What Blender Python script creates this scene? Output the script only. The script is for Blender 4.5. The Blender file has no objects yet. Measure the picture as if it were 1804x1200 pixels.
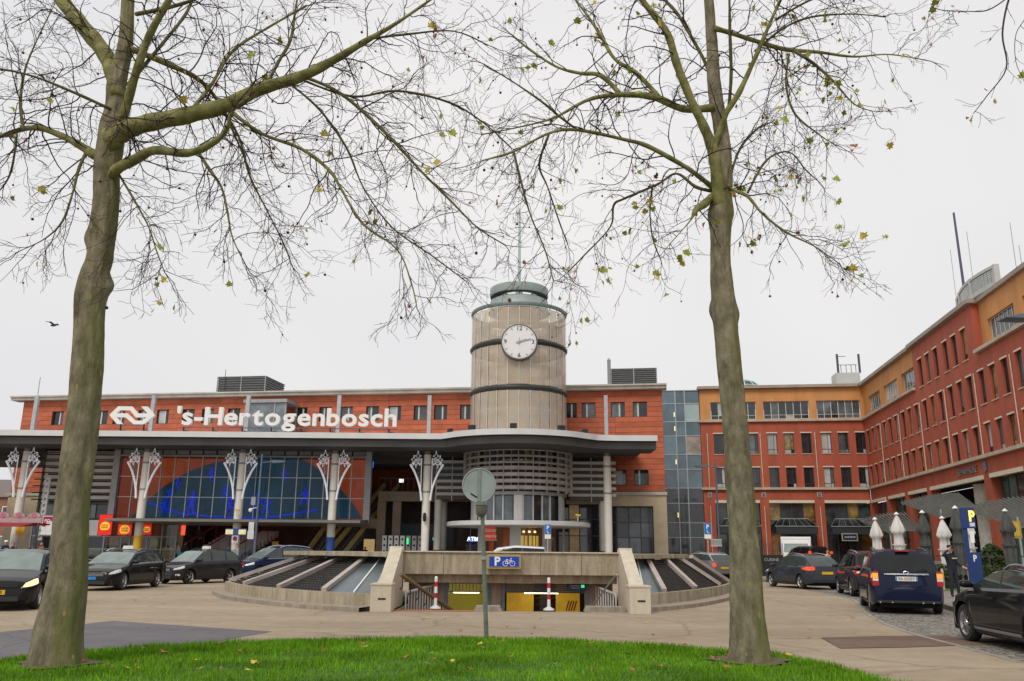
import bpy, math, random
from mathutils import Vector, Matrix
sc = bpy.context.scene
COL = sc.collection
R = math.radians
random.seed(7)

# ---------------------------------------------------------------- camera
CAM_H, PITCH, ROLL, FPX = 1.55, R(14.07), R(0.5), 1480.0
cam = bpy.data.cameras.new('camera')
cam.sensor_width = 36.0
cam.lens = FPX / 1804 * 36.0
cam.clip_start, cam.clip_end = 0.1, 2000
camo = bpy.data.objects.new('camera', cam)
CROT = Matrix.Rotation(math.pi / 2 + PITCH, 3, 'X') @ Matrix.Rotation(ROLL, 3, 'Z')
camo.matrix_world = Matrix.Translation((0, 0, CAM_H)) @ CROT.to_4x4()
COL.objects.link(camo)
sc.camera = camo

# ---------------------------------------------------------------- overcast sky and soft sun
SUN_EL, SUN_AZ = R(48), R(205)      # azimuth measured clockwise from +Y
w = bpy.data.worlds.new('World'); sc.world = w; w.use_nodes = True
nt = w.node_tree; nt.nodes.clear()
out = nt.nodes.new('ShaderNodeOutputWorld'); bg = nt.nodes.new('ShaderNodeBackground')
sky = nt.nodes.new('ShaderNodeTexSky'); sky.sky_type = 'NISHITA'; sky.sun_disc = False
sky.sun_elevation = SUN_EL; sky.sun_rotation = SUN_AZ; sky.dust_density = 6; sky.air_density = 1.5
mx = nt.nodes.new('ShaderNodeMix'); mx.data_type = 'RGBA'; mx.inputs[0].default_value = 0.95
tc = nt.nodes.new('ShaderNodeTexCoord'); ns = nt.nodes.new('ShaderNodeTexNoise')
ns.inputs['Scale'].default_value = 1.6; ns.inputs['Detail'].default_value = 4; ns.inputs['Roughness'].default_value = 0.45
rp = nt.nodes.new('ShaderNodeValToRGB')
rp.color_ramp.elements[0].position = 0.3; rp.color_ramp.elements[0].color = (6.75, 6.75, 7.05, 1)
rp.color_ramp.elements[1].position = 0.72; rp.color_ramp.elements[1].color = (8.25, 8.05, 7.95, 1)
nt.links.new(tc.outputs['Generated'], ns.inputs['Vector']); nt.links.new(ns.outputs['Fac'], rp.inputs['Fac'])
nt.links.new(sky.outputs[0], mx.inputs[6]); nt.links.new(rp.outputs[0], mx.inputs[7])
nt.links.new(mx.outputs[2], bg.inputs[0]); bg.inputs[1].default_value = 0.1
nt.links.new(bg.outputs[0], out.inputs[0])
sl = bpy.data.lights.new('sun', 'SUN'); sl.energy = 1.5; sl.angle = R(25); sl.color = (1.0, 0.95, 0.87)
so = bpy.data.objects.new('sun', sl)
sd = Vector((math.sin(SUN_AZ) * math.cos(SUN_EL), math.cos(SUN_AZ) * math.cos(SUN_EL), math.sin(SUN_EL)))
so.rotation_euler = sd.to_track_quat('Z', 'Y').to_euler(); so.location = sd * 60
COL.objects.link(so)
vs = sc.view_settings; vs.view_transform = 'Standard'; vs.look = 'None'; vs.exposure = 0.16; vs.gamma = 1; vs.use_curve_mapping = False

# ---------------------------------------------------------------- survey helpers: sight lines from the camera station to planes of the place
CP = Vector((0, 0, CAM_H))
def ray(u, v): return CROT @ Vector(((u - 902) / FPX, (600 - v) / FPX, -1.0))
def P(u, v, Y):
    d = ray(u, v); return CP + d * (Y / d.y)
def G(u, v, z=0.0):
    d = ray(u, v); return CP + d * ((z - CAM_H) / d.z)
def PL(u, v, p0, ang):
    d = ray(u, v); n = Vector((-math.sin(ang), math.cos(ang), 0)); return CP + d * (n.dot(p0 - CP) / n.dot(d))

# ---------------------------------------------------------------- materials
MATS = {}
def M(name, col, rough=0.6, metal=0.0, var=0.12, scale=4.0, bump=0.0, bscale=None, emit=None, estr=0.0, spec=0.5, col2=None, coords='Object', stretch=None, coat=0.0, rnd=0.0):
    if name in MATS: return MATS[name]
    m = bpy.data.materials.new(name); m.use_nodes = True
    n = m.node_tree.nodes; l = m.node_tree.links; b = n['Principled BSDF']
    b.inputs['Roughness'].default_value = rough; b.inputs['Metallic'].default_value = metal
    b.inputs['Specular IOR Level'].default_value = spec
    if coat: b.inputs['Coat Weight'].default_value = coat; b.inputs['Coat Roughness'].default_value = 0.03; b.inputs['Coat IOR'].default_value = 1.35
    t = n.new('ShaderNodeTexCoord'); src = t.outputs[coords]
    if stretch:
        mp = n.new('ShaderNodeMapping'); mp.inputs['Scale'].default_value = stretch; l.new(src, mp.inputs['Vector']); src = mp.outputs[0]
    if rnd:                                      # each object of this material gets its own stretch of the pattern
        oi = n.new('ShaderNodeObjectInfo'); mu_ = n.new('ShaderNodeMath'); mu_.operation = 'MULTIPLY'; mu_.inputs[1].default_value = 40; l.new(oi.outputs['Random'], mu_.inputs[0])
        va = n.new('ShaderNodeVectorMath'); va.operation = 'ADD'; l.new(src, va.inputs[0]); l.new(mu_.outputs[0], va.inputs[1]); src = va.outputs[0]
    c1 = tuple(x * (1 - var) for x in col) if col2 is None else col
    c2 = tuple(min(1, x * (1 + var)) for x in col) if col2 is None else col2
    no = n.new('ShaderNodeTexNoise'); no.inputs['Scale'].default_value = scale; no.inputs['Detail'].default_value = 6; no.inputs['Roughness'].default_value = 0.6
    l.new(src, no.inputs['Vector'])
    r = n.new('ShaderNodeValToRGB'); r.color_ramp.elements[0].position = 0.35; r.color_ramp.elements[1].position = 0.65
    r.color_ramp.elements[0].color = (*c1, 1); r.color_ramp.elements[1].color = (*c2, 1)
    l.new(no.outputs['Fac'], r.inputs['Fac']); l.new(r.outputs[0], b.inputs['Base Color'])
    if rnd:
        mr_ = n.new('ShaderNodeMapRange'); mr_.inputs[3].default_value = 1-rnd; mr_.inputs[4].default_value = 1+rnd; l.new(oi.outputs['Random'], mr_.inputs[0])
        hs_ = n.new('ShaderNodeHueSaturation'); l.new(mr_.outputs[0], hs_.inputs['Value']); l.new(r.outputs[0], hs_.inputs['Color']); l.new(hs_.outputs[0], b.inputs['Base Color'])
    if bump:
        bn = n.new('ShaderNodeTexNoise'); bn.inputs['Scale'].default_value = bscale or scale * 6; bn.inputs['Detail'].default_value = 4
        l.new(src, bn.inputs['Vector']); bp = n.new('ShaderNodeBump'); bp.inputs['Strength'].default_value = bump; bp.inputs['Distance'].default_value = 0.02
        l.new(bn.outputs['Fac'], bp.inputs['Height']); l.new(bp.outputs[0], b.inputs['Normal'])
    if emit: b.inputs['Emission Color'].default_value = (*emit, 1); b.inputs['Emission Strength'].default_value = estr
    MATS[name] = m; return m
def glass_mat(name, tint, opac, rough=0.03, ior=1.5):
    """thin window glass: see-through film with mirror reflections growing towards grazing angles"""
    if name in MATS: return MATS[name]
    m = bpy.data.materials.new(name); m.use_nodes = True; n = m.node_tree.nodes; l = m.node_tree.links
    n.remove(n['Principled BSDF'])
    tr = n.new('ShaderNodeBsdfTransparent'); tr.inputs[0].default_value = (*tint, 1)
    gl = n.new('ShaderNodeBsdfGlossy'); gl.inputs['Roughness'].default_value = rough; gl.inputs['Color'].default_value = (.95, .97, 1, 1)
    df = n.new('ShaderNodeBsdfDiffuse'); df.inputs[0].default_value = (.05, .06, .065, 1)
    fr = n.new('ShaderNodeFresnel'); fr.inputs[0].default_value = ior
    m1 = n.new('ShaderNodeMixShader'); m1.inputs[0].default_value = opac; m2 = n.new('ShaderNodeMixShader')
    l.new(tr.outputs[0], m1.inputs[1]); l.new(df.outputs[0], m1.inputs[2])
    l.new(fr.outputs[0], m2.inputs[0]); l.new(m1.outputs[0], m2.inputs[1]); l.new(gl.outputs[0], m2.inputs[2])
    l.new(m2.outputs[0], n['Material Output'].inputs[0]); MATS[name] = m; return m

# ---------------------------------------------------------------- mesh builder
class MB:
    def __init__(s): s.v = []; s.f = []; s.m = []; s.c = 0
    def add(s, vs, fs):
        o = len(s.v); s.v += [tuple(x) for x in vs]
        for f in fs: s.f.append(tuple(i + o for i in f)); s.m.append(s.c)
        return s
    def box(s, x0, x1, y0, y1, z0, z1):
        return s.add([(x0,y0,z0),(x1,y0,z0),(x1,y1,z0),(x0,y1,z0),(x0,y0,z1),(x1,y0,z1),(x1,y1,z1),(x0,y1,z1)],
                     [(0,3,2,1),(4,5,6,7),(0,1,5,4),(1,2,6,5),(2,3,7,6),(3,0,4,7)])
    def bar(s, a, b, w, h=None, up=Vector((0,0,1))):
        a = Vector(a); b = Vector(b); h = h or w; d = (b - a).normalized()
        if abs(d.dot(up)) > .98: up = Vector((0,1,0))
        x = d.cross(up).normalized() * w / 2; y = x.cross(d).normalized() * h / 2
        return s.add([a-x-y,a+x-y,a+x+y,a-x+y,b-x-y,b+x-y,b+x+y,b-x+y],[(0,3,2,1),(4,5,6,7),(0,1,5,4),(1,2,6,5),(2,3,7,6),(3,0,4,7)])
    def prism(s, poly, a0, a1, axis='z'):
        n = len(poly)
        mp = {'z': lambda p, a: (p[0], p[1], a), 'y': lambda p, a: (p[0], a, p[1]), 'x': lambda p, a: (a, p[0], p[1])}[axis]
        s.add([mp(p, a0) for p in poly] + [mp(p, a1) for p in poly],
              [tuple(range(n)), tuple(range(2*n-1, n-1, -1))] + [(i, i+n, (i+1) % n + n, (i+1) % n) for i in range(n)]); return s
    def tube(s, pts, rad, n=6, cap=True):
        pts = [Vector(p) for p in pts]; k = len(pts)
        if not isinstance(rad, (list, tuple)): rad = [rad] * k
        o = len(s.v); t0 = (pts[1] - pts[0]).normalized()
        nrm = t0.orthogonal().normalized()
        for i in range(k):
            t = (pts[min(i+1, k-1)] - pts[max(i-1, 0)]).normalized()
            nrm = (nrm - t * nrm.dot(t))
            nrm = nrm.normalized() if nrm.length > 1e-6 else t.orthogonal().normalized()
            b = t.cross(nrm)
            for j in range(n):
                a = 2 * math.pi * j / n; s.v.append(tuple(pts[i] + (nrm * math.cos(a) + b * math.sin(a)) * rad[i]))
        for i in range(k - 1):
            for j in range(n):
                s.f.append((o+i*n+j, o+i*n+(j+1)%n, o+(i+1)*n+(j+1)%n, o+(i+1)*n+j)); s.m.append(s.c)
        if cap:
            s.f.append(tuple(o+j for j in range(n-1, -1, -1))); s.m.append(s.c)
            s.f.append(tuple(o+(k-1)*n+j for j in range(n))); s.m.append(s.c)
        return s
    def cyl(s, a, b, r, n=12, r2=None): return s.tube([a, b], [r, r if r2 is None else r2], n)
    def lathe(s, prof, n=32, c=(0,0), a0=0.0, a1=2*math.pi):
        o = len(s.v); k = len(prof); full = abs(a1 - a0 - 2*math.pi) < 1e-6; m = n if full else n + 1
        for j in range(m):
            a = a0 + (a1 - a0) * j / n
            for r, z in prof: s.v.append((c[0] + r*math.sin(a), c[1] - r*math.cos(a), z))
        for j in range(n):
            j2 = (j + 1) % m
            for i in range(k - 1): s.f.append((o+j*k+i, o+j2*k+i, o+j2*k+i+1, o+j*k+i+1)); s.m.append(s.c)
        return s
    def wall(s, x0, x1, z0, z1, holes, y=0.0, depth=0.25):
        """front sheet at y with rectangular holes (hx0,hx1,hz0,hz1) and their reveals going back by depth"""
        xs = sorted({x0, x1} | {min(max(h[k], x0), x1) for h in holes for k in (0, 1)})
        zs = sorted({z0, z1} | {min(max(h[k], z0), z1) for h in holes for k in (2, 3)})
        for i in range(len(xs) - 1):
            for j in range(len(zs) - 1):
                cx, cz = (xs[i]+xs[i+1])/2, (zs[j]+zs[j+1])/2
                if any(h[0] < cx < h[1] and h[2] < cz < h[3] for h in holes): continue
                s.add([(xs[i],y,zs[j]),(xs[i+1],y,zs[j]),(xs[i+1],y,zs[j+1]),(xs[i],y,zs[j+1])], [(0,1,2,3)])
        for a, b, c, d in holes:
            e = y + depth
            s.add([(a,y,c),(b,y,c),(b,y,d),(a,y,d),(a,e,c),(b,e,c),(b,e,d),(a,e,d)], [(0,4,5,1),(2,6,7,3),(0,3,7,4),(1,5,6,2)])
        return s
    def mesh(s, name, mats):
        me = bpy.data.meshes.new(name); me.from_pydata(s.v, [], s.f)
        for m in (mats if isinstance(mats, (list, tuple)) else [mats]): me.materials.append(m)
        if any(s.m): me.polygons.foreach_set('material_index', s.m)
        return me
    def build(s, name, mats, parent=None, smooth=None, loc=None, rz=None):
        me = s.mesh(name, mats)
        if smooth is not None: smoothen(me, smooth)
        return link(name, me, parent, loc, rz)
def smoothen(me, ang):
    me.polygons.foreach_set('use_smooth', [True] * len(me.polygons))
    if ang < 179: me.set_sharp_from_angle(angle=R(ang))
    me.update()
def link(name, me, parent=None, loc=None, rz=None):
    o = bpy.data.objects.new(name, me); COL.objects.link(o)
    if parent: o.parent = parent
    if loc is not None: o.location = loc
    if rz is not None: o.rotation_euler = (0, 0, rz)
    return o
def tag(o, label=None, cat=None, group=None, kind=None):
    if label: o['label'] = label
    if cat: o['category'] = cat
    if group: o['group'] = group
    if kind: o['kind'] = kind
    return o
def thing(name, label, cat, loc=(0,0,0), rz=0.0, group=None):
    o = bpy.data.objects.new(name, None); COL.objects.link(o); o.empty_display_size = .1
    o.location = loc; o.rotation_euler = (0, 0, rz); return tag(o, label, cat, group)
def copy_tree(o, parent=None):
    c = o.copy(); COL.objects.link(c); c.parent = parent
    for ch in list(o.children): copy_tree(ch, c)
    return c
def text_mesh(body, size, ext=0.02, off=0.0, align='CENTER', res=3):
    cu = bpy.data.curves.new('lettering', 'FONT'); cu.body = body; cu.size = size; cu.extrude = ext; cu.offset = off
    cu.align_x = align; cu.align_y = 'CENTER'; cu.resolution_u = res
    o = bpy.data.objects.new('lettering', cu); COL.objects.link(o)
    dg = bpy.context.evaluated_depsgraph_get()
    me = bpy.data.meshes.new_from_object(o.evaluated_get(dg)); bpy.data.objects.remove(o); bpy.data.curves.remove(cu)
    for v in me.vertices:                        # stand the letters up: local x right, z up, facing -y
        x, y, z = v.co; v.co = (x, -z, y)
    return me
def text(name, body, size, mat, parent, loc, ext=0.01, off=0.0, rz=0.0, align='CENTER'):
    me = text_mesh(body, size, ext, off, align); me.materials.clear(); me.materials.append(mat)
    return link(name, me, parent, loc, rz)
def spline(pts, n):
    """Catmull-Rom through pts (any tuples), n samples per span"""
    out = []; k = len(pts)
    for i in range(k - 1):
        p0, p1, p2, p3 = pts[max(i-1,0)], pts[i], pts[i+1], pts[min(i+2,k-1)]
        for j in range(n):
            t = j / n
            out.append(tuple(.5*(2*b+(c-a)*t+(2*a-5*b+4*c-d)*t*t+(3*b-a-3*c+d)*t**3) for a,b,c,d in zip(p0,p1,p2,p3)))
    out.append(tuple(pts[-1])); return out
ANG = -R(8.5)
UX = Vector((math.cos(ANG), math.sin(ANG), 0)); UY = Vector((-math.sin(ANG), math.cos(ANG), 0))

# common materials
STEEL = M('galvanised_steel', (.42,.44,.45), .45, .6, .1, 3)
LGREY = M('light_grey_paint', (.58,.59,.59), .5, 0, .07, 2)
MGREY = M('mid_grey_metal', (.30,.31,.32), .5, .3, .1, 2)
DGREY = M('dark_grey_metal', (.07,.072,.075), .5, .2, .15, 3)
BLACK = M('black_rubber', (.018,.018,.019), .75, 0, .2, 8)
WHITE = M('white_paint', (.8,.8,.78), .45, 0, .05, 2)
CHROME = M('chrome', (.75,.76,.78), .12, 1.0, .04, 3)
# ================================================================ ground
def asphalt_mat(name, c1, c2, speck=.5):
    m = bpy.data.materials.new(name); m.use_nodes = True; n = m.node_tree.nodes; l = m.node_tree.links; b = n['Principled BSDF']
    b.inputs['Roughness'].default_value = .78; b.inputs['Specular IOR Level'].default_value = .3
    t = n.new('ShaderNodeTexCoord')
    a = n.new('ShaderNodeTexNoise'); a.inputs['Scale'].default_value = .22; a.inputs['Detail'].default_value = 8; a.inputs['Roughness'].default_value = .62
    mp = n.new('ShaderNodeMapping'); mp.inputs['Scale'].default_value = (.6, 2.2, 1); mp.inputs['Rotation'].default_value = (0, 0, .12)
    l.new(t.outputs['Object'], mp.inputs[0]); l.new(mp.outputs[0], a.inputs['Vector'])
    g = n.new('ShaderNodeTexNoise'); g.inputs['Scale'].default_value = 70; g.inputs['Detail'].default_value = 3; l.new(t.outputs['Object'], g.inputs['Vector'])
    r = n.new('ShaderNodeValToRGB'); r.color_ramp.elements[0].position = .32; r.color_ramp.elements[1].position = .68
    r.color_ramp.elements[0].color = (*c1, 1); r.color_ramp.elements[1].color = (*c2, 1); l.new(a.outputs['Fac'], r.inputs['Fac'])
    r2 = n.new('ShaderNodeValToRGB'); r2.color_ramp.elements[0].position = .36; r2.color_ramp.elements[1].position = .66
    r2.color_ramp.elements[0].color = (1-speck,)*3 + (1,); r2.color_ramp.elements[1].color = (1.12,)*3 + (1,); l.new(g.outputs['Fac'], r2.inputs['Fac'])
    x = n.new('ShaderNodeMix'); x.data_type = 'RGBA'; x.blend_type = 'MULTIPLY'; x.inputs[0].default_value = 1
    l.new(r.outputs[0], x.inputs[6]); l.new(r2.outputs[0], x.inputs[7]); l.new(x.outputs[2], b.inputs['Base Color'])
    # hairline cracks and a second scale of mottling
    dn = n.new('ShaderNodeTexNoise'); dn.inputs['Scale'].default_value = 1.1; dn.inputs['Detail'].default_value = 6; l.new(t.outputs['Object'], dn.inputs['Vector'])
    vm = n.new('ShaderNodeMix'); vm.data_type = 'VECTOR'; vm.inputs[0].default_value = .35; l.new(t.outputs['Object'], vm.inputs[4]); l.new(dn.outputs['Color'], vm.inputs[5])
    ck = n.new('ShaderNodeTexVoronoi'); ck.feature = 'DISTANCE_TO_EDGE'; ck.inputs['Scale'].default_value = .33; l.new(vm.outputs[1], ck.inputs['Vector'])
    cr = n.new('ShaderNodeValToRGB'); cr.color_ramp.elements[0].position = .0; cr.color_ramp.elements[1].position = .012; cr.color_ramp.elements[0].color = (.72,.70,.68,1); l.new(ck.outputs['Distance'], cr.inputs['Fac'])
    md = n.new('ShaderNodeTexNoise'); md.inputs['Scale'].default_value = 2.4; md.inputs['Detail'].default_value = 9; md.inputs['Roughness'].default_value = .72; l.new(t.outputs['Object'], md.inputs['Vector'])
    mr = n.new('ShaderNodeValToRGB'); mr.color_ramp.elements[0].position = .3; mr.color_ramp.elements[1].position = .7; mr.color_ramp.elements[0].color = (.80,.79,.78,1); mr.color_ramp.elements[1].color = (1.08,1.08,1.07,1); l.new(md.outputs['Fac'], mr.inputs['Fac'])
    y1 = n.new('ShaderNodeMix'); y1.data_type = 'RGBA'; y1.blend_type = 'MULTIPLY'; y1.inputs[0].default_value = 1; l.new(x.outputs[2], y1.inputs[6]); l.new(cr.outputs[0], y1.inputs[7])
    y2 = n.new('ShaderNodeMix'); y2.data_type = 'RGBA'; y2.blend_type = 'MULTIPLY'; y2.inputs[0].default_value = 1; l.new(y1.outputs[2], y2.inputs[6]); l.new(mr.outputs[0], y2.inputs[7]); l.new(y2.outputs[2], b.inputs['Base Color'])
    bp = n.new('ShaderNodeBump'); bp.inputs['Strength'].default_value = .45; bp.inputs['Distance'].default_value = .01
    l.new(g.outputs['Fac'], bp.inputs['Height']); l.new(bp.outputs[0], b.inputs['Normal'])
    return m
TAN = asphalt_mat('pale_tan_asphalt', (.385,.30,.205), (.50,.405,.29), .42)
DARKASP = asphalt_mat('dark_asphalt_patch', (.15,.14,.15), (.20,.185,.19), .35)
REDASP = asphalt_mat('red_brown_paving', (.17,.105,.075), (.22,.145,.105), .35)
PAVE = asphalt_mat('grey_paving', (.27,.25,.22), (.34,.31,.27), .3)
def cobble_mat():
    m = bpy.data.materials.new('grey_cobbles'); m.use_nodes = True; n = m.node_tree.nodes; l = m.node_tree.links; b = n['Principled BSDF']
    b.inputs['Roughness'].default_value = .7
    t = n.new('ShaderNodeTexCoord'); v = n.new('ShaderNodeTexVoronoi'); v.inputs['Scale'].default_value = 7.5; l.new(t.outputs['Object'], v.inputs['Vector'])
    e = n.new('ShaderNodeTexVoronoi'); e.feature = 'DISTANCE_TO_EDGE'; e.inputs['Scale'].default_value = 7.5; l.new(t.outputs['Object'], e.inputs['Vector'])
    hs = n.new('ShaderNodeValToRGB'); hs.color_ramp.elements[0].color = (.2,.18,.155,1); hs.color_ramp.elements[1].color = (.36,.32,.27,1)
    sp = n.new('ShaderNodeSeparateColor'); l.new(v.outputs['Color'], sp.inputs[0]); l.new(sp.outputs[0], hs.inputs['Fac'])
    r = n.new('ShaderNodeValToRGB'); r.color_ramp.elements[0].position = .02; r.color_ramp.elements[1].position = .12
    r.color_ramp.elements[0].color = (.3,.3,.3,1); l.new(e.outputs['Distance'], r.inputs['Fac'])
    x = n.new('ShaderNodeMix'); x.data_type = 'RGBA'; x.blend_type = 'MULTIPLY'; x.inputs[0].default_value = 1
    l.new(hs.outputs[0], x.inputs[6]); l.new(r.outputs[0], x.inputs[7]); l.new(x.outputs[2], b.inputs['Base Color'])
    bp = n.new('ShaderNodeBump'); bp.inputs['Strength'].default_value = .8; bp.inputs['Distance'].default_value = .03
    l.new(r.outputs[0], bp.inputs['Height']); l.new(bp.outputs[0], b.inputs['Normal']); return m
COBBLE = cobble_mat()
KERB = M('kerb_concrete', (.2,.185,.165), .8, 0, .25, 3, .3)
HX0, HX1, HY0, HY1 = -3.05, 3.1, 23.35, 31.0          # the ramp opening
g = MB()
gx = [-260, -60, -20, HX0, HX1, 20, 60, 260]; gy = [-60, 0, 10, HY0, HY1, 60, 120, 300]
for i in range(7):
    for j in range(7):
        if i == 3 and j == 3: continue
        g.add([(gx[i],gy[j],0),(gx[i+1],gy[j],0),(gx[i+1],gy[j+1],0),(gx[i],gy[j+1],0)], [(0,1,2,3)])
tag(g.build('road', TAN), kind='structure')
def sheet(name, pts, z, mat, kind='structure'):
    b = MB(); b.add([(p[0], p[1], z) for p in pts], [tuple(range(len(pts)))]); return tag(b.build(name, mat), kind=kind)
def gp(*uv): return [G(u, v) for u, v in uv]
def ccw(pts):
    a = sum(pts[i][0]*pts[(i+1)%len(pts)][1]-pts[(i+1)%len(pts)][0]*pts[i][1] for i in range(len(pts)))
    return pts if a > 0 else pts[::-1]
sheet('asphalt_patch', ccw([G(*p) for p in [(-60,1120),(60,1108),(200,1094),(270,1099),(480,1113),(330,1140),(150,1152),(0,1172),(-90,1172)]]), .004, DARKASP)
sheet('brick_paving', ccw([G(*p) for p in [(1446,1124),(1560,1121),(1668,1120),(1745,1136),(1600,1141),(1480,1143)]]), .008, REDASP)
# kerb line of the pavement on the right
KL = [Vector((8.6,11.0,0)), Vector((10.0,16.0,0)), Vector((11.2,20.0,0)), Vector((12.45,24.7,0)), Vector((13.9,29.5,0)), Vector((15.2,34.0,0)), Vector((15.9,39.0,0)), Vector((15.6,43.5,0)), Vector((14.4,47.6,0)), Vector((13.4,51.5,0)), Vector((13.2,60,0))]
ks = [Vector(p) for p in spline([tuple(p) for p in KL], 5)]
b = MB(); k = MB()
for p, q in zip(ks, ks[1:]):
    b.add([(p.x+.15,p.y,.13),(70,p.y,.13),(70,q.y,.13),(q.x+.15,q.y,.13)], [(0,1,2,3)])
    k.add([(p.x,p.y,0),(q.x,q.y,0),(q.x,q.y,.135),(p.x,p.y,.135),(q.x+.16,q.y,.137),(p.x+.16,p.y,.137)], [(1,0,3,2),(2,3,5,4)])
pv = tag(b.build('pavement', PAVE), kind='structure'); tag(k.build('kerb', KERB), kind='structure')
left = [G(*p) for p in [(1395,1035),(1440,1043),(1500,1055),(1517,1068),(1532,1082),(1565,1100),(1620,1119),(1700,1140),(1804,1168)]]
b = MB(); L2 = [Vector(p) for p in spline([tuple(p) for p in left], 6)]
def kx(y):
    for p, q in zip(ks, ks[1:]):
        if p.y <= y <= q.y: return p.x + (q.x-p.x)*(y-p.y)/(q.y-p.y)
    return ks[0].x
for p, q in zip(L2, L2[1:]):
    b.add([(p.x,p.y,.005),(max(kx(p.y),p.x+.05),p.y,.005),(max(kx(q.y),q.x+.05),q.y,.005),(q.x,q.y,.005)], [(0,3,2,1)])
tag(b.build('cobbled_road', COBBLE), kind='structure')
b = MB()
for p, q in zip(L2[5:], L2[6:]): b.bar((p.x-.05,p.y,.006), (q.x-.05,q.y,.006), .1, .012)
tag(b.build('edging_kerb', M('edging_stone', (.3,.27,.23), .8, 0, .2, 5)), kind='structure')
# station forecourt pavement on the far side of the taxi lane
b = MB(); b.box(-80, 12.6, 51.2, 110, -.1, .13); tag(b.build('forecourt_pavement', PAVE), kind='structure')
# ---------------------------------------------------------------- lawn with grass blades
edge = [(-120,1182),(0,1170),(155,1152),(300,1143),(450,1134),(640,1129),(860,1128),(1000,1131),(1130,1138),(1250,1147),(1362,1156),(1430,1168),(1500,1184),(1555,1204)]
EP = [G(*p) for p in edge]; ES = [Vector(p) for p in spline([tuple(p) for p in EP], 5)]
loop = ES + [Vector((5.6,9.6,0)), Vector((6.3,6.5,0)), Vector((5.2,2.5,0)), Vector((0,.4,0)), Vector((-6,2.0,0)), Vector((-9.2,6,0)), Vector((-9.3,9.5,0))]
GRASSB = M('grass_soil', (.04,.11,.014), .9, 0, .4, 5)
cx, cy = -1.2, 8.5
lw = MB(); N = len(loop); rings = [0, .35, .7, .93, 1.0]
def lz(f): return .02 + .03 * (1 - f**3)
for f in rings:
    for p in loop: lw.v.append((cx+(p.x-cx)*f, cy+(p.y-cy)*f, lz(f) if f < 1 else .0))
for i in range(4):
    for j in range(N): lw.f.append((i*N+j, (i+1)*N+j, (i+1)*N+(j+1)%N, i*N+(j+1)%N)); lw.m.append(0)
tag(lw.build('lawn', GRASSB), kind='structure')
def inloop(x, y):
    c = False
    for i in range(N):
        a, b2 = loop[i], loop[i-1]
        if (a.y > y) != (b2.y > y) and x < (b2.x-a.x)*(y-a.y)/(b2.y-a.y)+a.x: c = not c
    return c
def fr(x, y):
    """how far out from the lawn's middle, 1 at the edge (rough)"""
    lo, hi = 0.0, 1.0
    dx, dy = x-cx, y-cy
    for s in (1.02,1.05,1.1,1.2,1.4,2.0):
        if not inloop(cx+dx*s, cy+dy*s): return 1/s
    return .4
rg = random.Random(3)
SOIL = [(G(100,1176).x, G(100,1176).y, .55), (G(1322,1170).x, G(1322,1170).y, .62)]
SOILM = M('bare_soil', (.13,.10,.055), .95, 0, .4, 9, .6)
for sx_, sy_, sr_ in SOIL:
    sheet('soil', [(sx_+sr_*.92*(1+.18*math.sin(3*a_)+.1*math.sin(7*a_))*math.cos(a_), sy_+sr_*.92*(1+.15*math.cos(4*a_))*math.sin(a_)) for a_ in [k_*math.pi/16 for k_ in range(32)]], .056, SOILM)
bl = MB(); cells = {}
for i in range(170000):
    x = rg.uniform(-9.4, 6.4); y = rg.uniform(9.2, 16.4)
    key = (int(x*4), int(y*4))
    if key not in cells: cells[key] = (inloop(int(x*4)/4, int(y*4)/4), inloop((int(x*4)+1)/4, (int(y*4)+1)/4), rg.random())
    c = cells[key]
    if not (c[0] or c[1]): continue
    if c[0] != c[1] and not inloop(x, y): continue
    if any(math.hypot(x-tx_, y-ty_) < tr_*rg.uniform(.75,1.25) for tx_, ty_, tr_ in SOIL): continue
    if rg.random() < .55*max(0, math.sin(x*1.9+1.3)*math.sin(y*2.7+x*.8)-.35): continue
    h = rg.uniform(.025, .065) * (1 + .35*math.sin(x*2.3+y*1.7)*math.sin(y*3.1-x)); a = rg.uniform(0, 6.28); wd = rg.uniform(.006, .011)
    z = .05
    dx, dy = math.cos(a)*wd, math.sin(a)*wd; tx, ty = rg.gauss(0,.03), rg.gauss(0,.03)
    bl.c = rg.choice((0,0,0,1,1,2))
    bl.add([(x-dx,y-dy,z-.05),(x+dx,y+dy,z-.05),(x+tx,y+ty,z+h)], [(0,1,2)])
GM = [M('grass_blade_mid', (.115,.275,.012), .9, 0, .35, .7, spec=.05), M('grass_blade_light', (.19,.36,.022), .9, 0, .35, .7, spec=.05), M('grass_blade_dark', (.065,.165,.008), .9, 0, .35, .7, spec=.05)]
gb = bl.build('grass', GM); tag(gb, 'short bright green grass covering the lawn island', 'grass', kind='stuff')
# ================================================================ station: terracotta office block behind the canopy
TERRA = [M('terracotta_tile_%d' % i, c, .7, 0, .16, 1.1, .15, 12, rnd=.10) for i, c in enumerate([(.45,.112,.050), (.47,.119,.053), (.43,.105,.047)])]
TERJ = M('terracotta_joint', (.15,.04,.02), .9, 0, .15, 2)
CREAM = M('cream_stone', (.55,.45,.31), .75, 0, .1, 1.2, .1)
CORN = M('weathered_cornice', (.47,.44,.38), .75, 0, .14, 1.0, .1)
PANE_D = M('window_pane_dark', (.018,.022,.026), .04, 0, .4, .8, .06, .7, spec=.8, rnd=.5)
PANE_M = M('window_pane_grey', (.10,.12,.13), .05, 0, .4, .9, .06, .7, spec=.8, rnd=.4)  # pale grey-blue reflection put into the pane colour
PANE_L = M('window_pane_blind', (.42,.44,.42), .12, 0, .2, .6, .05, .7, spec=.8, rnd=.2)
PANE_W = M('window_pane_warm', (.30,.22,.10), .08, 0, .6, 1.4, .05, .7, spec=.8, rnd=.35)  # light of a warm lit room put into the pane colour
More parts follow.
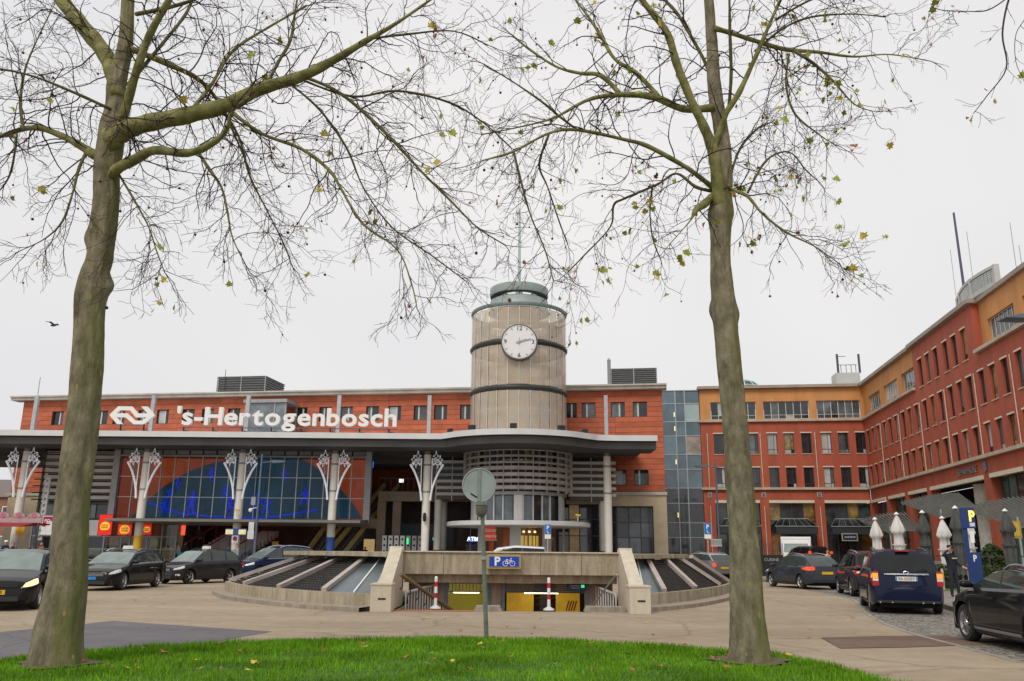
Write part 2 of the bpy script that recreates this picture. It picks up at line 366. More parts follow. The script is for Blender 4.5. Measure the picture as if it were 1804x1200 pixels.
FRAME_D = M('dark_window_frame', (.045,.05,.052), .45, .2, .1, 3)
FRAME_L = M('pale_window_frame', (.55,.56,.55), .5, 0, .06, 3)
SP0 = P(1170, 800, 64)
st = thing('station_building', 'long terracotta station office block with pale cornice behind the canopy', 'station', (SP0.x, SP0.y, 0), ANG)
def sl(u, v):
    p = PL(u, v, SP0, ANG) - SP0; return p.dot(UX), PL(u, v, SP0, ANG).z
wx = [sl(u, 730)[0] for u in (102,180,210,254,287,332,366,412,449,490,530,573,610,656,695,740,776,822)] + [-9.4, -7.9, -5.2-.45, -3.4-.02, -1.72]
wx[18] = sl(867,725)[0]; wx[19] = sl(955,725)[0]; wx[20] = sl(1037,722)[0]; wx.append(sl(1004,722)[0])
holes = [(x-.53, x+.53, 11.68, 12.85) for x in sorted(wx)]
low = [(-3.92,-2.88,6.46,7.62), (-2.29,-1.22,6.46,7.62), (-6.2,-5.15,6.46,7.62)]
b = MB(); b.wall(-54.5, 0, 5.9, 13.78, holes + low, .035, .28)
b.add([(0,.035,0),(0,14,0),(0,14,13.78),(0,.035,13.78)], [(0,1,2,3)]); b.add([(-54.5,.035,0),(-54.5,14,0),(-54.5,14,13.78),(-54.5,.035,13.78)], [(0,3,2,1)])
b.add([(-54.5,.035,13.78),(0,.035,13.78),(0,14,13.78),(-54.5,14,13.78)], [(0,1,2,3)])
b.build('wall', TERJ, st)
# terracotta tiles as single pieces, course by course, cut round the windows
rt = random.Random(11); TH, TW = .37, 3.7
tiles = {}
def tile_run(x0, x1, z0, z1):
    """lay one rectangle of tile"""
    key = (round(x1-x0, 2), round(z1-z0, 2), rt.randrange(3))
    if key not in tiles:
        t = MB(); wdt, hh = x1-x0-.016, z1-z0-.022
        t.box(0, wdt, 0, .03, 0, hh); tiles[key] = t.mesh('tile', TERRA[key[2]])
    link('tile', tiles[key], st, (x0+.008, rt.uniform(-.004,.004), z0+.011))
def courses(X0, X1, Z0, Z1, hs):
    z = Z0; r = 0
    while z < Z1 - .05:
        z2 = min(z + TH, Z1); x = X0 - (TW/2 if r % 2 else 0)
        cut = sorted((h[0], h[1]) for h in hs if h[2] < z2 - .02 and h[3] > z + .02)
        solid = []; a = X0
        for h0, h1 in cut:
            if h0 > a: solid.append((a, h0))
            a = max(a, h1)
        if a < X1: solid.append((a, X1))
        for s0, s1 in solid:
            n = max(1, round((s1 - s0) / TW)); 
            for q in range(n): tile_run(s0+(s1-s0)*q/n, s0+(s1-s0)*(q+1)/n, z, z2)
        z = z2; r += 1
zt = [9.35+.47*i for i in range(10)]
holes_al = [(h[0], h[1], 11.68, 12.85) for h in holes]
def band(z0, z1, hs, X0=-54.5, X1=0):
    global TH
    n = max(1, round((z1-z0)/.39)); TH = (z1-z0)/n; courses(X0, X1, z0, z1, hs)
band(9.3, 11.68, []); band(11.68, 12.85, holes_al); band(12.85, 13.76, [])
band(6.0, 6.46, [], -7, 0); band(6.46, 7.62, low, -7, 0); band(7.62, 9.3, [], -7, 0); band(6.0, 9.3, [], -54.5, -47.5)
def station_window(h, i):
    a, c, z0, z1 = h; o = MB(); t = .05; y = .2
    o.box(a,a+t,y,y+.08,z0,z1); o.box(c-t,c,y,y+.08,z0,z1); o.box(a+t,c-t,y,y+.08,z1-t,z1); o.box(a+t,c-t,y,y+.08,z0,z0+t)
    wn = o.build('window', FRAME_D, st)
    s = .36 if i % 2 else .62; xm = a + (c-a)*s
    o = MB(); o.box(a+t, xm-.06, y+.03, y+.05, z0+t, z1-t); o.build('pane', [PANE_D,PANE_M,PANE_D,PANE_L,PANE_M][i*7 % 5], wn)
    o = MB(); o.box(xm+.06, c-t, y+.03, y+.05, z0+t, z1-t); o.build('pane', [PANE_M,PANE_D,PANE_D][i % 3], wn)
    o = MB(); o.box(xm-.06, xm+.06, y-.03, y+.06, z0+t, z1-t); o.build('mullion', FRAME_L, wn)
for i, h in enumerate(holes + low): station_window(h, i)
b = MB(); b.prism([(-.62,13.78),(-.62,14.0),(-.78,14.02),(-.78,14.14),(.5,14.14),(.5,13.78)], -55.3, .35, 'x'); b.build('cornice', CORN, st)
b = MB(); b.box(-4.6, .12, -.16, .3, 5.72, 5.96); b.box(-54.8, -47.6, -.16, .3, 5.72, 5.96); b.build('stone_band', CORN, st)
b = MB(); b.box(-4.6, .06, -.04, .3, 4.9, 5.715); b.box(-.95, .06, -.05, .6, 0, 4.895); b.build('stone_pier', CREAM, st)
b = MB(); b.box(-54.6, -47.6, -.04, .3, 4.35, 5.715); b.box(-54.6, -51.5, -.04, .3, 0, 4.345); b.box(-49, -47.6, -.04, .3, 0, 4.345); b.build('stone_wall', CREAM, st)
b = MB(); b.box(-51.5, -49, .25, .3, 0, 4.345); b.build('shutter', DGREY, st)
# shopfront glazing low on the right end
b = MB(); 
for x in (-4.5,-3.7,-2.8,-1.9,-1.0): b.box(x-.04, x+.04, .4, .5, 0.1, 4.85)
for z in (1.2, 2.6, 3.7): b.box(-4.45, -1.0, .41, .49, z-.03, z+.03)
sf = b.build('shopfront', DGREY, st)
for i in range(4):
    for j, (z0, z1) in enumerate(((.13,1.17),(1.23,2.57),(2.63,3.67),(3.73,4.82))):
        o = MB(); x = (-4.46,-3.66,-2.76,-1.86)[i]; x1 = (-3.74,-2.84,-1.94,-1.04)[i]; o.box(x, x1, .44, .46, z0, z1); o.build('pane', [PANE_M, PANE_D, PANE_D, PANE_M, PANE_D][(i*3+j*2) % 5], sf)
b = MB(); b.box(-4.6, 0, .9, 1.0, 0, 5); b.build('back_wall', M('dim_interior', (.10,.085,.07), .8, 0, .4, .9), st)
# rooftop plant boxes with louvres
LOUV = M('louvre_grey', (.13,.135,.14), .5, .4, .1, 2)
def louvre_box(x0, x1, y0, y1, z0, z1, n, label):
    o = bpy.data.objects.new('plant_box', None); COL.objects.link(o); o.parent = st
    c = MB(); c.box(x0+.06, x1-.06, y0+.06, y1-.06, z0, z1-.03); c.build('casing', DGREY, o)
    for i in range(n):
        z = z0 + (z1-z0)*(i+.3)/n; s = MB(); s.box(x0, x1, y0, y1, z, z+(z1-z0)*.45/n); s.build('slat', LOUV, o)
    c = MB()
    for x in (x0, (x0+x1)/2, x1): c.box(x-.04, x+.04, y0-.03, y0+.02, z0, z1+.04)
    c.box(x0-.03, x1+.03, y0-.02, y1+.02, z1, z1+.05); c.build('frame', MGREY, o)
louvre_box(-37.3, -33.0, 1.0, 5.0, 14.1, 15.75, 8, '')
louvre_box(-3.9, -.35, .6, 4.0, 14.1, 15.6, 9, '')
b = MB(); b.cyl((-4.05,.6,13.9), (-4.05,.6,16.3), .14, 10); b.cyl((-4.05,.6,16.3), (-4.05,.6,16.5), .17, 10, .05); b.build('chimney', MGREY, st)
b = MB()
for x, h in ((-36.6,.5),(-54,0.2)): b.cyl((x,.9,14.1), (x,.9,15.9+h), .025, 5)
b.build('antenna', DGREY, st)
# glass lift box seen behind the name sign
b = MB()
lx0, lx1 = sl(456,730)[0], sl(524,730)[0]
for x in (lx0, lx1-.9, lx1):
    for y in (-2.4, -.25): b.box(x-.06, x+.06, y-.06, y+.06, 9.3, 13.0)
b.box(lx0-.15, lx1+.15, -2.6, -.2, 12.85, 13.12)
lb = thing('lift_housing', 'small grey glazed lift housing on the canopy roof behind the name sign', 'lift housing', (SP0.x, SP0.y, 0), ANG)
b.build('frame', MGREY, lb)
for a, c in ((lx0+.08, lx1-.98), (lx1-.82, lx1-.08)):
    o = MB(); o.box(a, c, -2.42, -2.39, 9.4, 12.8); o.build('pane', PANE_M, lb)

# ================================================================ canopy on columns
FY, CZ = 55.0, 9.0                     # front edge plane and top of fascia
FASC = M('canopy_fascia', (.60,.61,.61), .5, 0, .06, .8)
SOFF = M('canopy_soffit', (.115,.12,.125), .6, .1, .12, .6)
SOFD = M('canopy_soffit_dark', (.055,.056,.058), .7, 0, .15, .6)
TCX, TCY = .5, 60.0
cn = thing('station_canopy', 'wide flat grey canopy bulging round the clock tower', 'canopy', (0, 0, 0))
def bulge(off=0.0):
    """front edge line in plan, left to right, off = set back"""
    pts = [(-60, FY+off), (-5.2, FY+off)]
    rb = 6.2 - off; cyb = 58.5
    s = []
    for i in range(25):
        a = R(-58 + 116*i/24); s.append((TCX + rb*math.sin(a), cyb - rb*math.cos(a)))
    pts += [(-4.95, FY+off-.02)] if False else []
    pts += [p for p in s if p[1] < FY+off-.05]
    pts += [(6.2, FY+off), (9.6, FY+off)]
    return pts
bp_ = bulge()
# soften the two inner corners with a spline
def smoothline(pts):
    core = [pts[0], (-12, pts[1][1]), pts[1]] + pts[2:-2:3] + [pts[-2], pts[-1]]
    return [core[0]] + [tuple(p) for p in spline(core[1:], 6)]
def canopy_slab(off, z0, z1, backs, name, mat):
    ln = smoothline(bulge(off)); o = MB(); n = len(ln)
    o.v = [(x, y, z0) for x, y in ln] + [(x, y, z1) for x, y in ln] + [(x, backs(x), z0) for x, y in ln] + [(x, backs(x), z1) for x, y in ln]
    for i in range(n-1):
        o.f += [(i, i+1, n+i+1, n+i), (n+i, n+i+1, 3*n+i+1, 3*n+i), (i, 2*n+i, 2*n+i+1, i+1)]; o.m += [0, 0, 1]  # underside faces take the dark material, shade put into the colour
    o.f += [(n-1, 2*n+n-1, 3*n+n-1, 2*n-1), (0, n, 3*n, 2*n)]; o.m += [0, 0]
    return o.build(name, [mat, SOFD], cn)
def wally(x): return SP0.y + (x - SP0.x) * math.tan(ANG) - .05
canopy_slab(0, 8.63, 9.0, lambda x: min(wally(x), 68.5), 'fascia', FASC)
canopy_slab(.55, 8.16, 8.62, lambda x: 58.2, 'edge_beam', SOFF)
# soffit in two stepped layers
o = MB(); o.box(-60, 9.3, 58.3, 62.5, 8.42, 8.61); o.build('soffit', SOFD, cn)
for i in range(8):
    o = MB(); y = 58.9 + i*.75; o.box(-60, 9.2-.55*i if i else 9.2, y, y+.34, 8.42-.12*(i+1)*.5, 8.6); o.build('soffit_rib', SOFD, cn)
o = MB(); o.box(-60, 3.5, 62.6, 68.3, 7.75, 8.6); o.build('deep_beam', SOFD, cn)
for u in (65, 271, 438, 598, 757, 1067):
    p = P(u, 705, 59.6); o = MB(); h = P(u, 697, 59.6).z; o.box(p.x-.13, p.x+.13, 59.5, 59.76, 9.0, h); o.build('mast', STEEL, cn)
# columns
COLM = M('column_offwhite', (.76,.73,.66), .55, 0, .06, 1.2)
COLX = [(-33.26,8.2), (-24.99,8.2), (-18.42,8.2), (-12.07,8.2), (-5.73,8.2), (6.6,8.2)]
bands = {1: ('yellow_band', M('yellow_paint', (.75,.45,.03), .5)), 3: ('blue_band', M('blue_band_paint', (.03,.09,.35), .5))}
desc = ['leftmost tall round canopy column beside the market stall', 'tall round canopy column with a yellow band near its foot', 'tall round canopy column behind the blue taxi stand board', 'tall round canopy column with a blue band by the escalator', 'tall round canopy column just left of the clock tower', 'tall round canopy column right of the clock tower']
def column(i, x, y, ztop, label, r=.27):
    c = thing('canopy_column', label, 'column', (x, y, 0), 0, 'columns carrying the canopy')
    o = MB(); o.lathe([(r*.92,.1),(r*.96,1.0),(r*1.02,3.2),(r*1.02,5.0),(r*.95,7.4),(r*.9,ztop-.28)], 20); o.build('shaft', COLM, c, 60)
    for z in (5.35, 7.15):
        o = MB(); o.lathe([(r*1.05,z),(r*1.12,z+.03),(r*1.12,z+.09),(r*1.05,z+.12)], 20); o.build('ring', MGREY, c, 40)
    o = MB()
    for k in range(3): o.lathe([(.15,ztop-.30+k*.11),(r*.8,ztop-.28+k*.11),(r*.8,ztop-.22+k*.11),(.15,ztop-.2+k*.11)], 20)
    o.lathe([(.2,ztop-.02),(.42,ztop+.02),(.42,ztop+.1),(.2,ztop+.12)], 20); o.build('head', MGREY, c, 40)
    o = MB(); o.lathe([(r*.98,.1),(r*1.0,.1),(r*1.0,1.5),(r*.98,1.5)], 20); o.build('base_sleeve', M('sleeve_grey', (.40,.39,.36), .6), c, 40)
    if i in bands:
        o = MB(); o.lathe([(r*1.02,1.1),(r*1.05,1.1),(r*1.05,2.35),(r*1.02,2.35)], 20); o.build(bands[i][0], bands[i][1], c, 40)
    return c
for i, (x, z) in enumerate(COLX): column(i, x, 58.0, z, desc[i])
# second row inside the hall
for n, (u, Y, lab) in enumerate(((757+14, 62, 'second column, standing behind the one left of the tower'), (803-22, 65, 'slim column deep in the hall left of the tower'), (1062, 62, 'second column standing close behind the right canopy column'), (1048, 66, 'slim column deep in the hall right of the tower'))):
    p = P(u, 930, Y); c = thing('hall_column', lab, 'column', (p.x, Y, 0), 0, 'columns inside the hall')
    o = MB(); o.lathe([(.27,1.6),(.27,7.7)], 18); o.build('shaft', COLM, c, 60)
    o = MB(); o.lathe([(.28,.1),(.28,1.6),(.2,1.6)], 18); o.build('base_sleeve', DGREY, c, 60)
# Christmas ornaments on the columns
ORN = M('ornament_white', (.82,.82,.84), .4, 0, .03, 3, emit=(.9,.92,1), estr=.15)
def star(o, cx, cz, s, y):
    pts = []
    for k in range(8):
        a = math.pi/2 + k*math.pi/4; r = s*(1.0 if k % 4 == 0 else .62 if k % 2 == 0 else .26); pts.append((cx+r*math.cos(a), y, cz+r*math.sin(a)))
    for k in range(8): o.bar(pts[k], pts[(k+1) % 8], .028, .028)
def ornament(x, label):
    c = thing('christmas_ornament', label, 'ornament', (x, 57.62, 5.05), 0, 'ornaments fixed to the columns')
    for sgn in (-1, 1):
        o = MB(); pts = spline([(sgn*.30,0,-.25), (sgn*.38,0,.4), (sgn*.58,0,1.1), (sgn*.84,0,1.7), (sgn*1.13,0,2.18)], 4)
        o.tube(pts, .075, 6); o.build('curved_arm', ORN, c, 60)
        o = MB(); o.tube([(sgn*.36,0,.4),(sgn*.36,0,2.6)], .03, 5); o.bar((sgn*.36,0,2.2),(sgn*1.05,0,2.2), .03); o.build('upright', ORN, c)
        o = MB()
        for k in range(5): o.bar((sgn*.38,.01,.7+.3*k),(sgn*(.42+.12*k),.01,.7+.3*k), .012)
        for k in range(4): o.bar((sgn*(.45+.1*k),.01,.8+.3*k),(sgn*(.45+.1*k),.01,2.2), .012)
        o.build('light_net', MGREY, c)
        for dx, dz, s in ((.62,2.85,.36), (.90,2.6,.30), (.48,2.45,.26), (.74,2.35,.30), (.98,2.25,.2)):
            o = MB(); star(o, sgn*dx, dz-.1, s, 0); o.build('star', ORN, c)
for (x, z), lab in zip(COLX[:5], ['white star Christmas ornament on the leftmost column', 'white star Christmas ornament at the left end of the coloured glass wall', 'white star Christmas ornament near the middle of the coloured glass wall', 'white star Christmas ornament at the right end of the coloured glass wall', 'white star Christmas ornament on the column left of the tower']): ornament(x, lab)

# ================================================================ clock tower
tw = thing('clock_tower', 'round clock tower clad in translucent tan panels with a mast', 'clock tower', (TCX, TCY, 0))
TR = 3.45
def panel_mat():
    m = bpy.data.materials.new('translucent_tan_panel'); m.use_nodes = True; n = m.node_tree.nodes; l = m.node_tree.links; b = n['Principled BSDF']
    t = n.new('ShaderNodeTexCoord'); oi = n.new('ShaderNodeObjectInfo')
    mp = n.new('ShaderNodeMapping'); mp.inputs['Scale'].default_value = (.9, .9, .55); mp.inputs['Rotation'].default_value = (.5, .4, 0); l.new(t.outputs['Object'], mp.inputs[0])
    ad = n.new('ShaderNodeVectorMath'); ad.operation = 'ADD'; l.new(mp.outputs[0], ad.inputs[0])
    sc_ = n.new('ShaderNodeMath'); sc_.operation = 'MULTIPLY'; sc_.inputs[1].default_value = 9; l.new(oi.outputs['Random'], sc_.inputs[0]); l.new(sc_.outputs[0], ad.inputs[1])
    no = n.new('ShaderNodeTexNoise'); no.inputs['Scale'].default_value = 1.0; no.inputs['Detail'].default_value = 3; l.new(ad.outputs[0], no.inputs['Vector'])
    r = n.new('ShaderNodeValToRGB'); e = r.color_ramp.elements
    e[0].position = .32; e[0].color = (.52,.45,.37,1); e[1].position = .70; e[1].color = (.66,.53,.37,1)
    x = e.new(.5); x.color = (.60,.53,.445,1); x = e.new(.60); x.color = (.53,.52,.50,1)  # these ramp stops put an iridescent sheen into the panel colour
    l.new(no.outputs['Fac'], r.inputs['Fac']); l.new(r.outputs[0], b.inputs['Base Color'])
    b.inputs['Roughness'].default_value = .25
    tr = n.new('ShaderNodeBsdfTransparent'); tr.inputs[0].default_value = (1,.95,.87,1)
    ms = n.new('ShaderNodeMixShader'); ms.inputs[0].default_value = .5
    l.new(b.outputs[0], ms.inputs[1]); l.new(tr.outputs[0], ms.inputs[2]); l.new(ms.outputs[0], n['Material Output'].inputs[0]); return m
TPAN = panel_mat()
SEAM = M('panel_seam_strip', (.62,.54,.42), .4, .3, .05, 3)
TDARK = M('tower_dark_ring', (.035,.04,.036), .5, .3, .1, 3)
TGREEN = M('verdigris_paint', (.31,.37,.36), .5, .1, .08, 1.5)
tiers = [(9.0, 12.26), (12.69, 15.5), (15.94, 18.2)]
NP = 28; da = 2*math.pi/NP
for ti, (z0, z1) in enumerate(tiers):
    me = MB(); me.lathe([(TR,z0),(TR,z1),(TR-.04,z1),(TR-.04,z0)], 3, (0,0), .012, da-.012); pm = me.mesh('panel', TPAN); smoothen(pm, 40)
    se = MB(); se.lathe([(TR-.02,z0),(TR+.045,z0),(TR+.045,z1),(TR-.02,z1)], 1, (0,0), -.009, .009); sm = se.mesh('seam_strip', SEAM)
    for i in range(NP):
        link('panel', pm, tw, (0,0,0), i*da); link('seam_strip', sm, tw, (0,0,0), i*da)
for z0, z1 in ((12.3,12.64), (15.55,15.89)):
    o = MB(); o.lathe([(TR-.2,z0),(TR+.02,z0),(TR+.12,z0+.12),(TR+.12,z1-.12),(TR+.02,z1),(TR-.2,z1)], 64); o.build('ring', TDARK, tw, 40)
o = MB(); o.lathe([(TR-.1,18.33),(TR+.06,18.33),(TR+.1,18.45),(TR+.06,18.56),(TR-.1,18.56),(TR-.1,18.33)], 64); o.build('top_rail', M('rail_dark_green', (.15,.19,.18), .5, .1), tw, 40)
o = MB()
for i in range(NP): a = i*da; o.bar((math.sin(a)*(TR-.02),-math.cos(a)*(TR-.02),18.15), (math.sin(a)*(TR-.02),-math.cos(a)*(TR-.02),18.36), .05)
o.build('rail_post', TGREEN, tw)
# inside: stair core, floors and bracing seen through the panels
o = MB(); o.lathe([(.8,9.0),(.8,17.0)], 20); o.build('core', M('tower_core', (.62,.55,.45), .7, 0, .2, .8), tw, 60)
o = MB()
for z in (11.0, 12.4, 14.1, 15.65, 17.2): o.lathe([(2.2,z),(TR-.3,z),(TR-.3,z+.15),(2.2,z+.15),(2.2,z)], 40)
o.build('floor_ring', M('tower_floor', (.75,.72,.66), .6, 0, .1, 1), tw)
o = MB()
for i in range(0, NP, 2):
    a = i*da; c = (i+2)*da; 
    for z0, z1 in ((12.8,15.4),(16.0,18.2)): o.bar((math.sin(a)*3.0,-math.cos(a)*3.0,z0), (math.sin(c)*3.0,-math.cos(c)*3.0,z1), .06)
o.build('bracing', WHITE, tw)
# cap
o = MB(); o.lathe([(0,18.6),(2.3,18.6),(2.14,18.9),(2.14,19.5),(1.9,19.62),(0,19.65)], 48); o.build('cap_drum', TGREEN, tw, 40)
o = MB(); o.lathe([(1.45,19.95),(2.14,19.85),(2.17,19.9),(2.17,20.45),(2.1,20.5),(1.4,20.5),(1.4,19.95)], 48)
ring = o.build('cap_ring', TGREEN, tw, 40)
o = MB(); o.lathe([(1.43,19.90),(2.12,19.80),(2.13,19.86),(1.43,19.96)], 48); o.build('shadow_gap', TDARK, ring, 40)
o = MB()
for i in range(8): a = i*math.pi/4; o.bar((math.sin(a)*.25,-math.cos(a)*.25,19.6), (math.sin(a)*1.75,-math.cos(a)*1.75,20.0), .07)
o.cyl((0,0,19.6), (0,0,20.3), .28, 12); o.build('cap_strut', TGREEN, tw)
o = MB(); o.tube([(0,0,20.2),(0,0,23),(0,0,27.0)], [.13,.11,.07], 12); o.build('mast', M('mast_pale_green', (.38,.46,.44), .45, .3, .05, 2), tw, 60)
# clock on the front of the drum
CK = Vector((0, -TR-.42, 15.53)); CR = 1.19
ck = MB(); ck.prism([(CR*1.06*math.cos(a*math.pi/24), CR*1.06*math.sin(a*math.pi/24)) for a in range(48)], 0, .5, 'y'); clock = ck.build('clock', M('clock_case', (.10,.10,.10), .4, .4, .05), tw, 40, loc=CK)
o = MB(); o.prism([(CR*.985*math.cos(a*math.pi/24), CR*.985*math.sin(a*math.pi/24)) for a in range(48)], -.012, .0, 'y'); o.build('face', M('clock_face', (.74,.74,.75), .35, 0, .02, 2), clock)
CKD = M('clock_black', (.03,.03,.035), .5)
o = MB()
for k in range(60):
    a = k*math.pi/30; big = k % 5 == 0
    if k % 15 == 0: continue
    r0, r1 = (CR*.80, CR*.95) if big else (CR*.90, CR*.95)
    o.bar((r0*math.sin(a),-.02,r0*math.cos(a)), (r1*math.sin(a),-.02,r1*math.cos(a)), .04 if big else .018, .012, Vector((0,1,0)))
o.build('tick', CKD, clock)
for s, a in (('12',0),('3',90),('6',180),('9',270)):
    text('numeral', s, .42, CKD, clock, (.80*CR*math.sin(R(a)), -.02, .80*CR*math.cos(R(a))-.0), .006, .006)
HANDM = M('clock_hand', (.36,.36,.37), .4, .2, .05)
def hand(ang, L, wd, y):
    a = R(ang); d = Vector((math.sin(a),0,math.cos(a))); o = MB(); o.bar(-d*.22+Vector((0,y,0)), d*L+Vector((0,y,0)), wd, .015, Vector((0,1,0))); return o.build('hand', HANDM, clock)
hand(76, .86, .09, -.05); hand(71, .52, .13, -.035); hand(2, .3, .04, -.06)
o = MB(); o.cyl((0,-.09,0),(0,-.01,0), .09, 16); o.build('hub', HANDM, clock)
# floodlights round the tower foot
for i, a in enumerate((-62,-36,-4,32,58)):
    f = thing('floodlight', ['leftmost','second','middle','fourth','rightmost'][i] + ' of five small black floodlights along the canopy edge under the tower', 'floodlight', (TCX+5.2*math.sin(R(a)), 58.5-5.2*math.cos(R(a)), 9.0), R(a), 'floodlights under the tower')
    o = MB(); o.box(-.22,.22,-.12,.12,.16,.46); o.build('housing', BLACK, f); o = MB(); o.box(-.16,.16,-.03,.03,0,.17); o.build('bracket', DGREY, f)
# louvred drum, glazed drum and round awning under the canopy
LW = M('louvre_weathered', (.42,.39,.36), .55, .2, .12, 1.5)
o = MB(); o.lathe([(3.0,5.4),(3.0,8.3)], 48); dr = o.build('inner_wall', M('drum_inner', (.10,.10,.11), .4, .1, .3, 1.0), tw, 60)
PB = [M('drum_glass_blue', (.04,.13,.20), .06, 0, .4, 1, spec=.8), PANE_M, PANE_D, M('drum_glass_lit', (.45,.36,.12), .2, 0, .3, 1)]
for i in range(24):
    a0, a1 = R(-90+7.5*i)+.02, R(-90+7.5*(i+1))-.02
    for z0, z1, k in ((6.9,7.35,0),(7.4,7.8,0 if i % 3 else 1),(7.85,8.25,1 if i not in (13,14) else 3)):
        o = MB(); o.lathe([(3.05,z0),(3.05,z1)], 2, (0,0), a0, a1); o.build('pane', PB[k if k != 0 else (0 if (i*5) % 7 < 4 else 2)], dr)
for i, z in enumerate((5.55,5.98,6.41,6.84,7.27,7.70,8.13)):
    hz = .24 if z < 6.9 else .13
    o = MB(); o.lathe([(3.40,z),(3.76,z-.03),(3.82,z+.02),(3.80,z+hz-.02),(3.74,z+hz),(3.40,z+hz),(3.40,z)], 64); o.build('louvre_ring', LW, tw, 30)
pm_ = MB(); pm_.box(-.022,.022,-3.87,-3.74,5.35,8.3); pm_ = pm_.mesh('louvre_post', LW)
bk_ = MB(); bk_.box(-.02,.02,-3.74,-3.3,5.5,8.25); bk_ = bk_.mesh('louvre_fin', MGREY)
for i in range(24): link('louvre_post', pm_, tw, (0,0,0), i*R(15)); link('louvre_fin', bk_, tw, (0,0,0), i*R(15)+R(7.5))
o = MB(); o.lathe([(3.3,8.2),(3.35,8.2),(3.35,8.66),(3.3,8.66)], 48); o.build('drum_collar', SOFF, tw, 40)
o = MB(); o.lathe([(2.9,5.2),(3.42,5.2),(3.42,5.42),(2.9,5.42)], 48); o.build('drum_sill', MGREY, tw, 40)
# glazed storey: piers and tall panes
PIER = M('pale_pier', (.55,.55,.54), .5, .1, .06, 1)
for i in range(30):
    a = R(12*i)
    if i % 5 == 0:
        o = MB(); o.lathe([(3.1,3.4),(3.36,3.4),(3.36,5.2),(3.1,5.2)], 3, (0,0), a-R(5), a+R(5)); o.build('pier', PIER, tw, 40)
    if i % 5 == 0: continue
    o = MB(); o.lathe([(3.16,3.45),(3.16,5.15)], 2, (0,0), a-R(5.6), a+R(5.6)); o.build('pane', [PANE_M, PANE_M, PANE_D, PANE_M][i % 4], tw)
    o = MB(); o.box(-.04,.04,-3.27,-3.1,3.4,5.2); o.build('mullion', LGREY, tw, rz=a-R(6))
o = MB(); o.lathe([(0,3.02),(4.9,3.14),(4.95,3.18),(4.95,3.42),(4.85,3.46),(2.9,3.5)], 64); aw = o.build('round_awning', FASC, tw, 30, loc=(0.05,-.6,0))
# ground floor of the tower: shop
o = MB(); o.lathe([(2.7,.1),(2.7,3.1)], 40); o.build('shop_back', M('shop_dim', (.09,.05,.035), .8, 0, .5, 1.2, emit=(.9,.45,.18), estr=.03), tw, 60)  # back wall glows faintly in place of the shop's indoor light
for a in (-48,-3,36,75,-85):
    o = MB(); o.lathe([(2.85,.1),(3.3,.1),(3.3,3.12),(2.85,3.12)], 4, (0,0), R(a-6.5), R(a+6.5)); o.build('pier', PIER, tw, 40)
for a0, a1, mt in ((-41,-32,'o'),(-11,-19,'d'),(4,14,'g'),(14,22,'g'),(22,29,'g'),(43,55,'g'),(55,67,'g')):
    o = MB(); o.lathe([(3.0,.3),(3.0,3.0)], 2, (0,0), R(min(a0,a1)+.4), R(max(a0,a1)-.4))
    o.build('shop_pane', {'o': M('orange_panel', (.42,.09,.03), .4), 'd': M('orange_door', (.45,.10,.04), .4), 'g': glass_mat('shop_glass', (.8,.8,.8), .25)}[mt], tw)
LITY = M('menu_board_yellow', (.7,.5,.05), .5, 0, .3, 3, emit=(1,.7,.12), estr=.45)
for i, a in enumerate((6,11,17,22,27)):
    o = MB(); o.lathe([(2.85,1.85),(2.85,2.55)], 1, (0,0), R(a-1.9), R(a+1.9)); o.build('menu_board', LITY, tw)
LAMP = M('warm_lamp', (1,.75,.35), .5, emit=(1,.62,.22), estr=2.2)
for i, (a, z) in enumerate(((8,2.8),(16,2.8),(24,2.8),(30,1.2),(35,1.0),(46,1.2),(50,.9),(58,1.1))):
    o = MB(); o.lathe([(0,z-.07),(.08,z-.05),(.1,z),(.06,z+.07),(0,z+.08)], 10, (2.8*math.sin(R(a)), -2.8*math.cos(R(a)))); o.build('lamp', LAMP, tw)
# ================================================================ coloured glass wall of the hall with awning
gw = thing('hall_glass_wall', 'glass wall of the station hall over an orange and teal artwork', 'glass wall', (0, 0, 0))
GX0, GX1, GZ0, GZ1, GY = -27.65, -10.3, 3.62, 7.85, 60.0
GLS = glass_mat('hall_glass', (.88,.9,.92), .02, ior=1.22)
ncol, nrow = 18, 3; cw = (GX1-GX0)/ncol; chh = (GZ1-GZ0)/nrow
pn = MB(); pn.box(.03, cw-.03, 0, .012, .03, chh-.03); pnm = pn.mesh('pane', GLS)
for i in range(ncol):
    for j in range(nrow): link('pane', pnm, gw, (GX0+i*cw, GY, GZ0+j*chh))
mu = MB(); mu.box(-.03,.03,-.05,.07,GZ0,GZ1); mum = mu.mesh('mullion', STEEL)
for i in range(1, ncol): link('mullion', mum, gw, (GX0+i*cw, GY, 0))
o = MB()
for j in range(1, nrow): o.box(GX0, GX1, GY-.035, GY+.05, GZ0+j*chh-.025, GZ0+j*chh+.025)
o.build('transom', STEEL, gw)
o = MB(); o.box(GX0-.45, GX0-.02, GY-.25, GY+.3, 3.3, GZ1+.5); o.box(GX1+.02, GX1+.45, GY-.25, GY+.3, 3.3, GZ1+.5); o.box(GX0-.02, GX1+.02, GY-.2, GY+.3, GZ1, GZ1+.12); o.build('frame', MGREY, gw)
o = MB()
for i in range(ncol): o.box(GX0+i*cw+.06, GX0+(i+1)*cw-.06, GY-.05, GY+.1, GZ1+.18, GZ1+.48)
o.build('top_light', M('top_light_glass', (.25,.28,.30), .15, 0, .2, .5), gw)
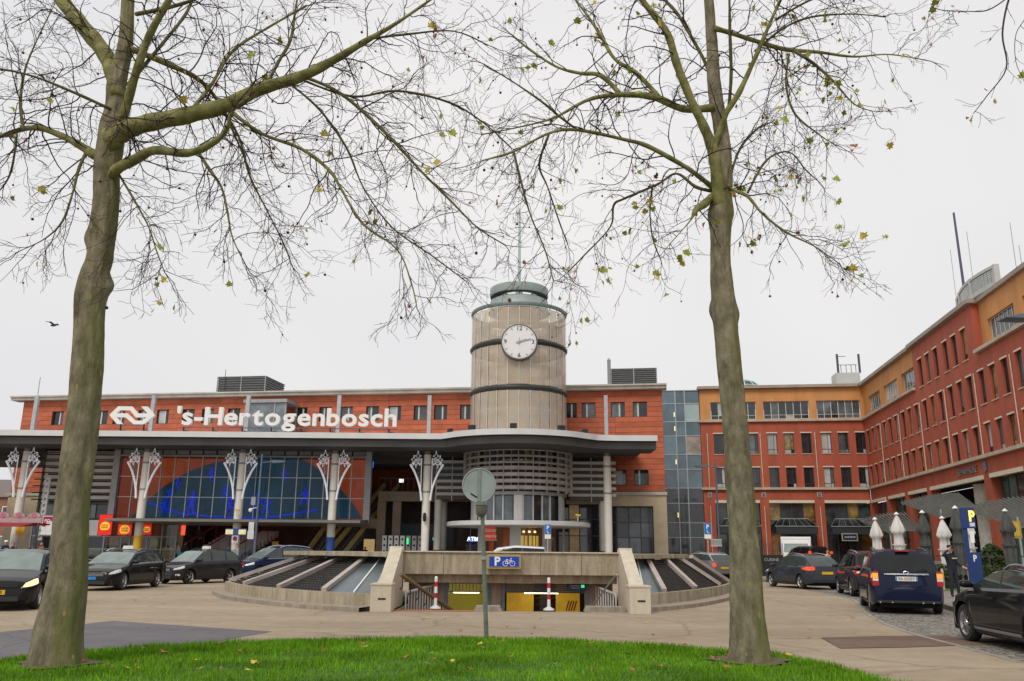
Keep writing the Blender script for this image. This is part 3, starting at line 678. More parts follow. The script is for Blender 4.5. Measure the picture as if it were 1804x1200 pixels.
# the artwork wall behind the glass
ar = thing('hall_artwork', 'orange wall with a dark teal dome and blue neon figures behind the glass', 'artwork', (0, 61.6, 0))
o = MB(); o.box(GX0-1.3, GX1-.3, .25, .4, 3.4, 7.95); o.build('orange_panel', M('artwork_orange', (.42,.085,.03), .6, 0, .55, .35, emit=(.9,.13,.02), estr=.13), ar)  # weak glow added to the panel so it shows behind the glass
o = MB(); dome = [(P(u,v,61.72).x, P(u,v,61.72).z) for u, v in ((222,916),(240,903),(262,880),(290,856),(330,832),(370,817),(410,808),(440,803),(515,803),(545,815),(575,838),(600,862),(620,885),(638,914))]
o.prism(dome, .12, .24, 'y'); o.build('teal_dome', M('artwork_teal', (.012,.075,.12), .5, 0, .6, .3, emit=(.0,.20,.36), estr=.06), ar)  # the dome glows weakly too, in place of light falling on it
NEON = M('blue_neon', (.02,.06,.6), .4, emit=(.01,.05,1.0), estr=.28)
def figure(x, z, s, rr):
    o = MB(); q = lambda dx, dz: (x+dx*s, 0, z+dz*s)
    j = lambda: rr.uniform(-.12,.12)
    o.tube([q(0,.95), q(j(),.7), q(j()*.5,.45)], [.09*s,.16*s,.12*s], 6)
    o.tube([q(0,.48), q(-.14+j(),.24), q(-.2+j(),0)], [.1*s,.07*s,.05*s], 6); o.tube([q(0,.48), q(.14+j(),.24), q(.16+j(),0)], [.1*s,.07*s,.05*s], 6)
    o.tube([q(0,.9), q(-.24+j(),.72+j()), q(-.34,.62+j())], [.06*s,.05*s,.04*s], 6); o.tube([q(0,.9), q(.24+j(),.78+j()), q(.34,.72+j())], [.06*s,.05*s,.04*s], 6)
    o.tube([q(0,.98), q(0,1.06), q(0,1.18)], [.06*s,.12*s,.05*s], 6)
    o.build('neon_figure', NEON, ar, 60)
rn = random.Random(5)
for u, v, s in ((288,905,1.3),(312,862,.9),(337,905,1.9),(372,848,1.2),(405,905,1.6),(450,905,1.7),(468,905,1.4),(500,848,1.1),(536,890,1.5),(298,880,1.0),(396,880,1.2)):
    p = P(u, v, 61.6); figure(p.x, p.z, s*.72, rn)
for pts in (((262,886),(290,896),(330,908),(345,903)),((338,905),(365,910),(400,911),(470,913)),((470,912),(500,908),(530,903),(560,898))):
    o = MB(); o.tube([tuple(P(u,v,61.58)-Vector((0,61.6,0))) for u,v in pts], .07, 6); o.build('neon_line', NEON, ar)
# awning under the glass wall
o = MB(); o.prism([(56.6,3.26),(56.6,3.42),(60.3,3.6),(60.3,3.1)], -26.7, -9.9, 'x')
aw2 = o.build('entrance_awning', M('awning_metal', (.20,.185,.165), .5, .3, .08, 1)); tag(aw2, 'low flat awning running under the coloured glass wall', 'awning')
# ---------------------------------------------------------------- louvred block left of the glass wall
lv = thing('louvred_facade', 'grey louvred facade block between the left column and glass wall', 'facade', (0, 0, 0))
LX0, LX1, LY = -33.4, -28.15, 60.2
o = MB(); o.box(LX0+.3, LX1-.02, LY+.5, LY+.7, .1, 8.3); o.build('back_wall', M('louvre_back', (.16,.13,.12), .6, 0, .25, .6), lv)
for i in range(8):
    z = 4.75 + i*.47; s = MB(); s.prism([(LY-.16,z),(LY-.18,z+.03),(LY+.10,z+.10),(LY+.12,z+.07)], LX0-.35, LX1, 'x'); s.build('slat', DGREY, lv)
    s = MB(); s.box(LX0, LX1-.02, LY+.2, LY+.24, z+.0, z+.36); s.build('light_strip', M('pinkish_strip', (.66,.60,.57), .5, 0, .08, 1), lv)
o = MB()
for x in (LX0+.1, LX0+1.9, LX0+3.6): o.box(x-.07, x+.07, LY+.14, LY+.3, .1, 8.3)
o.box(LX0, LX1-.02, LY+.15, LY+.28, 4.5, 4.62); o.box(LX0, LX1-.02, LY+.15, LY+.28, 3.45, 3.55); o.build('post', DGREY, lv)
for i in range(5):
    s = MB(); x = LX0+.2+i*1.0; s.box(x, x+.92, LY+.3, LY+.32, 3.57, 4.48); s.build('pane', [PANE_M,PANE_D,PANE_M][i % 3], lv)
# drilled steel truss leg at the far left
def drilled_post(name, x, y, z0, z1, label, wd=.36, lean=0.0):
    t = thing(name, label, 'steel post', (x, y, 0), 0); n = int((z1-z0)/.42)
    o = MB()
    pts = []
    holesq = [(-.085, .085, z0+.42*k+.12, z0+.42*k+.3) for k in range(n)]
    o.wall(-wd/2, wd/2, z0, z1, holesq, 0, .12); o.box(-wd/2, wd/2, .125, .14, z0, z1); me = o.mesh('plate', [LGREY]); 
    link('plate', me, t)
    return t
drilled_post('drilled_post', *P(72, 930, 58.8).xy, 2.0, 6.2, 'pale drilled steel post beside the market stall sign')
# ---------------------------------------------------------------- ground floor shops on the left
sh = thing('fast_food_shop', 'glazed fast food shop front under the louvred facade', 'shop front', (0, 0, 0))
SY = 60.0
o = MB(); o.box(-33.4, -23.1, SY+.9, SY+1.0, .1, 3.3); o.build('back_wall', M('shop_interior', (.11,.075,.05), .8, 0, .6, .9, emit=(1,.6,.3), estr=.04), sh)  # faint glow on the back wall stands in for the lit shop
o = MB()
for x in (-33.3,-31.9,-30.6,-29.4,-28.2,-27.0,-26.4,-25.2,-24.2,-23.2): o.box(x-.045, x+.045, SY-.05, SY+.07, .1, 3.28)
for z in (.75, 1.45, 2.3): o.box(-33.3, -23.2, SY-.03, SY+.05, z-.03, z+.03)
o.build('frame', MGREY, sh)
GS = glass_mat('shopfront_glass', (.75,.78,.78), .18)
xs = (-33.3,-31.9,-30.6,-29.4,-28.2,-27.0,-26.4,-25.2,-24.2,-23.2)
for i in range(9):
    for z0, z1 in ((.12,.72),(.78,1.42),(1.48,2.27),(2.33,3.25)):
        s = MB(); s.box(xs[i]+.05, xs[i+1]-.05, SY, SY+.012, z0, z1); s.build('pane', GS, sh)
for (x0,x1,z0,z1,c) in ((-29.2,-28.4,.9,1.5,(.55,.5,.42)),(-28.0,-27.2,1.7,2.25,(.6,.3,.06)),(-26.2,-25.4,.8,1.5,(.55,.48,.4)),(-25.0,-24.4,1.6,2.2,(.5,.4,.12)),(-30.4,-29.6,1.6,2.3,(.5,.48,.44)),(-24.1,-23.4,.8,1.6,(.65,.45,.22))):
    s = MB(); s.box(x0,x1,SY+.04,SY+.06,z0,z1); s.build('poster', M('poster_%d' % int(-x0*10), c, .5, 0, .5, 4, emit=c, estr=.12), sh)
o = MB(); o.box(-33.4,-31.2,SY-.12,SY+.05,3.3,3.5); o.box(-30.95,-28.35,SY-.10,SY+.04,2.35,3.4); o.build('fascia_panel', LGREY, sh)
# red illuminated burger signs
RED = M('sign_red', (.72,.012,.008), .35, 0, .06, 2, emit=(1,.02,.01), estr=.35)
BUN = M('sign_bun', (.85,.48,.03), .35, 0, .03, 2, emit=(1,.5,.03), estr=.5)
BLUEC = M('sign_swoosh', (.55,.22,.1), .35, 0, .05, 2)
def burger_sign(u0, u1, v0, v1, Y, label):
    a = P(u0, v1, Y); c = P(u1, v0, Y); W, H = c.x-a.x, c.z-a.z
    t = thing('burger_sign', label, 'sign', ((a.x+c.x)/2, Y, 0), 0, 'burger restaurant signs'); z0 = a.z
    s = MB(); s.box(-W/2, W/2, 0, .16, z0, z0+H); s.build('box', RED, t)
    s = MB(); s.box(-W/2-.04,-W/2,-.01,.17,z0-.04,z0+H+.04); s.box(W/2,W/2+.04,-.01,.17,z0-.04,z0+H+.04); s.box(-W/2,W/2,-.01,.17,z0-.04,z0); s.box(-W/2,W/2,-.01,.17,z0+H,z0+H+.04); s.build('frame', M('sign_frame_red', (.3,.03,.02), .4), t)
    r = W*.36; cz = z0 + .48*min(H, 1.15)
    s = MB(); s.prism([(r*math.cos(k*math.pi/12)*1.02, cz+max(-.75,min(.95,math.sin(k*math.pi/12)))*r) for k in range(24)], -.03, -.004, 'y'); s.build('bun', BUN, t)
    s = MB(); s.tube([(r*1.1*math.cos(R(q)), -.035, cz+r*1.1*math.sin(R(q))) for q in range(205, 345, 14)], .022, 5); s.build('swoosh', BLUEC, t)
    LR = M('sign_lettering_red', (.45,.01,.005), .4)
    text('lettering', 'BURGER', r*.40, LR, t, (0,-.04,cz+r*.27), .006, .002); text('lettering', 'KING', r*.62, LR, t, (0,-.04,cz-r*.22), .006, .004)
burger_sign(172, 199, 907, 942, 58.9, 'taller red burger sign nearest the tree trunk')
burger_sign(207, 233, 924, 942, 59.2, 'middle red burger sign just left of the yellow banded column')
burger_sign(250, 268, 924, 942, 59.2, 'red burger sign partly hidden behind the yellow banded column')
# white and red sign, half behind the trunk
a = P(71, 942, 58.6); c = P(100, 909, 58.6)
t = thing('lit_box_sign', 'white box sign with a red corner beside the tree trunk', 'sign', (0, 58.6, 0))
s = MB(); s.box(a.x, c.x, 0, .2, a.z, c.z); s.build('box', M('sign_white', (.75,.75,.75), .4, emit=(1,1,1), estr=.08), t)
s = MB(); s.box(a.x+.06, a.x+.72, -.012, -.002, c.z-.34, c.z-.06); s.box(a.x+.06, a.x+.3, -.012, -.002, c.z-.72, c.z-.345); s.build('red_field', M('sign_crimson', (.5,.01,.05), .4), t)
s = MB(); s.box(a.x+.74, c.x-.04, -.012, -.002, c.z-.3, c.z-.06); s.build('violet_field', M('sign_violet', (.16,.12,.35), .4), t)
s = MB(); s.box(a.x-.05,c.x+.05,-.02,.22,a.z-.06,a.z-.004); s.box(a.x-.05,c.x+.05,-.02,.22,c.z+.004,c.z+.06); s.build('frame', MGREY, t)
text('lettering', 'PO', .3, WHITE, t, (a.x+.36,-.015,c.z-.34), .004, .01)
# yellow sign on the leftmost column
a = P(27, 943, 57.4); c = P(44, 925, 57.4)
t = thing('yellow_notice', 'small yellow notice board on the leftmost column', 'sign', (0,57.4,0))
s = MB(); s.box(a.x,c.x,0,.06,a.z,c.z); s.build('board', M('notice_yellow', (.80,.42,.02), .5), t); s = MB()
for k in range(4): s.box(a.x+.12,c.x-.12,-.008,-.001,a.z+.14+k*.13,a.z+.17+k*.13)
s.build('print', M('notice_print', (.5,.25,.03), .6), t)
s = MB(); s.box(a.x-.05,a.x+.02,.06,.4,a.z+.2,a.z+.3); s.build('bracket', DGREY, t)
# pink stall with scalloped fascia at the far left
t = thing('market_stall', 'market stall with a pink scalloped fascia and red awning at the far left', 'stall', (P(30,930,55).x,55.0,0))
PINK = M('stall_pink', (.42,.28,.30), .6, 0, .15, 2)
s = MB(); s.box(-2.6, 1.5, 0, .1, 3.05, 3.4); s.build('fascia', PINK, t)
for k in range(4):
    s = MB(); s.prism([(-2.0+k*1.0+.42*math.cos(R(q)), 3.4+.3*math.sin(R(q))) for q in range(0,181,20)], -.03, .12, 'y'); sc_ = s.build('scallop', PINK, t)
    s = MB(); s.prism([(-2.0+k*1.0+.16*math.cos(R(q)), 3.52+.16*math.sin(R(q))) for q in range(0,360,30)], -.05,-.032, 'y'); s.build('disc', M('disc_rose', (.45,.14,.2), .5), sc_)
s = MB(); s.prism([(-1.6,2.75),(0,3.04),(2,3.04),(2,2.95)], -2.7, 1.0, 'x'); s.build('awning', M('stall_red', (.30,.03,.035), .6), t)
for x in (-2.4, 1.3): s = MB(); s.box(x-.05,x+.05,.02,.12,0,3.05); s.build('post', DGREY, t)
s = MB(); s.box(-2.4,1.2,1.0,2.0,0,1.0); s.build('counter', M('stall_counter', (.25,.12,.1), .6), t)
# distant houses at the left margin
t = thing('distant_house', 'distant brick house with white windows at the far left margin', 'house', (P(10,900,95).x, 95, 0))
s = MB(); s.box(-9,3.2,0,10,0,6.9); s.build('wall', M('far_brick', (.28,.13,.09), .8, 0, .2, 1), t)
s = MB(); s.prism([(-.3,6.9),(5,9.2),(10.3,6.9)], -9.2, 3.4, 'x'); s.build('roof', M('far_roof', (.18,.14,.13), .8), t)
for i in range(6):
    for z in (1.4, 4.6):
        s = MB(); s.box(-8+i*1.9,-6.7+i*1.9,-.06,.0,z,z+1.3); wv = s.build('window', WHITE, t)
        s = MB(); s.box(-7.9+i*1.9,-7.4+i*1.9,-.08,-.061,z+.1,z+1.2); s.box(-7.3+i*1.9,-6.8+i*1.9,-.08,-.061,z+.1,z+1.2); s.build('pane', PANE_M, wv)
# ---------------------------------------------------------------- concourse interior: slabs, stairs, escalators, back wall
ci = thing('concourse_interior', 'dark two storey concourse with brown beams inside the station', 'concourse', (0,0,0))
BRN = M('brown_concrete', (.25,.20,.15), .8, 0, .18, .7)
DKI = M('dark_interior_wall', (.09,.08,.075), .7, 0, .5, .5)
s = MB(); s.box(-24, 11.0, 69.0, 69.3, .1, 8.6); s.build('back_wall', DKI, ci)
s = MB(); s.box(-34, -24, 66.5, 66.8, .1, 8.6); s.box(-24.2,-24,60.8,69,.1,3.4); s.build('side_wall', DKI, ci)
a = P(668, 866, 63); c = P(1060, 866, 63)
s = MB(); s.box(a.x, c.x, 62.8, 63.2, P(668,883,63).z, a.z); s.build('upper_beam', BRN, ci)
s = MB(); s.box(a.x, c.x, 63.2, 69, a.z-.45, a.z-.08); s.build('upper_floor', BRN, ci)
for u in (673, 700): p = P(u, 900, 63.3); s = MB(); s.box(p.x-.3, p.x+.3, 63.0, 63.5, .1, a.z-.7); s.build('pillar', BRN, ci)
s = MB(); q = P(636,930,63.4); s.box(q.x, P(672,930,63.4).x, 63.1, 63.5, P(640,931,63.4).z, P(640,914,63.4).z); s.build('landing_beam', BRN, ci)
for i in range(8):
    s = MB(); x = -9+i*2.4; s.box(x, x+2.1, 68.9, 68.98, .2, 3.6); s.build('shop_bay', [M('bay_teal', (.02,.07,.09), .3, 0, .4, .6), M('bay_brown', (.12,.06,.03), .5, 0, .5, .8), M('bay_dark', (.03,.03,.035), .3, 0, .4, .6)][i*2 % 3], ci)
# railing along the upper floor with lit things behind
s = MB(); s.box(a.x, c.x, 62.98, 63.02, a.z+.95, a.z+1.0)
for k in range(40): x = a.x+(c.x-a.x)*k/39; s.box(x-.015,x+.015,62.98,63.02,a.z,a.z+.95)
s.build('railing', DGREY, ci)
SIGNW = M('lit_sign_white', (.8,.8,.75), .4, emit=(1,.95,.85), estr=1.2); SIGNR = M('lit_sign_red', (.6,.05,.03), .4, emit=(1,.12,.05), estr=.8); SIGNB = M('lit_sign_blue', (.02,.12,.6), .4, emit=(.04,.2,1), estr=.8)
SIGNG = M('lit_sign_green', (.02,.4,.12), .4, emit=(.05,.8,.25), estr=.9); SIGNT = M('lit_sign_teal', (.05,.5,.5), .4, emit=(.1,.7,.7), estr=.5)
def lit(name, u0, u1, v0, v1, Y, mat, label, cat='sign', parent=None):
    a_ = P(u0, v1, Y); c_ = P(u1, v0, Y); s = MB(); s.box(a_.x, c_.x, Y, Y+.06, a_.z, c_.z)
    o_ = s.build(name, mat); tag(o_, label, cat); return o_
lit('wall_sign', 646, 658, 813, 824, 62.5, SIGNB, 'blue lit sign high in the concourse right of the glass wall')
lit('wall_sign', 644, 654, 840, 845, 62.5, SIGNW, 'small white lit word sign under the blue sign')
lit('wall_sign', 703, 711, 844, 850, 64.5, SIGNW, 'small white lit sign on the upper floor')
lit('wall_sign', 1000-176, 1000-159, 947, 954, 62, SIGNB, 'blue lit cash machine sign left of the tower shop')
lit('door_glow', 716, 720, 948, 959, 61.2, SIGNG, 'small green light at the locker wall', 'light')
lit('wall_sign', 762, 776, 947, 952, 64, SIGNT, 'teal lit strip sign left of the tower')
lit('wall_sign', 722, 744, 947, 955, 62.8, SIGNB, 'blue lit sign above the lockers')
lit('yellow_machine', 478, 491, 954, 975, 61, M('machine_yellow', (.6,.33,.02), .5), 'yellow ticket machine under the awning', 'machine')
lit('red_banner', 318, 327, 925, 943, 60.6, SIGNR, 'red lit sign beside the stair', 'sign')
a_ = P(640, 975, 66); c_ = P(660, 950, 66); s = MB(); s.box(a_.x, c_.x, 66, 66.1, a_.z, c_.z); tag(s.build('lit_doorway', M('lit_room', (.5,.36,.14), .6, 0, .4, 1.5, emit=(1,.7,.3), estr=.3)), 'warm lit doorway behind the escalator', 'doorway')
text('cash_lettering', 'ATM', .4, SIGNW, None, (P(833,950,61.9).x, 61.9, P(833,950,61.9).z), .01, .01); tag(bpy.data.objects['cash_lettering'], 'white letters on the blue cash machine sign', 'lettering')
s = MB(); p = P(1000-166, 963, 62); s.box(p.x-.55,p.x+.55,62.1,62.4,.2,2.0); tag(s.build('cash_machine', M('atm_dark', (.03,.03,.06), .3)), 'dark cash machine under the blue sign left of the tower', 'cash machine')
s = MB(); s.box(p.x-.2,p.x+.15,62.06,62.09,1.35,1.5); s.build('screen', SIGNW, bpy.data.objects['cash_machine'])
# lockers: perforated pale posts row
lk = thing('locker_wall', 'pale perforated panel wall with round holes below the bridge', 'lockers', (0,0,0))
for k in range(7):
    p0_ = P(700-29+2+k*10.5, 960, 61.5); s = MB(); hq = [(p0_.x+.09, p0_.x+.23, .55+.42*j, .69+.42*j) for j in range(5)]
    s.wall(p0_.x, p0_.x+.32, .2, 2.55, hq, 61.5, .1); s.build('panel', LGREY if k < 4 else MGREY, lk)
    s = MB(); s.box(p0_.x, p0_.x+.42, 61.605, 61.64, .2, 2.55); s.build('backing', BLACK, lk)
# stair on the left, rising to the right and back
stt = thing('grand_stair', 'wide dark stair with red handrails under the glass wall', 'stair', (0,0,0))
sx0, sx1 = P(300,960,61).x, P(395,960,61).x
for i in range(16):
    s = MB(); z = .13+.17*i; y = 60.8+.3*i; x = sx0 + .17*i
    s.box(x, sx1+.17*i, y, y+.42, max(z-.3,.1), z+.17); s.build('step', M('stair_tread', (.38,.40,.41), .6, 0, .12, 2), stt)
REDR = M('red_handrail', (.30,.02,.03), .45)
for off in (0, 1.9, 3.9):
    s = MB(); s.tube([(sx0-.1+off,60.7,1.1),(sx0+2.5+off,65.3,3.75)], .05, 6)
    for k in range(6): t_ = k/5; s.cyl((sx0-.1+off+2.6*t_,60.7+4.6*t_,.1+2.55*t_), (sx0-.1+off+2.6*t_,60.7+4.6*t_,1.1+2.65*t_), .025, 5)
    s.build('handrail', REDR, stt)
# escalators
YEL = M('escalator_yellow', (.50,.45,.17), .45, 0, .12, 1.5)
for n, (ub, ut, lab) in enumerate(((545,640,'left escalator with yellow green balustrades'), (583,690,'right escalator with yellow green balustrades'))):
    e = thing('escalator', lab + ' rising right into the hall', 'escalator', (0,0,0), 0, 'escalators')
    b0 = P(ub, 975, 61.5); t0 = P(ut, 850, 66.5)
    for off, mt, nm in ((-.55, YEL, 'balustrade'), (.55, YEL, 'balustrade'), (-.62, BLACK, 'handrail'), (.62, BLACK, 'handrail')):
        s = MB(); dz = .55 if nm == 'balustrade' else 1.0
        A = Vector((b0.x+off, 61.5, .3+dz)); B = Vector((t0.x+off, 66.5, t0.z-.2+dz-.5))
        s.bar(A, B, .14 if nm == 'balustrade' else .07, .32 if nm == 'balustrade' else .07); s.build(nm, mt, e)
    for k in range(22):
        f = k/21; s = MB(); x = b0.x+(t0.x-b0.x)*f; y = 61.5+5*f; z = .2+(t0.z-.9)*f; s.box(x-.48, x+.48, y, y+.28, z-.25, z+.06); s.build('step', DGREY, e)
# side louvres right and left of the drum (between tower and hall columns)
for nm, u0, u1, lab in (('left', 770, 824, 'pale slatted screen left of the tower drum'), ('right', 1004, 1078, 'pale slatted screen right of the tower drum')):
    t = thing('slatted_screen', lab, 'screen', (0,61.4,0)); x0, x1 = P(u0,830,61.4).x, P(u1,830,61.4).x
    for k in range(6):
        z = 5.4+.46*k; s = MB(); s.box(x0,x1,-.06,.06,z,z+.2); s.build('slat', LGREY if k not in (3,4) or nm == 'right' else M('slat_blue', (.2,.3,.42), .3), t)
        s = MB(); s.box(x0,x1,.1,.14,z-.28,z-.02); s.build('gap_panel', M('slat_brown', (.12,.09,.07), .6), t)
    s = MB(); s.box((x0+x1)/2-.03,(x0+x1)/2+.03,-.12,-.07,5.0,8.2); s.build('post', STEEL, t)
    if nm == 'right':
        s = MB()
        for k in range(6): s.lathe([(0,5.4+.46*k),(.28,5.4+.46*k),(.28,5.6+.46*k),(0,5.6+.46*k)], 14, (x1,0))
        s.build('slat_end', LGREY, t)
# soffit beam behind screens down to z=5
s = MB(); s.box(4.0, 7.2, 61.8, 63, 4.9, 5.2); s.build('soffit_beam', BRN, ci)
s = MB()
for k in range(5): x = 3.6+.8*k; s.box(x-.04,x+.04,64.55,64.66,.1,5.0)
for z in (1.3,2.7,3.9): s.box(3.6,6.8,64.56,64.65,z-.03,z+.03)
sf2 = s.build('hall_shopfront', DGREY, ci)
for k in range(4):
    for q_, (z0, z1) in enumerate(((.12,1.27),(1.33,2.67),(2.73,3.87),(3.93,4.98))):
        s = MB(); s.box(3.64+.8*k,4.36+.8*k,64.59,64.61,z0,z1); s.build('pane', [PANE_D, PANE_M, M('pane_lit_warm', (.25,.17,.08), .15, 0, .6, 2, emit=(1,.6,.25), estr=.06)][(k*2+q_*3) % 3], sf2)
# shop sign on tower foot
a_ = P(847, 951, 56.2); c_ = P(875, 928, 56.2)
t = thing('shop_sign', 'red shop sign with white lettering on the tower foot', 'sign', ((a_.x+c_.x)/2, 56.2, (a_.z+c_.z)/2)); W_, H_ = c_.x-a_.x, c_.z-a_.z
s = MB(); s.prism([(-W_/2+.05,-H_/2),(W_/2,-H_/2),(W_/2-.08,H_/2),(-W_/2,H_/2)], 0, .1, 'y'); s.build('board', M('shop_sign_red', (.55,.05,.03), .4, emit=(.9,.08,.04), estr=.15), t)
text('lettering', 'Döner', .32, WHITE, t, (.08,-.015,.2), .006, .004); text('lettering', 'Company', .26, WHITE, t, (0,-.015,-.17), .006, .003)
s = MB(); s.box(-W_/2-.05,W_/2+.05,.02,.12,-H_/2-.06,-H_/2-.004); s.box(-W_/2-.05,W_/2+.05,.02,.12,H_/2+.004,H_/2+.06); s.build('frame', MGREY, t)

# ================================================================ roof letters and logo on the canopy edge
LETW = M('letter_white', (.80,.80,.79), .4, 0, .03, 2)
LETS = M('letter_side', (.12,.10,.16), .5)
LY_ = 55.6
ls = thing('name_sign', 'large white station name letters standing on the canopy edge', 'sign', (0, LY_, 0))
bl_, tp_ = P(312, 748, LY_), P(312, 717, LY_)
x0 = P(312, 735, LY_).x; x1 = P(699, 740, LY_).x
word = "'s-Hertogenbosch"; size = 2.0
cu = []
for ch in word:
    me = text_mesh(ch, size, .12, .045, 'LEFT'); xs_ = [v.co.x for v in me.vertices]; cu.append((me, min(xs_), max(xs_)))
tot = sum(c[2]-c[1] for c in cu); gap = .13*size/2*1.0
full = tot + gap*(len(cu)-1); k_ = (x1-x0)/full
x = x0; zb = P(500, 752, LY_).z
zc = zb + .36*size*k_*.86
for (me, mn, mxx), ch in zip(cu, word):
    me.transform(Matrix.Translation((-mn,0,0))); me.materials.clear(); me.materials.append(LETW)
    o = link('letter', me, ls, (x, 0, zc)); o.scale = (k_, 1, k_*.86); x += (mxx-mn+gap)*k_
s = MB(); s.box(x0+.2, x1, .02, .08, zb-.12, zb-.06); s.build('rail', LETS, ls)
for k in range(8):
    xx = x0+.5+(x1-x0-1)*k/7; s = MB(); s.tube([(xx,.05,zb-.08),(xx,.05,zb-.45),(xx+.12,.05,9.12),(xx+.45,.05,9.03)], .06, 6); s.build('foot', BLACK, ls)
# double arrow logo
lg = thing('railway_logo', 'white double arrow railway logo on the canopy left of the name letters', 'logo', (0, LY_, 0))
def lp(x, y): p = P(180+x*300/1804, 700+y*300/1804, LY_); return (p.x, p.z)
shA = [(75,187),(170,95),(312,97),(375,170),(505,170),(505,210),(352,210),(292,135),(185,135),(132,187),(212,283),(155,283)]
shB = [(415,98),(478,98),(555,190),(440,285),(330,285),(245,210),(110,210),(110,170),(262,170),(348,247),(425,247),(495,190)]
s = MB(); s.prism([lp(*q) for q in shA], 0, .22, 'y'); s.build('arrow', LETW, lg)
s = MB(); s.prism([lp(*q) for q in shB], -.006, .214, 'y'); s.build('arrow', LETW, lg)
zb2 = lp(0,283)[1]; s = MB(); s.box(lp(190,0)[0], lp(450,0)[0], .05, .1, zb2-.1, zb2-.04); s.build('rail', LETS, lg)
for ux in (195, 440):
    xx = lp(ux,283)[0]; s = MB(); s.tube([(xx,.07,zb2),(xx,.07,zb2-.4),(xx+.12,.07,9.1),(xx+.45,.07,9.03)], .06, 6); s.build('foot', BLACK, lg)
# ================================================================ red and ochre office building: far wing and long right wing
RB = M('red_render', (.385,.085,.043), .75, 0, .15, .9, .12, 14, stretch=(1,1,.3))
OCH = M('ochre_render', (.57,.26,.085), .75, 0, .12, .9, .12, 14, stretch=(1,1,.3))
LEDGE = M('stone_ledge', (.47,.40,.31), .75, 0, .15, 1.2, .1)
LINT = M('pale_lintel', (.66,.60,.47), .7, 0, .06, 1.5)
Q0 = P(1527, 800, 80)
ob = thing('office_building', 'red and ochre office building with a long wing running towards the viewer', 'building', (Q0.x, Q0.y, 0), ANG)
WR = -math.pi/2
rw = random.Random(21)
winmesh = {}
def office_window(x, z0, w_, h_, rz, y=.15, style='d', lintel=True):
    """one window with its panes, lintel and sill; x is measured along its wing"""
    key = (round(w_,2), round(h_,2), style)
    if key not in winmesh:
        t = .05; f = MB(); f.box(0,t,0,.07,0,h_); f.box(w_-t,w_,0,.07,0,h_); f.box(t,w_-t,0,.07,h_-t,h_); f.box(t,w_-t,0,.07,0,t)
        ps = []
        if style == 'd':
            f.box(t,w_-t,.005,.065,h_*.2,h_*.2+.04); f.box(w_*.66,w_*.66+.04,.005,.065,t,h_-t)
            ps = [(t,w_*.66,t,h_*.2),(w_*.66+.04,w_-t,t,h_*.2),(t,w_*.66,h_*.2+.04,h_-t),(w_*.66+.04,w_-t,h_*.2+.04,h_-t)]
        else:
            n = max(3, round(w_/.68)); cells = [t+(w_-2*t)*k/n for k in range(n+1)]
            for k in range(1, n): f.box(cells[k]-.03,cells[k]+.03,.005,.065,t,h_-t)
            f.box(t,w_-t,.003,.06,h_*.22,h_*.22+.04)
            for k in range(n):
                ps += [(cells[k]+.03,cells[k+1]-.03,t,h_*.22),(cells[k]+.03,cells[k+1]-.03,h_*.22+.04,h_-t)]
        fm = f.mesh('window', FRAME_D if style == 'd' else FRAME_L)
        pm = []
        for a, c, d, e in ps:
            q = MB(); q.box(a,c,.03,.045,d,e); pm.append(q)
        winmesh[key] = (fm, pm, {})
    fm, pm, cache = winmesh[key]
    p = (x, y) if rz == 0 else (y, -x)
    wd = link('window', fm, ob, (p[0], p[1], z0), rz)
    mats = [PANE_D,PANE_D,PANE_M,PANE_D,PANE_L,PANE_W] if style == 'd' else [PANE_M,PANE_M,PANE_L,PANE_D,PANE_M]
    base = rw.choice(mats)
    for k, q in enumerate(pm):
        mt = base if rw.random() < .75 else rw.choice(mats)
        if (k, mt.name) not in cache: cache[(k, mt.name)] = q.mesh('pane', mt)
        link('pane', cache[(k, mt.name)], wd)
    if lintel:
        lk_ = ('l', round(w_,2))
        if lk_ not in winmesh:
            q = MB(); q.box(-.06,w_+.06,-.185,-.03,0,.10); q2 = MB(); q2.box(-.05,w_+.05,-.21,-.01,-.07,0); winmesh[lk_] = (q.mesh('lintel', LINT), q2.mesh('sill', LEDGE))
        link('lintel', winmesh[lk_][0], wd, (0,0,h_+.004)); link('sill', winmesh[lk_][1], wd, (0,0,-.004))
    return wd
FW = [-14.13,-12.45,-10.85,-9.07,-7.5,-5.88,-4.05,-2.47,-.88]
FG = [(-14.3,-9.92),(-9.24,-4.91),(-4.22,-.15)]
fh = [(x,x+.92,10.88,12.85) for x in FW] + [(x,x+.92,7.66,9.56) for x in FW]
b = MB(); b.wall(-15.35, 0, 7.62, 13.98, fh, 0, .2); b.build('red_wall', RB, ob)
for x in FW:
    for z0, h_ in ((10.88,1.97),(7.66,1.90)): office_window(x, z0, .92, h_, 0)
b = MB(); b.wall(-15.35, .4, 14.2, 17.3, [(a,c,14.28,16.02) for a,c in FG], .12, .2); b.build('ochre_wall', OCH, ob)
for a, c in FG: office_window(a, 14.28, c-a, 1.74, 0, .28, 'w', False)
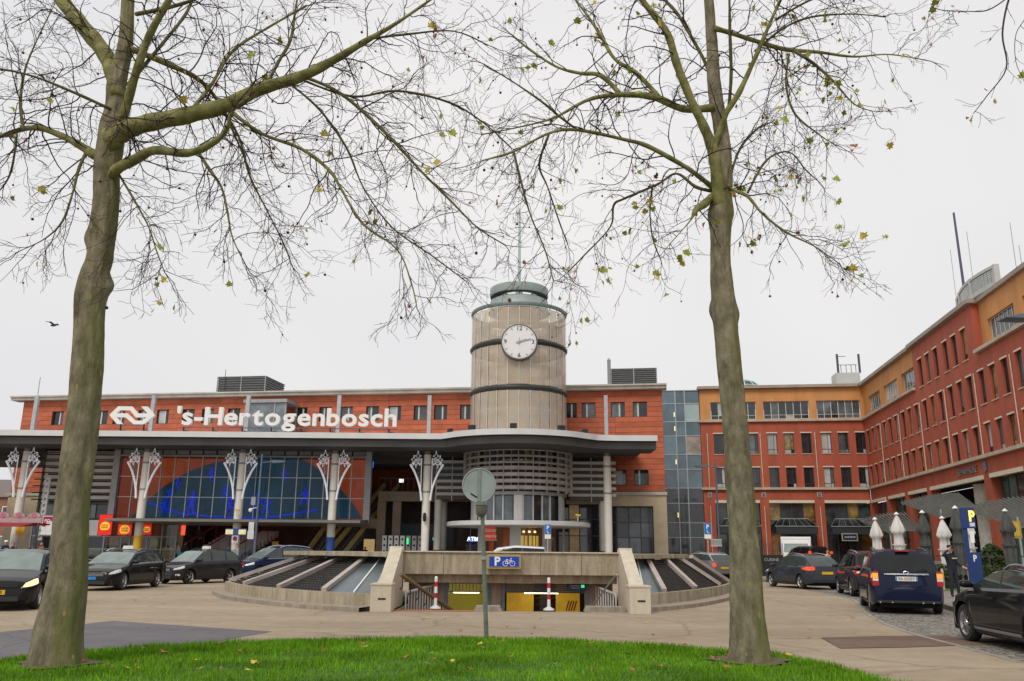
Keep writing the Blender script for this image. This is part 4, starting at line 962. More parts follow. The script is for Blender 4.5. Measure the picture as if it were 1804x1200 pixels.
# far wing ground floor
piers = [(-15.35,-14.27),(-10.12,-9.27),(-5.11,-4.2),(-.1,.02)]
b = MB(); b.wall(-15.35, .0, 6.45, 7.45, [], 0.02, .2)
for a, c in piers[:3] + [(-.1,.62)]: b.box(a, c, 0.02, .6, 0, 6.449)
b.build('ground_floor_wall', RB, ob)
SHOPD = M('ground_floor_glass', (.03,.038,.042), .07, 0, .6, .8, .05, .6, spec=.8, rnd=.5)
SHOPW = M('ground_floor_lit', (.16,.11,.04), .12, 0, .85, 1.6, emit=(1,.6,.15), estr=.03)
SHOPT = M('green_curtain', (.025,.085,.068), .2, 0, .6, 1.2, spec=.7, rnd=.5)
for bi, (a, c) in enumerate(((-14.27,-10.12),(-9.27,-5.11),(-4.2,-.1))):
    q = MB(); q.box(a, c, -.06, .25, 6.2, 6.46); q.build('lintel', LINT, ob)
    n = 4; fr_ = MB()
    xs_ = [a+(c-a)*k/n for k in range(n+1)]
    for x in xs_[1:-1]: fr_.box(x-.05,x+.05,.35,.47,.1,6.2)
    for z in (3.4, 4.55): fr_.box(a,c,.36,.46,z-.05,z+.05)
    fo = fr_.build('shop_window', FRAME_D, ob)
    for k in range(n):
        for j, (z0, z1) in enumerate(((.12,3.35),(3.45,4.5),(4.6,6.18))):
            q = MB(); q.box(xs_[k]+.05,xs_[k+1]-.05,.39,.41,z0,z1); q.build('pane', SHOPW if (j == 2 and (k+bi) % 3 == 1) else [SHOPD, PANE_L, SHOPD][0 if not (j == 2 and k == 3 and bi == 1) else 1] if not (j == 0 and (k+bi) % 4 == 1) else M('brown_lit', (.22,.10,.03), .3, 0, .6, 1), fo)
# right wing walls (x measured from the inner corner towards the viewer)
WL = 52.0
sw = []
k = 0
while 5.47*k < WL - 5:
    sw += [5.47*k + d for d in (.62, 2.35, 4.1)]; k += 1
wh = [(x,x+.86,10.75,12.86) for x in sw] + [(x,x+.86,7.67,9.53) for x in sw]
b = MB(); b.wall(0, WL, 7.62, 13.98, wh, 0, .2); b.build('red_wall', RB, ob, rz=WR)
for x in sw:
    for z0, h_ in ((10.75,2.11),(7.67,1.86)): office_window(x, z0, .86, h_, WR)
bayw = [16.95,18.68,20.42,22.45,24.15,25.9]
b = MB(); b.wall(15.85, 28.2, 13.98, 17.3, [(x,x+.86,13.99,16.1) for x in bayw], 0.0, .2)
b.add([(15.85,0,13.98),(15.85,.5,13.98),(15.85,.5,17.3),(15.85,0,17.3)], [(0,3,2,1)]); b.add([(28.2,0,13.98),(28.2,.5,13.98),(28.2,.5,17.3),(28.2,0,17.3)], [(0,1,2,3)])
b.build('red_bay_wall', RB, ob, rz=WR)
for x in bayw: office_window(x, 13.99, .86, 2.11, WR)
yg = [(1.77,5.6),(6.9,10.9),(12.1,15.6)]; yg2 = [(29.3,33.1),(34.3,38.2),(39.4,43.3),(44.5,48.4)]
b = MB(); b.wall(-.1, 15.84, 14.2, 17.3, [(a,c,14.28,15.95) for a,c in yg], .16, .2); b.build('ochre_wall', OCH, ob, rz=WR); b = MB(); b.wall(28.21, WL, 14.2, 17.3, [(a,c,14.28,15.95) for a,c in yg2], .45, .2); b.build('ochre_wall', OCH, ob, rz=WR)
for a, c in yg: office_window(a, 14.28, c-a, 1.67, WR, .34, 'w', False)
for a, c in yg2: office_window(a, 14.28, c-a, 1.67, WR, .62, 'w', False)
# ledges and cornices
b = MB(); b.box(-15.6, -.26, -.26, .3, 13.99, 14.2); b.build('ledge', LEDGE, ob); b = MB(); b.box(-15.5, -.26, -.24, .3, 7.44, 7.66); b.build('ledge', LEDGE, ob)
b = MB(); b.box(-15.5, -.31, -.3, 12, 17.3, 17.58); b.build('cornice', M('brown_cornice', (.33,.28,.23), .7, 0, .12, 1), ob)
b = MB(); b.box(-.26, 15.8, -.25, .3, 13.985, 14.2); b.build('ledge', LEDGE, ob, rz=WR); b = MB(); b.box(28.3, WL, -.25, .6, 13.985, 14.2); b.build('ledge', LEDGE, ob, rz=WR)
b = MB(); b.box(-.24, WL, -.25, .3, 7.445, 7.66); b.build('ledge', LEDGE, ob, rz=WR)
b = MB(); b.box(-.3, 15.6, -.22, 12, 17.3, 17.58); b.box(15.6, 28.5, -.34, 12, 17.32, 17.6); b.box(28.5, WL, .2, 12, 17.3, 17.58); b.build('cornice', MATS['brown_cornice'], ob, rz=WR)
# thin pale downpipes
DP = M('pale_downpipe', (.62,.52,.42), .5)
for x in (-14.75,-9.72,-4.62):
    for z0, z1 in ((7.7,12.9),(1.2,5.9)): q = MB(); q.cyl((x,-.06,z0),(x,-.06,z1), .042, 6); q.build('downpipe', DP, ob)
    q = MB(); q.box(x-.2,x+.2,-.05,-.0,6.72,7.2); em = q.build('crest', M('crest_stone', (.4,.37,.32), .7, 0, .3, 6), ob); q = MB(); q.box(x-.13,x+.13,-.07,-.052,6.8,7.12); q.build('shield', M('crest_dark', (.12,.13,.16), .6, 0, .5, 9), em)
for k in range(1, 9):
    q = MB(); q.cyl((5.47*k+.03,-.05,7.7),(5.47*k+.03,-.05,12.9), .035, 6); q.build('downpipe', DP, ob, rz=WR)
# right wing ground floor
wp = [(-.02,.2),(4.9,5.78),(10.35,11.41),(15.82,16.73),(26.8,27.84),(32.5,33.5),(38.0,39.0),(43.5,44.5),(49,50)]
b = MB(); b.wall(0, WL, 6.45, 7.45, [], .02, .2)
for a, c in wp[1:]: b.box(a, c, .02, .7, .1, 6.449)
b.build('ground_floor_wall', RB, ob, rz=WR)
b = MB()
for a, c in wp[1:]: b.box(a-.04, c+.04, -.04, .74, .1, 1.1)
b.build('pier_plinth', M('plinth_stone', (.38,.34,.28), .8), ob, rz=WR)
for bi in range(len(wp)-1):
    a, c = wp[bi][1], wp[bi+1][0]
    q = MB(); q.box(a, c, -.06, .25, 6.2, 6.46); q.build('lintel', LINT, ob, rz=WR)
    n = 4 if c-a < 7 else 8; xs_ = [a+(c-a)*j/n for j in range(n+1)]; fr_ = MB()
    dep = .5 if c-a < 7 else 2.6
    for x in xs_[1:-1]: fr_.box(x-.05,x+.05,dep,dep+.1,.1,6.2)
    for z in (2.9, 4.4): fr_.box(a,c,dep+.01,dep+.09,z-.05,z+.05)
    fo = fr_.build('shop_window', FRAME_D, ob, rz=WR)
    for j in range(n):
        for z0, z1 in ((.12,2.85),(2.95,4.35),(4.45,6.18)):
            q = MB(); q.box(xs_[j]+.05,xs_[j+1]-.05,dep+.04,dep+.06,z0,z1); q.build('pane', SHOPT if (j+bi) % 3 else SHOPD, fo)
b = MB(); b.box(.65, WL, .27, 3.2, 6.47, 6.6); b.build('soffit', MATS['dark_grey_metal'], ob, rz=WR)
b = MB(); b.box(-15.3, -.12, .27, 1.0, 6.47, 6.6); b.build('soffit', MATS['dark_grey_metal'], ob)
# big entrance: round pale column and two amber lanterns
q = MB(); q.lathe([(.62,.1),(.62,6.2)], 24, (22.6,1.5)); q.build('entrance_column', M('entrance_white', (.68,.66,.6), .6), ob, 60, rz=WR)
for x in (24.9, 25.9):
    q = MB(); q.lathe([(.12,5.3),(.3,5.9),(.3,6.0),(.1,6.02)], 12, (x,1.4)); q.build('lantern', M('amber_lantern', (.9,.5,.05), .5, emit=(1,.55,.05), estr=1.2), ob, rz=WR)
text('lettering', 'SEMAPHORE', .62, M('sign_letters_grey', (.22,.20,.20), .5), ob, (-.04,-24.3,6.92), .03, .0, rz=WR)
q = MB(); q.prism([(27.3-.22,6.75),(27.3,6.55),(27.3+.22,6.75),(27.3+.22,7.25),(27.3-.22,7.25)], -.06, -.0, 'y'); q.build('crest', M('crest_blue', (.12,.2,.28), .5, 0, .5, 8), ob, rz=WR)
# roofs, hidden mass and far return walls
b = MB(); b.box(-15.1, 12, .5, 12, 17.1, 17.29); b.build('flat_roof', DGREY, ob)
b = MB(); b.add([(-15.35,0,0),(-15.35,12,0),(-15.35,12,17.3),(-15.35,0,17.3)], [(0,3,2,1)]); b.build('end_wall', RB, ob)
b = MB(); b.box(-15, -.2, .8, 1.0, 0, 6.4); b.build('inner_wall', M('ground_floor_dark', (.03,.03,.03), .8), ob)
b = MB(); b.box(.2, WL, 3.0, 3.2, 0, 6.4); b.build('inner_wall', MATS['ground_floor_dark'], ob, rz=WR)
# rooftop: curved glass block screen, poles, plant box with rails, green dome
sg = bpy.data.objects.new('rooftop_screen', None); COL.objects.link(sg); sg.parent = ob; sg.rotation_euler = (0,0,WR)
arc = [(23.6+7.6*t, .9-.8*math.sin(math.pi*t*.8)) for t in (0,.1,.2,.3,.4,.5,.6,.7,.8,.9,1)]
SCR = M('screen_concrete', (.48,.48,.47), .6, 0, .06, 1)
GBK = M('glass_block', (.52,.56,.54), .2, 0, .1, 3, spec=.7)
def ztop(i): return 19.05 - .01*i
q = MB()
for i in range(10):
    (xa,ya),(xb,yb) = arc[i], arc[i+1]
    q.add([(xa,ya,ztop(i)-.2),(xb,yb,ztop(i+1)-.2),(xb,yb,ztop(i+1)),(xa,ya,ztop(i)),(xa,ya+.3,ztop(i)),(xb,yb+.3,ztop(i+1))], [(0,1,2,3),(3,2,5,4)])
    q.add([(xa,ya,17.6),(xb,yb,17.6),(xb,yb,17.85),(xa,ya,17.85)], [(0,1,2,3)])
for i in (0, 2, 6, 10): x, y = arc[i]; q.box(x-.12, x+.12, y-.03, y+.3, 17.6, ztop(i))
q.build('frame', SCR, sg)
for i in range(10):
    (xa,ya),(xb,yb) = arc[i], arc[i+1]
    for j in range(7):
        zz0 = 17.88+(ztop(i)-.22-17.88)*j/7; zz1 = 17.88+(ztop(i)-.22-17.88)*(j+1)/7-.04
        for h_ in range(2):
            f0, f1 = h_*.5+.03, h_*.5+.47
            q = MB(); q.add([(xa+(xb-xa)*f0,ya+(yb-ya)*f0+.04,zz0),(xa+(xb-xa)*f1,ya+(yb-ya)*f1+.04,zz0),(xa+(xb-xa)*f1,ya+(yb-ya)*f1+.04,zz1),(xa+(xb-xa)*f0,ya+(yb-ya)*f0+.04,zz1)], [(0,1,2,3)]); q.build('glass_block', GBK, sg)
q = MB()
for i in range(10): (xa,ya),(xb,yb) = arc[i], arc[i+1]; q.add([(xa,ya+.1,17.6),(xb,yb+.1,17.6),(xb,yb+.1,ztop(i+1)-.1),(xa,ya+.1,ztop(i)-.1)], [(0,1,2,3)])
q.build('backing', MGREY, sg)
def on_wing(u, v, back=2.0):
    p = PL(u, v, Q0 + UX*back, ANG+math.pi/2) - Q0; return -(p.dot(UY)), PL(u, v, Q0 + UX*back, ANG+math.pi/2).z
x, z = on_wing(1680, 375); q = MB(); q.tube([(x+.2,2.0,17.5),(x,2.0,z)], [.11,.08], 8); q.build('flag_pole', M('purple_pole', (.08,.06,.13), .5), ob, rz=WR)
for u, v in ((1703,408),(1779,392),(1795,432),(1674,440)):
    x, z = on_wing(u, v); q = MB(); q.cyl((x,2.0,17.5),(x,2.0,z), .02, 4); q.build('antenna', MGREY, ob, rz=WR)
q = MB(); q.box(33, 44, 1.8, 6, 17.58, 18.5); q.build('plant_room', SCR, ob, rz=WR)
def on_far(u, v, back): p = PL(u, v, Q0 + UY*back, ANG); d = p - Q0; return d.dot(UX), p.z
xa, z1 = on_far(1472, 657, 2); xb, z0 = on_far(1516, 672, 2); q = MB(); q.box(xa, xb, 2, 4, 17.5, z1); q.build('plant_room', SCR, ob)
q = MB()
for u, vt, r_ in ((1474,624,.11),(1512,624,.11)): x, zt_ = on_far(u, vt, 2.2); q.cyl((x,2.2,z1),(x,2.2,zt_), r_, 6)
for u in (1481,1490,1499,1507): x, zt_ = on_far(u, 643, 2.1); q.cyl((x,2.1,z1),(x,2.1,zt_), .03, 5)
q.bar((xa+.2,2.1,on_far(1490,643,2.1)[1]),(xb-.2,2.1,on_far(1490,643,2.1)[1]), .05); q.bar((xa+.2,2.1,on_far(1490,628,2.1)[1]),(xb-1.2,2.1,on_far(1490,628,2.1)[1]), .05)
q.build('roof_rail', DGREY, ob)
dm = bpy.data.objects.new('roof_dome', None); COL.objects.link(dm); dm.parent = ob
xd, _ = on_far(1308, 670, 5); dm.location = (xd, 5, 17.55)
DG = M('pale_green_steel', (.42,.58,.50), .5, 0, .08, 2)
q = MB()
for k in range(12):
    a = k*math.pi/6; q.tube([(1.9*math.cos(a)*math.cos(R(e)), 1.9*math.sin(a)*math.cos(R(e)), .25+1.35*math.sin(R(e))) for e in range(0,91,15)], .06, 4)
for e in (0,25,50,72): q.tube([(1.9*math.cos(R(e))*math.cos(R(h_)), 1.9*math.cos(R(e))*math.sin(R(h_)), .25+1.35*math.sin(R(e))) for h_ in range(0,361,20)], .05, 4)
q.build('dome_rib', DG, dm); q = MB(); q.lathe([(1.86*math.cos(R(e)), .25+1.3*math.sin(R(e))) for e in range(0,91,10)], 24); q.build('dome_glass', glass_mat('dome_glass', (.75,.9,.85), .3), dm, 60)
q = MB(); q.lathe([(0,0),(2.3,0),(2.3,.25),(0,.25)], 24); q.build('dome_base', LGREY, dm)

# ================================================================ glass link between station and offices
gl_ = thing('glass_link', 'narrow blue grey glass curtain wall joining the station and the offices', 'glass building', (Q0.x, Q0.y, 0), ANG)
def fl(u, v): return on_far(u, v, 0)
rows = [fl(1205, v)[1] for v in (975,947,921,887,860,827,801,768,743,711,689)]; rows[0] = .1
cols = [fl(1164,830)[0]-1.5, fl(1194,830)[0], fl(1211,830)[0], -15.36]
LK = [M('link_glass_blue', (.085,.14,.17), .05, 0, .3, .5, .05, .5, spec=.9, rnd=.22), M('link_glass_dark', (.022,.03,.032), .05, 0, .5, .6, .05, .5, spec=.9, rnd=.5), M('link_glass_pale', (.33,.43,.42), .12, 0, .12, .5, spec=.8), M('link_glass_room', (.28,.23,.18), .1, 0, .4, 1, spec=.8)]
for i in range(3):
    for j in range(10):
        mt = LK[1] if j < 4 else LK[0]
        if (i, j) == (2, 8): mt = LK[2]
        if (i, j) == (2, 6): mt = LK[3]
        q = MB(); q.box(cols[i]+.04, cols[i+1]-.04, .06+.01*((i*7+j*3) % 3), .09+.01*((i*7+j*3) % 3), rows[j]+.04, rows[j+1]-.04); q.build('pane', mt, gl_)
for x in cols[1:3]: q = MB(); q.box(x-.045,x+.045,0,.12,.1,rows[-1]); q.build('mullion', STEEL, gl_)
for z in rows[1:-1]: q = MB(); q.box(cols[0],cols[3],.02,.11,z-.035,z+.035); q.build('transom', STEEL, gl_)
q = MB(); q.box(cols[0],cols[3],.0,3,rows[-1],rows[-1]+.1); q.build('coping', MGREY, gl_)
q = MB(); q.box(cols[0],cols[3],.3,.4,.1,rows[-1]); q.build('inner_wall', M('link_inner', (.05,.05,.05), .8), gl_)
for j in (2,5,7,9-1): q = MB(); z = rows[j]+.5; q.box(cols[1]-.17,cols[1]-.07,-.03,.05,z,z+.45); q.build('lamp', M('link_lamp', (.8,.75,.3), .5, emit=(1,.9,.4), estr=.6), gl_)
# ================================================================ glass awnings of the far wing shops
def world(lx, ly, z): return Q0 * 1.0 + UX*lx + UY*ly + Vector((0,0,z-Q0.z))
for (a, c), lab in zip(((-14.2,-10.3),(-9.1,-5.2),(-4.1,-.2)), ('sloping glass awning partly behind the right tree trunk', 'sloping glass awning above the white camper van', 'sloping glass awning nearest the inner corner of the offices')):
    t = thing('glass_awning', lab, 'awning', (Q0.x, Q0.y, 0), ANG)
    f = MB(); zt_, zf = 4.75, 4.0
    n = 6
    for k in range(n+1):
        x = a+(c-a)*k/n; xt = a+.7+(c-a-1.4)*k/n; f.bar((xt,-.1,zt_),(x,-1.6,zf), .028)
    f.bar((a,-1.6,zf),(c,-1.6,zf), .06); f.bar((a+.7,-.1,zt_),(c-.7,-.1,zt_), .06); f.build('frame', STEEL, t)
    for k in range(n):
        x0_, x1_ = a+(c-a)*k/n, a+(c-a)*(k+1)/n; y0_, y1_ = a+.7+(c-a-1.4)*k/n, a+.7+(c-a-1.4)*(k+1)/n
        q = MB(); q.add([(x0_+.03,-1.58,zf-.02),(x1_-.03,-1.58,zf-.02),(y1_-.03,-.12,zt_-.02),(y0_+.03,-.12,zt_-.02)], [(0,1,2,3)]); q.build('pane', SHOPD, t)
    q = MB(); q.box(a+.1,c-.1,-1.55,-.2,3.3,3.4); q.box(a+.1,c-.1,-1.56,-1.5,3.3,4.0); q.build('fascia', M('awning_dark', (.03,.035,.04), .4), t)
# framed shop sign under the inner awning
t = thing('framed_sign', 'dark framed shop sign below the glass awning near the inner corner', 'sign', (Q0.x, Q0.y, 0), ANG)
q = MB(); q.box(-3.3,-1.9,-1.75,-1.66,2.7,3.4); q.build('frame', M('sign_frame_tan', (.34,.30,.22), .5), t); q = MB(); q.box(-3.2,-2.0,-1.77,-1.751,2.8,3.3); q.build('panel', M('sign_navy', (.01,.015,.03), .3), t)
q = MB()
for k in range(7): q.box(-3.05+k*.14,-2.96+k*.14,-1.782,-1.771,2.97,3.13)
q.build('lettering', M('sign_pale_blue', (.3,.4,.6), .5), t)
# ================================================================ slatted steel canopies in front of the right wing
SLT = M('slat_steel', (.19,.195,.18), .5, .3, .1, 2)
def lx_(x, s_, z): return Vector((x, -s_, z))
for ds_, dz_, cnt, lab in ((0, 0, 19, 'large fanned slatted steel canopy over the office entrance'), (-12.2, -.75, 14, 'far slatted steel canopy by the inner corner behind the white parasols'), (11.6, -.95, 17, 'slatted steel canopy at the picture edge behind the dark parasol')):
    t = thing('slatted_canopy', lab, 'canopy', (Q0.x, Q0.y, 0), ANG, 'slatted canopies along the right wing')
    A_, B_, C_, D_ = lx_(-3.0,19.6+ds_,5.15+dz_), lx_(-.2,22.6+ds_,5.62+dz_), lx_(-.2,26.9+ds_,4.05+dz_), lx_(-1.6,23.4+ds_,3.95+dz_)
    for k in range(cnt):
        f = k/(cnt-1); up_ = Vector((0,0,.16*math.sin(math.pi*f))); q = MB(); q.bar(A_.lerp(B_, f)+up_, D_.lerp(C_, f)+up_, .07, .10); q.build('slat', SLT, t)
    q = MB()
    for g_ in (.04, .5, .96): q.tube([A_.lerp(D_, g_).lerp(B_.lerp(C_, g_), k/6)+Vector((0,0,.16*math.sin(math.pi*k/6)-.10)) for k in range(7)], .05, 6)
    q.build('purlin', MGREY, t)
    q = MB(); q.tube([A_.lerp(C_,.5)+Vector((0,0,-.1)), Vector(((A_.x+C_.x)/2, (A_.y+C_.y)/2, .1))], .07, 6); q.build('support', STEEL, t)
# ================================================================ terrace on the right: parasols, kiosk, hedge, posts
def parasol(u, vt, Y, mat, label, group, H=None):
    p = P(u, vt, Y); zt_ = p.z; base = .13
    t = thing('closed_parasol', label, 'parasol', (p.x, Y, base), random.uniform(0,3), group); h = zt_ - base
    s = MB(); s.cyl((0,0,0),(0,0,h-.02), .035, 8); s.lathe([(0,0),(.32,0),(.32,.1),(.05,.16)], 16); s.build('pole', MGREY, t, 50)
    n = 26; rr = random.Random(int(u)); prof = [(.03,h-.08),(.14,h-.28),(.27,h-.62),(.33,h-.86),(.30,h-.95),(.22,h-1.02),(.22,h-1.3),(.25,h-1.7),(.23,h-2.0),(.25,h-2.3),(.20,h-2.45),(.24,h-2.72),(.25,h-2.85)]; prof = [(r*.88, z) for r, z in prof]
    c = MB(); k = len(prof); ph = [rr.uniform(0,6) for _ in range(4)]
    for j in range(n):
        a = 2*math.pi*j/n
        for i, (r, z) in enumerate(prof):
            fold = 1 + (.17*math.cos(8*a+ph[0]) + .08*math.sin(5*a+ph[1]+z*1.5) + .06*math.sin(13*a+ph[2]-z*2))*(.5 if i < 2 else 1); c.v.append((r*fold*math.cos(a), r*fold*math.sin(a), z+.04*math.cos(8*a+ph[0])*(i > 2)))
    for j in range(n):
        for i in range(k-1): c.f.append((j*k+i, j*k+i+1, ((j+1) % n)*k+i+1, ((j+1) % n)*k+i)); c.m.append(0)
    c.build('cloth', mat, t, 70)
    s = MB(); s.lathe([(.05,h-.1),(.13,h-.06),(.10,h-.03),(.03,h+.04),(0,h+.06)], 10); s.build('finial', WHITE, t, 60)
    s = MB(); s.lathe([(.27,h-1.52),(.31,h-1.52),(.31,h-1.46),(.27,h-1.46)], 16); s.build('tie_strap', mat, t)
PW = M('parasol_white', (.66,.64,.61), .85, 0, .08, 3, .2, 20); PD = M('parasol_charcoal', (.075,.075,.072), .85, 0, .2, 3, .2, 20)
parasol(1541, 913, 43.5, PW, 'leftmost white closed parasol, nearest the inner corner', 'closed white parasols')
parasol(1579, 904, 41.5, PW, 'second white closed parasol from the inner corner, above the blue car', 'closed white parasols')
parasol(1659, 911, 40.5, PW, 'third white closed parasol, between the two taller dark ones', 'closed white parasols')
parasol(1701, 906, 39.0, PW, 'white closed parasol partly behind the blue parking column', 'closed white parasols')
parasol(1624, 901, 38.5, PD, 'leftmost charcoal closed parasol right above the blue car', 'closed charcoal parasols')
parasol(1682, 893, 37.0, PD, 'middle charcoal closed parasol just left of the blue parking column', 'closed charcoal parasols')
parasol(1770, 898, 37.0, PD, 'rightmost charcoal closed parasol near the picture edge', 'closed charcoal parasols')
# parking payment column
KB = M('parking_blue', (.006,.032,.15), .4, 0, .1, 1.5); PYEL = M('parking_letter_lit', (.9,.6,.1), .4, emit=(1,.66,.12), estr=.9)
kp = G(1726, 1066, .13); t = thing('parking_column', 'tall blue parking payment column with lit P', 'parking machine', (kp.x, kp.y, .13), R(-24)); t.scale = (.72,.6,1)
s = MB(); s.prism([(-.27,0),(.25,0),(.25,1.5),(-.27,1.5)], -.2, .22, 'y'); s.build('cabinet', KB, t)
s = MB(); s.box(-.30,-.12,-.08,.16,1.5,2.8); s.build('post', KB, t)
s = MB(); s.box(-.33,.20,-.16,.2,2.2,2.8); hd = s.build('head', KB, t)
text('lettering', 'P', .42, PYEL, hd, (.08,-.17,2.54), .006, .02); s = MB(); s.box(-.02,.17,-.172,-.161,2.25,2.36); s.build('label_plate', LGREY, hd)
text('lettering', 'P', .26, WHITE, t, (.02,-.215,1.32), .006, .008)
s = MB(); s.box(-.06,.1,-.12,-.1,1.78,2.12); s.build('notice', WHITE, t)
# wooden posts
WD = M('weathered_wood', (.45,.37,.26), .8, 0, .2, 5)
for u, v, lab in ((1663,1040,'wooden bollard post beside the blue car'), (1711,1044,'wooden bollard post just left of the parking column'), (1758,1030,'wooden bollard post behind the black car')):
    p = G(u, v, .13); s = MB(); s.tube([(0,0,0),(.01,0,.8),(0,0,.86)], [.06,.055,.03], 8); o_ = s.build('wooden_post', WD, None, 50, loc=(p.x,p.y,.13)); tag(o_, lab, 'post', 'wooden posts at the verge')
# verge grass strip and hedge
vg = MB(); vg.box(15.9, 36, 35.2, 38.0, .1, .15); tag(vg.build('verge', M('verge_grass', (.07,.16,.02), .9, 0, .4, 6)), kind='structure')
rh = random.Random(9)
t = thing('hedge', 'low clipped dark green hedge behind the grass verge', 'hedge', (0,0,0))
s = MB(); s.box(16.4, 36, 37.6, 38.4, .1, .95); s.build('core', M('hedge_core', (.02,.03,.012), .9, 0, .3, 5), t)
HM = [M('hedge_leaf_a', (.05,.08,.02), .6, 0, .3, 3), M('hedge_leaf_b', (.08,.10,.025), .6, 0, .3, 3), M('hedge_leaf_c', (.025,.045,.012), .6, 0, .3, 3)]
s = MB()
for i in range(7000):
    x = rh.uniform(16.2, 32); f = rh.random(); 
    if f < .6: y, z = rh.uniform(37.35,37.7), rh.uniform(.15,1.0)
    else: y, z = rh.uniform(37.4,38.6), rh.uniform(.9,1.12)
    d = .05; s.c = rh.randrange(3); s.add([(x+rh.gauss(0,d),y+rh.gauss(0,d),z+rh.gauss(0,d)) for _ in range(3)], [(0,1,2)])
s.build('leaves', HM, t)
# bar and lamps of the terrace fence
t = thing('terrace_railing', 'thin dark horizontal railing bar across the terrace', 'railing', (0,0,0))
s = MB(); s.bar((17.5,38.9,1.5),(36,38.9,1.5), .05); s.build('bar', DGREY, t)
for x in (17.6,21.5,25.5,29.5,33.5): s = MB(); s.box(x-.03,x+.03,38.87,38.93,.1,1.5); s.build('post', DGREY, t)
# leafy shrub behind the kiosk
t = thing('terrace_shrub', 'round leafy shrub between parking column and rightmost dark parasol', 'shrub', (P(1748,975,40).x, 40, .13))
s = MB()
for i in range(2600):
    a, e, r = rh.uniform(0,6.28), rh.uniform(-.6,1.5), rh.uniform(.35,.95)**.6; c = Vector((r*.55*math.cos(a)*math.cos(e), r*.55*math.sin(a)*math.cos(e), 1.15+r*.75*math.sin(e))); s.c = rh.randrange(3)
    s.add([c+Vector((rh.gauss(0,.06),rh.gauss(0,.06),rh.gauss(0,.06))) for _ in range(3)], [(0,1,2)])
s.build('foliage', HM, t); s = MB()
for k in range(5): s.tube([(0,0,0),(rh.uniform(-.1,.1),rh.uniform(-.1,.1),.6),(rh.uniform(-.35,.35),rh.uniform(-.35,.35),1.5)], [.04,.03,.01], 5)
s.build('stem', M('shrub_stem', (.09,.07,.05), .8), t)
# yellow framed terrace sign on the right edge
p = P(1786, 933, 38.5); t = thing('terrace_sign', 'yellow framed sign behind the rightmost dark parasol', 'sign', (p.x, 38.5, p.z), R(-14))
s = MB(); s.box(-.3,.3,0,.05,-.38,.38); s.build('frame', M('gold_frame', (.45,.28,.04), .4), t); s = MB(); s.box(-.22,.22,-.02,-.002,-.28,.28); s.build('panel', M('sign_ochre', (.55,.38,.05), .5), t); s = MB(); s.box(-.03,.03,.06,.1,-p.z+.13,-.38); s.build('post', DGREY, t)
# low dark terrace screens
for u0, u1, v0, v1, Y, lab in ((1339,1380,978,1003,56,'black terrace screen with pale lettering by the far pavement'),):
    a_ = P(u0,v1,Y); c_ = P(u1,v0,Y); t = thing('terrace_screen', lab, 'screen', (0,Y,0)); s = MB(); s.box(a_.x,c_.x,0,.06,.13,c_.z); s.build('panel', BLACK, t)
    s = MB()
    for k in range(14): x = a_.x+(c_.x-a_.x)*k/13; s.cyl((x,.03,c_.z),(x,.03,c_.z+.75), .018, 5)
    s.build('bars', DGREY, t); text('lettering', 'CUISINE', .26, M('pale_letters', (.4,.38,.34), .6), t, ((a_.x+c_.x)/2,-.01,(a_.z+c_.z)/2+.15), .004)
# ================================================================ sunken bicycle parking entrance
def concrete_mat(name, c1, c2, streak=1.0):
    m = bpy.data.materials.new(name); m.use_nodes = True; n = m.node_tree.nodes; l = m.node_tree.links; b = n['Principled BSDF']; b.inputs['Roughness'].default_value = .85
    t = n.new('ShaderNodeTexCoord'); mp = n.new('ShaderNodeMapping'); mp.inputs['Scale'].default_value = (2.6, 2.6, .45); l.new(t.outputs['Object'], mp.inputs[0])
    a = n.new('ShaderNodeTexNoise'); a.inputs['Scale'].default_value = 1.6; a.inputs['Detail'].default_value = 9; a.inputs['Roughness'].default_value = .7; l.new(mp.outputs[0], a.inputs['Vector'])
    r = n.new('ShaderNodeValToRGB'); r.color_ramp.elements[0].position = .3; r.color_ramp.elements[1].position = .66; r.color_ramp.elements[0].color = (*c1,1); r.color_ramp.elements[1].color = (*c2,1)
    l.new(a.outputs['Fac'], r.inputs['Fac']); g2 = n.new('ShaderNodeTexNoise'); g2.inputs['Scale'].default_value = 45; l.new(t.outputs['Object'], g2.inputs['Vector'])
    x = n.new('ShaderNodeMix'); x.data_type = 'RGBA'; x.blend_type = 'OVERLAY'; x.inputs[0].default_value = .35; l.new(r.outputs[0], x.inputs[6]); l.new(g2.outputs['Fac'], x.inputs[7]); l.new(x.outputs[2], b.inputs['Base Color'])
    bp = n.new('ShaderNodeBump'); bp.inputs['Strength'].default_value = .25; bp.inputs['Distance'].default_value = .02; l.new(g2.outputs['Fac'], bp.inputs['Height']); l.new(bp.outputs[0], b.inputs['Normal']); return m
CON = concrete_mat('stained_concrete', (.20,.165,.108), (.47,.405,.295)); COND = concrete_mat('dirty_concrete', (.19,.155,.12), (.38,.33,.26)); CONL = concrete_mat('pale_concrete', (.47,.41,.31), (.62,.555,.44))
rm = thing('bicycle_parking_entrance', 'concrete bicycle parking entrance sunk into the square', 'parking entrance', (0,0,0))
# big lintel beam in bays with open joints
xb = [-3.38,-1.95,-.55,.9,2.1,3.32]
for i in range(5): s = MB(); s.box(xb[i]+.006, xb[i+1]-.006, 25.5+.004*(i % 2), 25.95, .88, 1.5); s.build('beam', CON, rm)
s = MB(); s.box(-3.4,3.34,25.44,26.0,1.5,1.535); s.build('coping', CONL, rm)
s = MB(); s.box(-3.12,3.16,25.8,26.1,.63,.876); s.build('header', CON, rm)
s = MB(); s.box(-3.3,3.3,25.96,30.5,1.2,1.45); s.build('roof_slab', CON, rm)
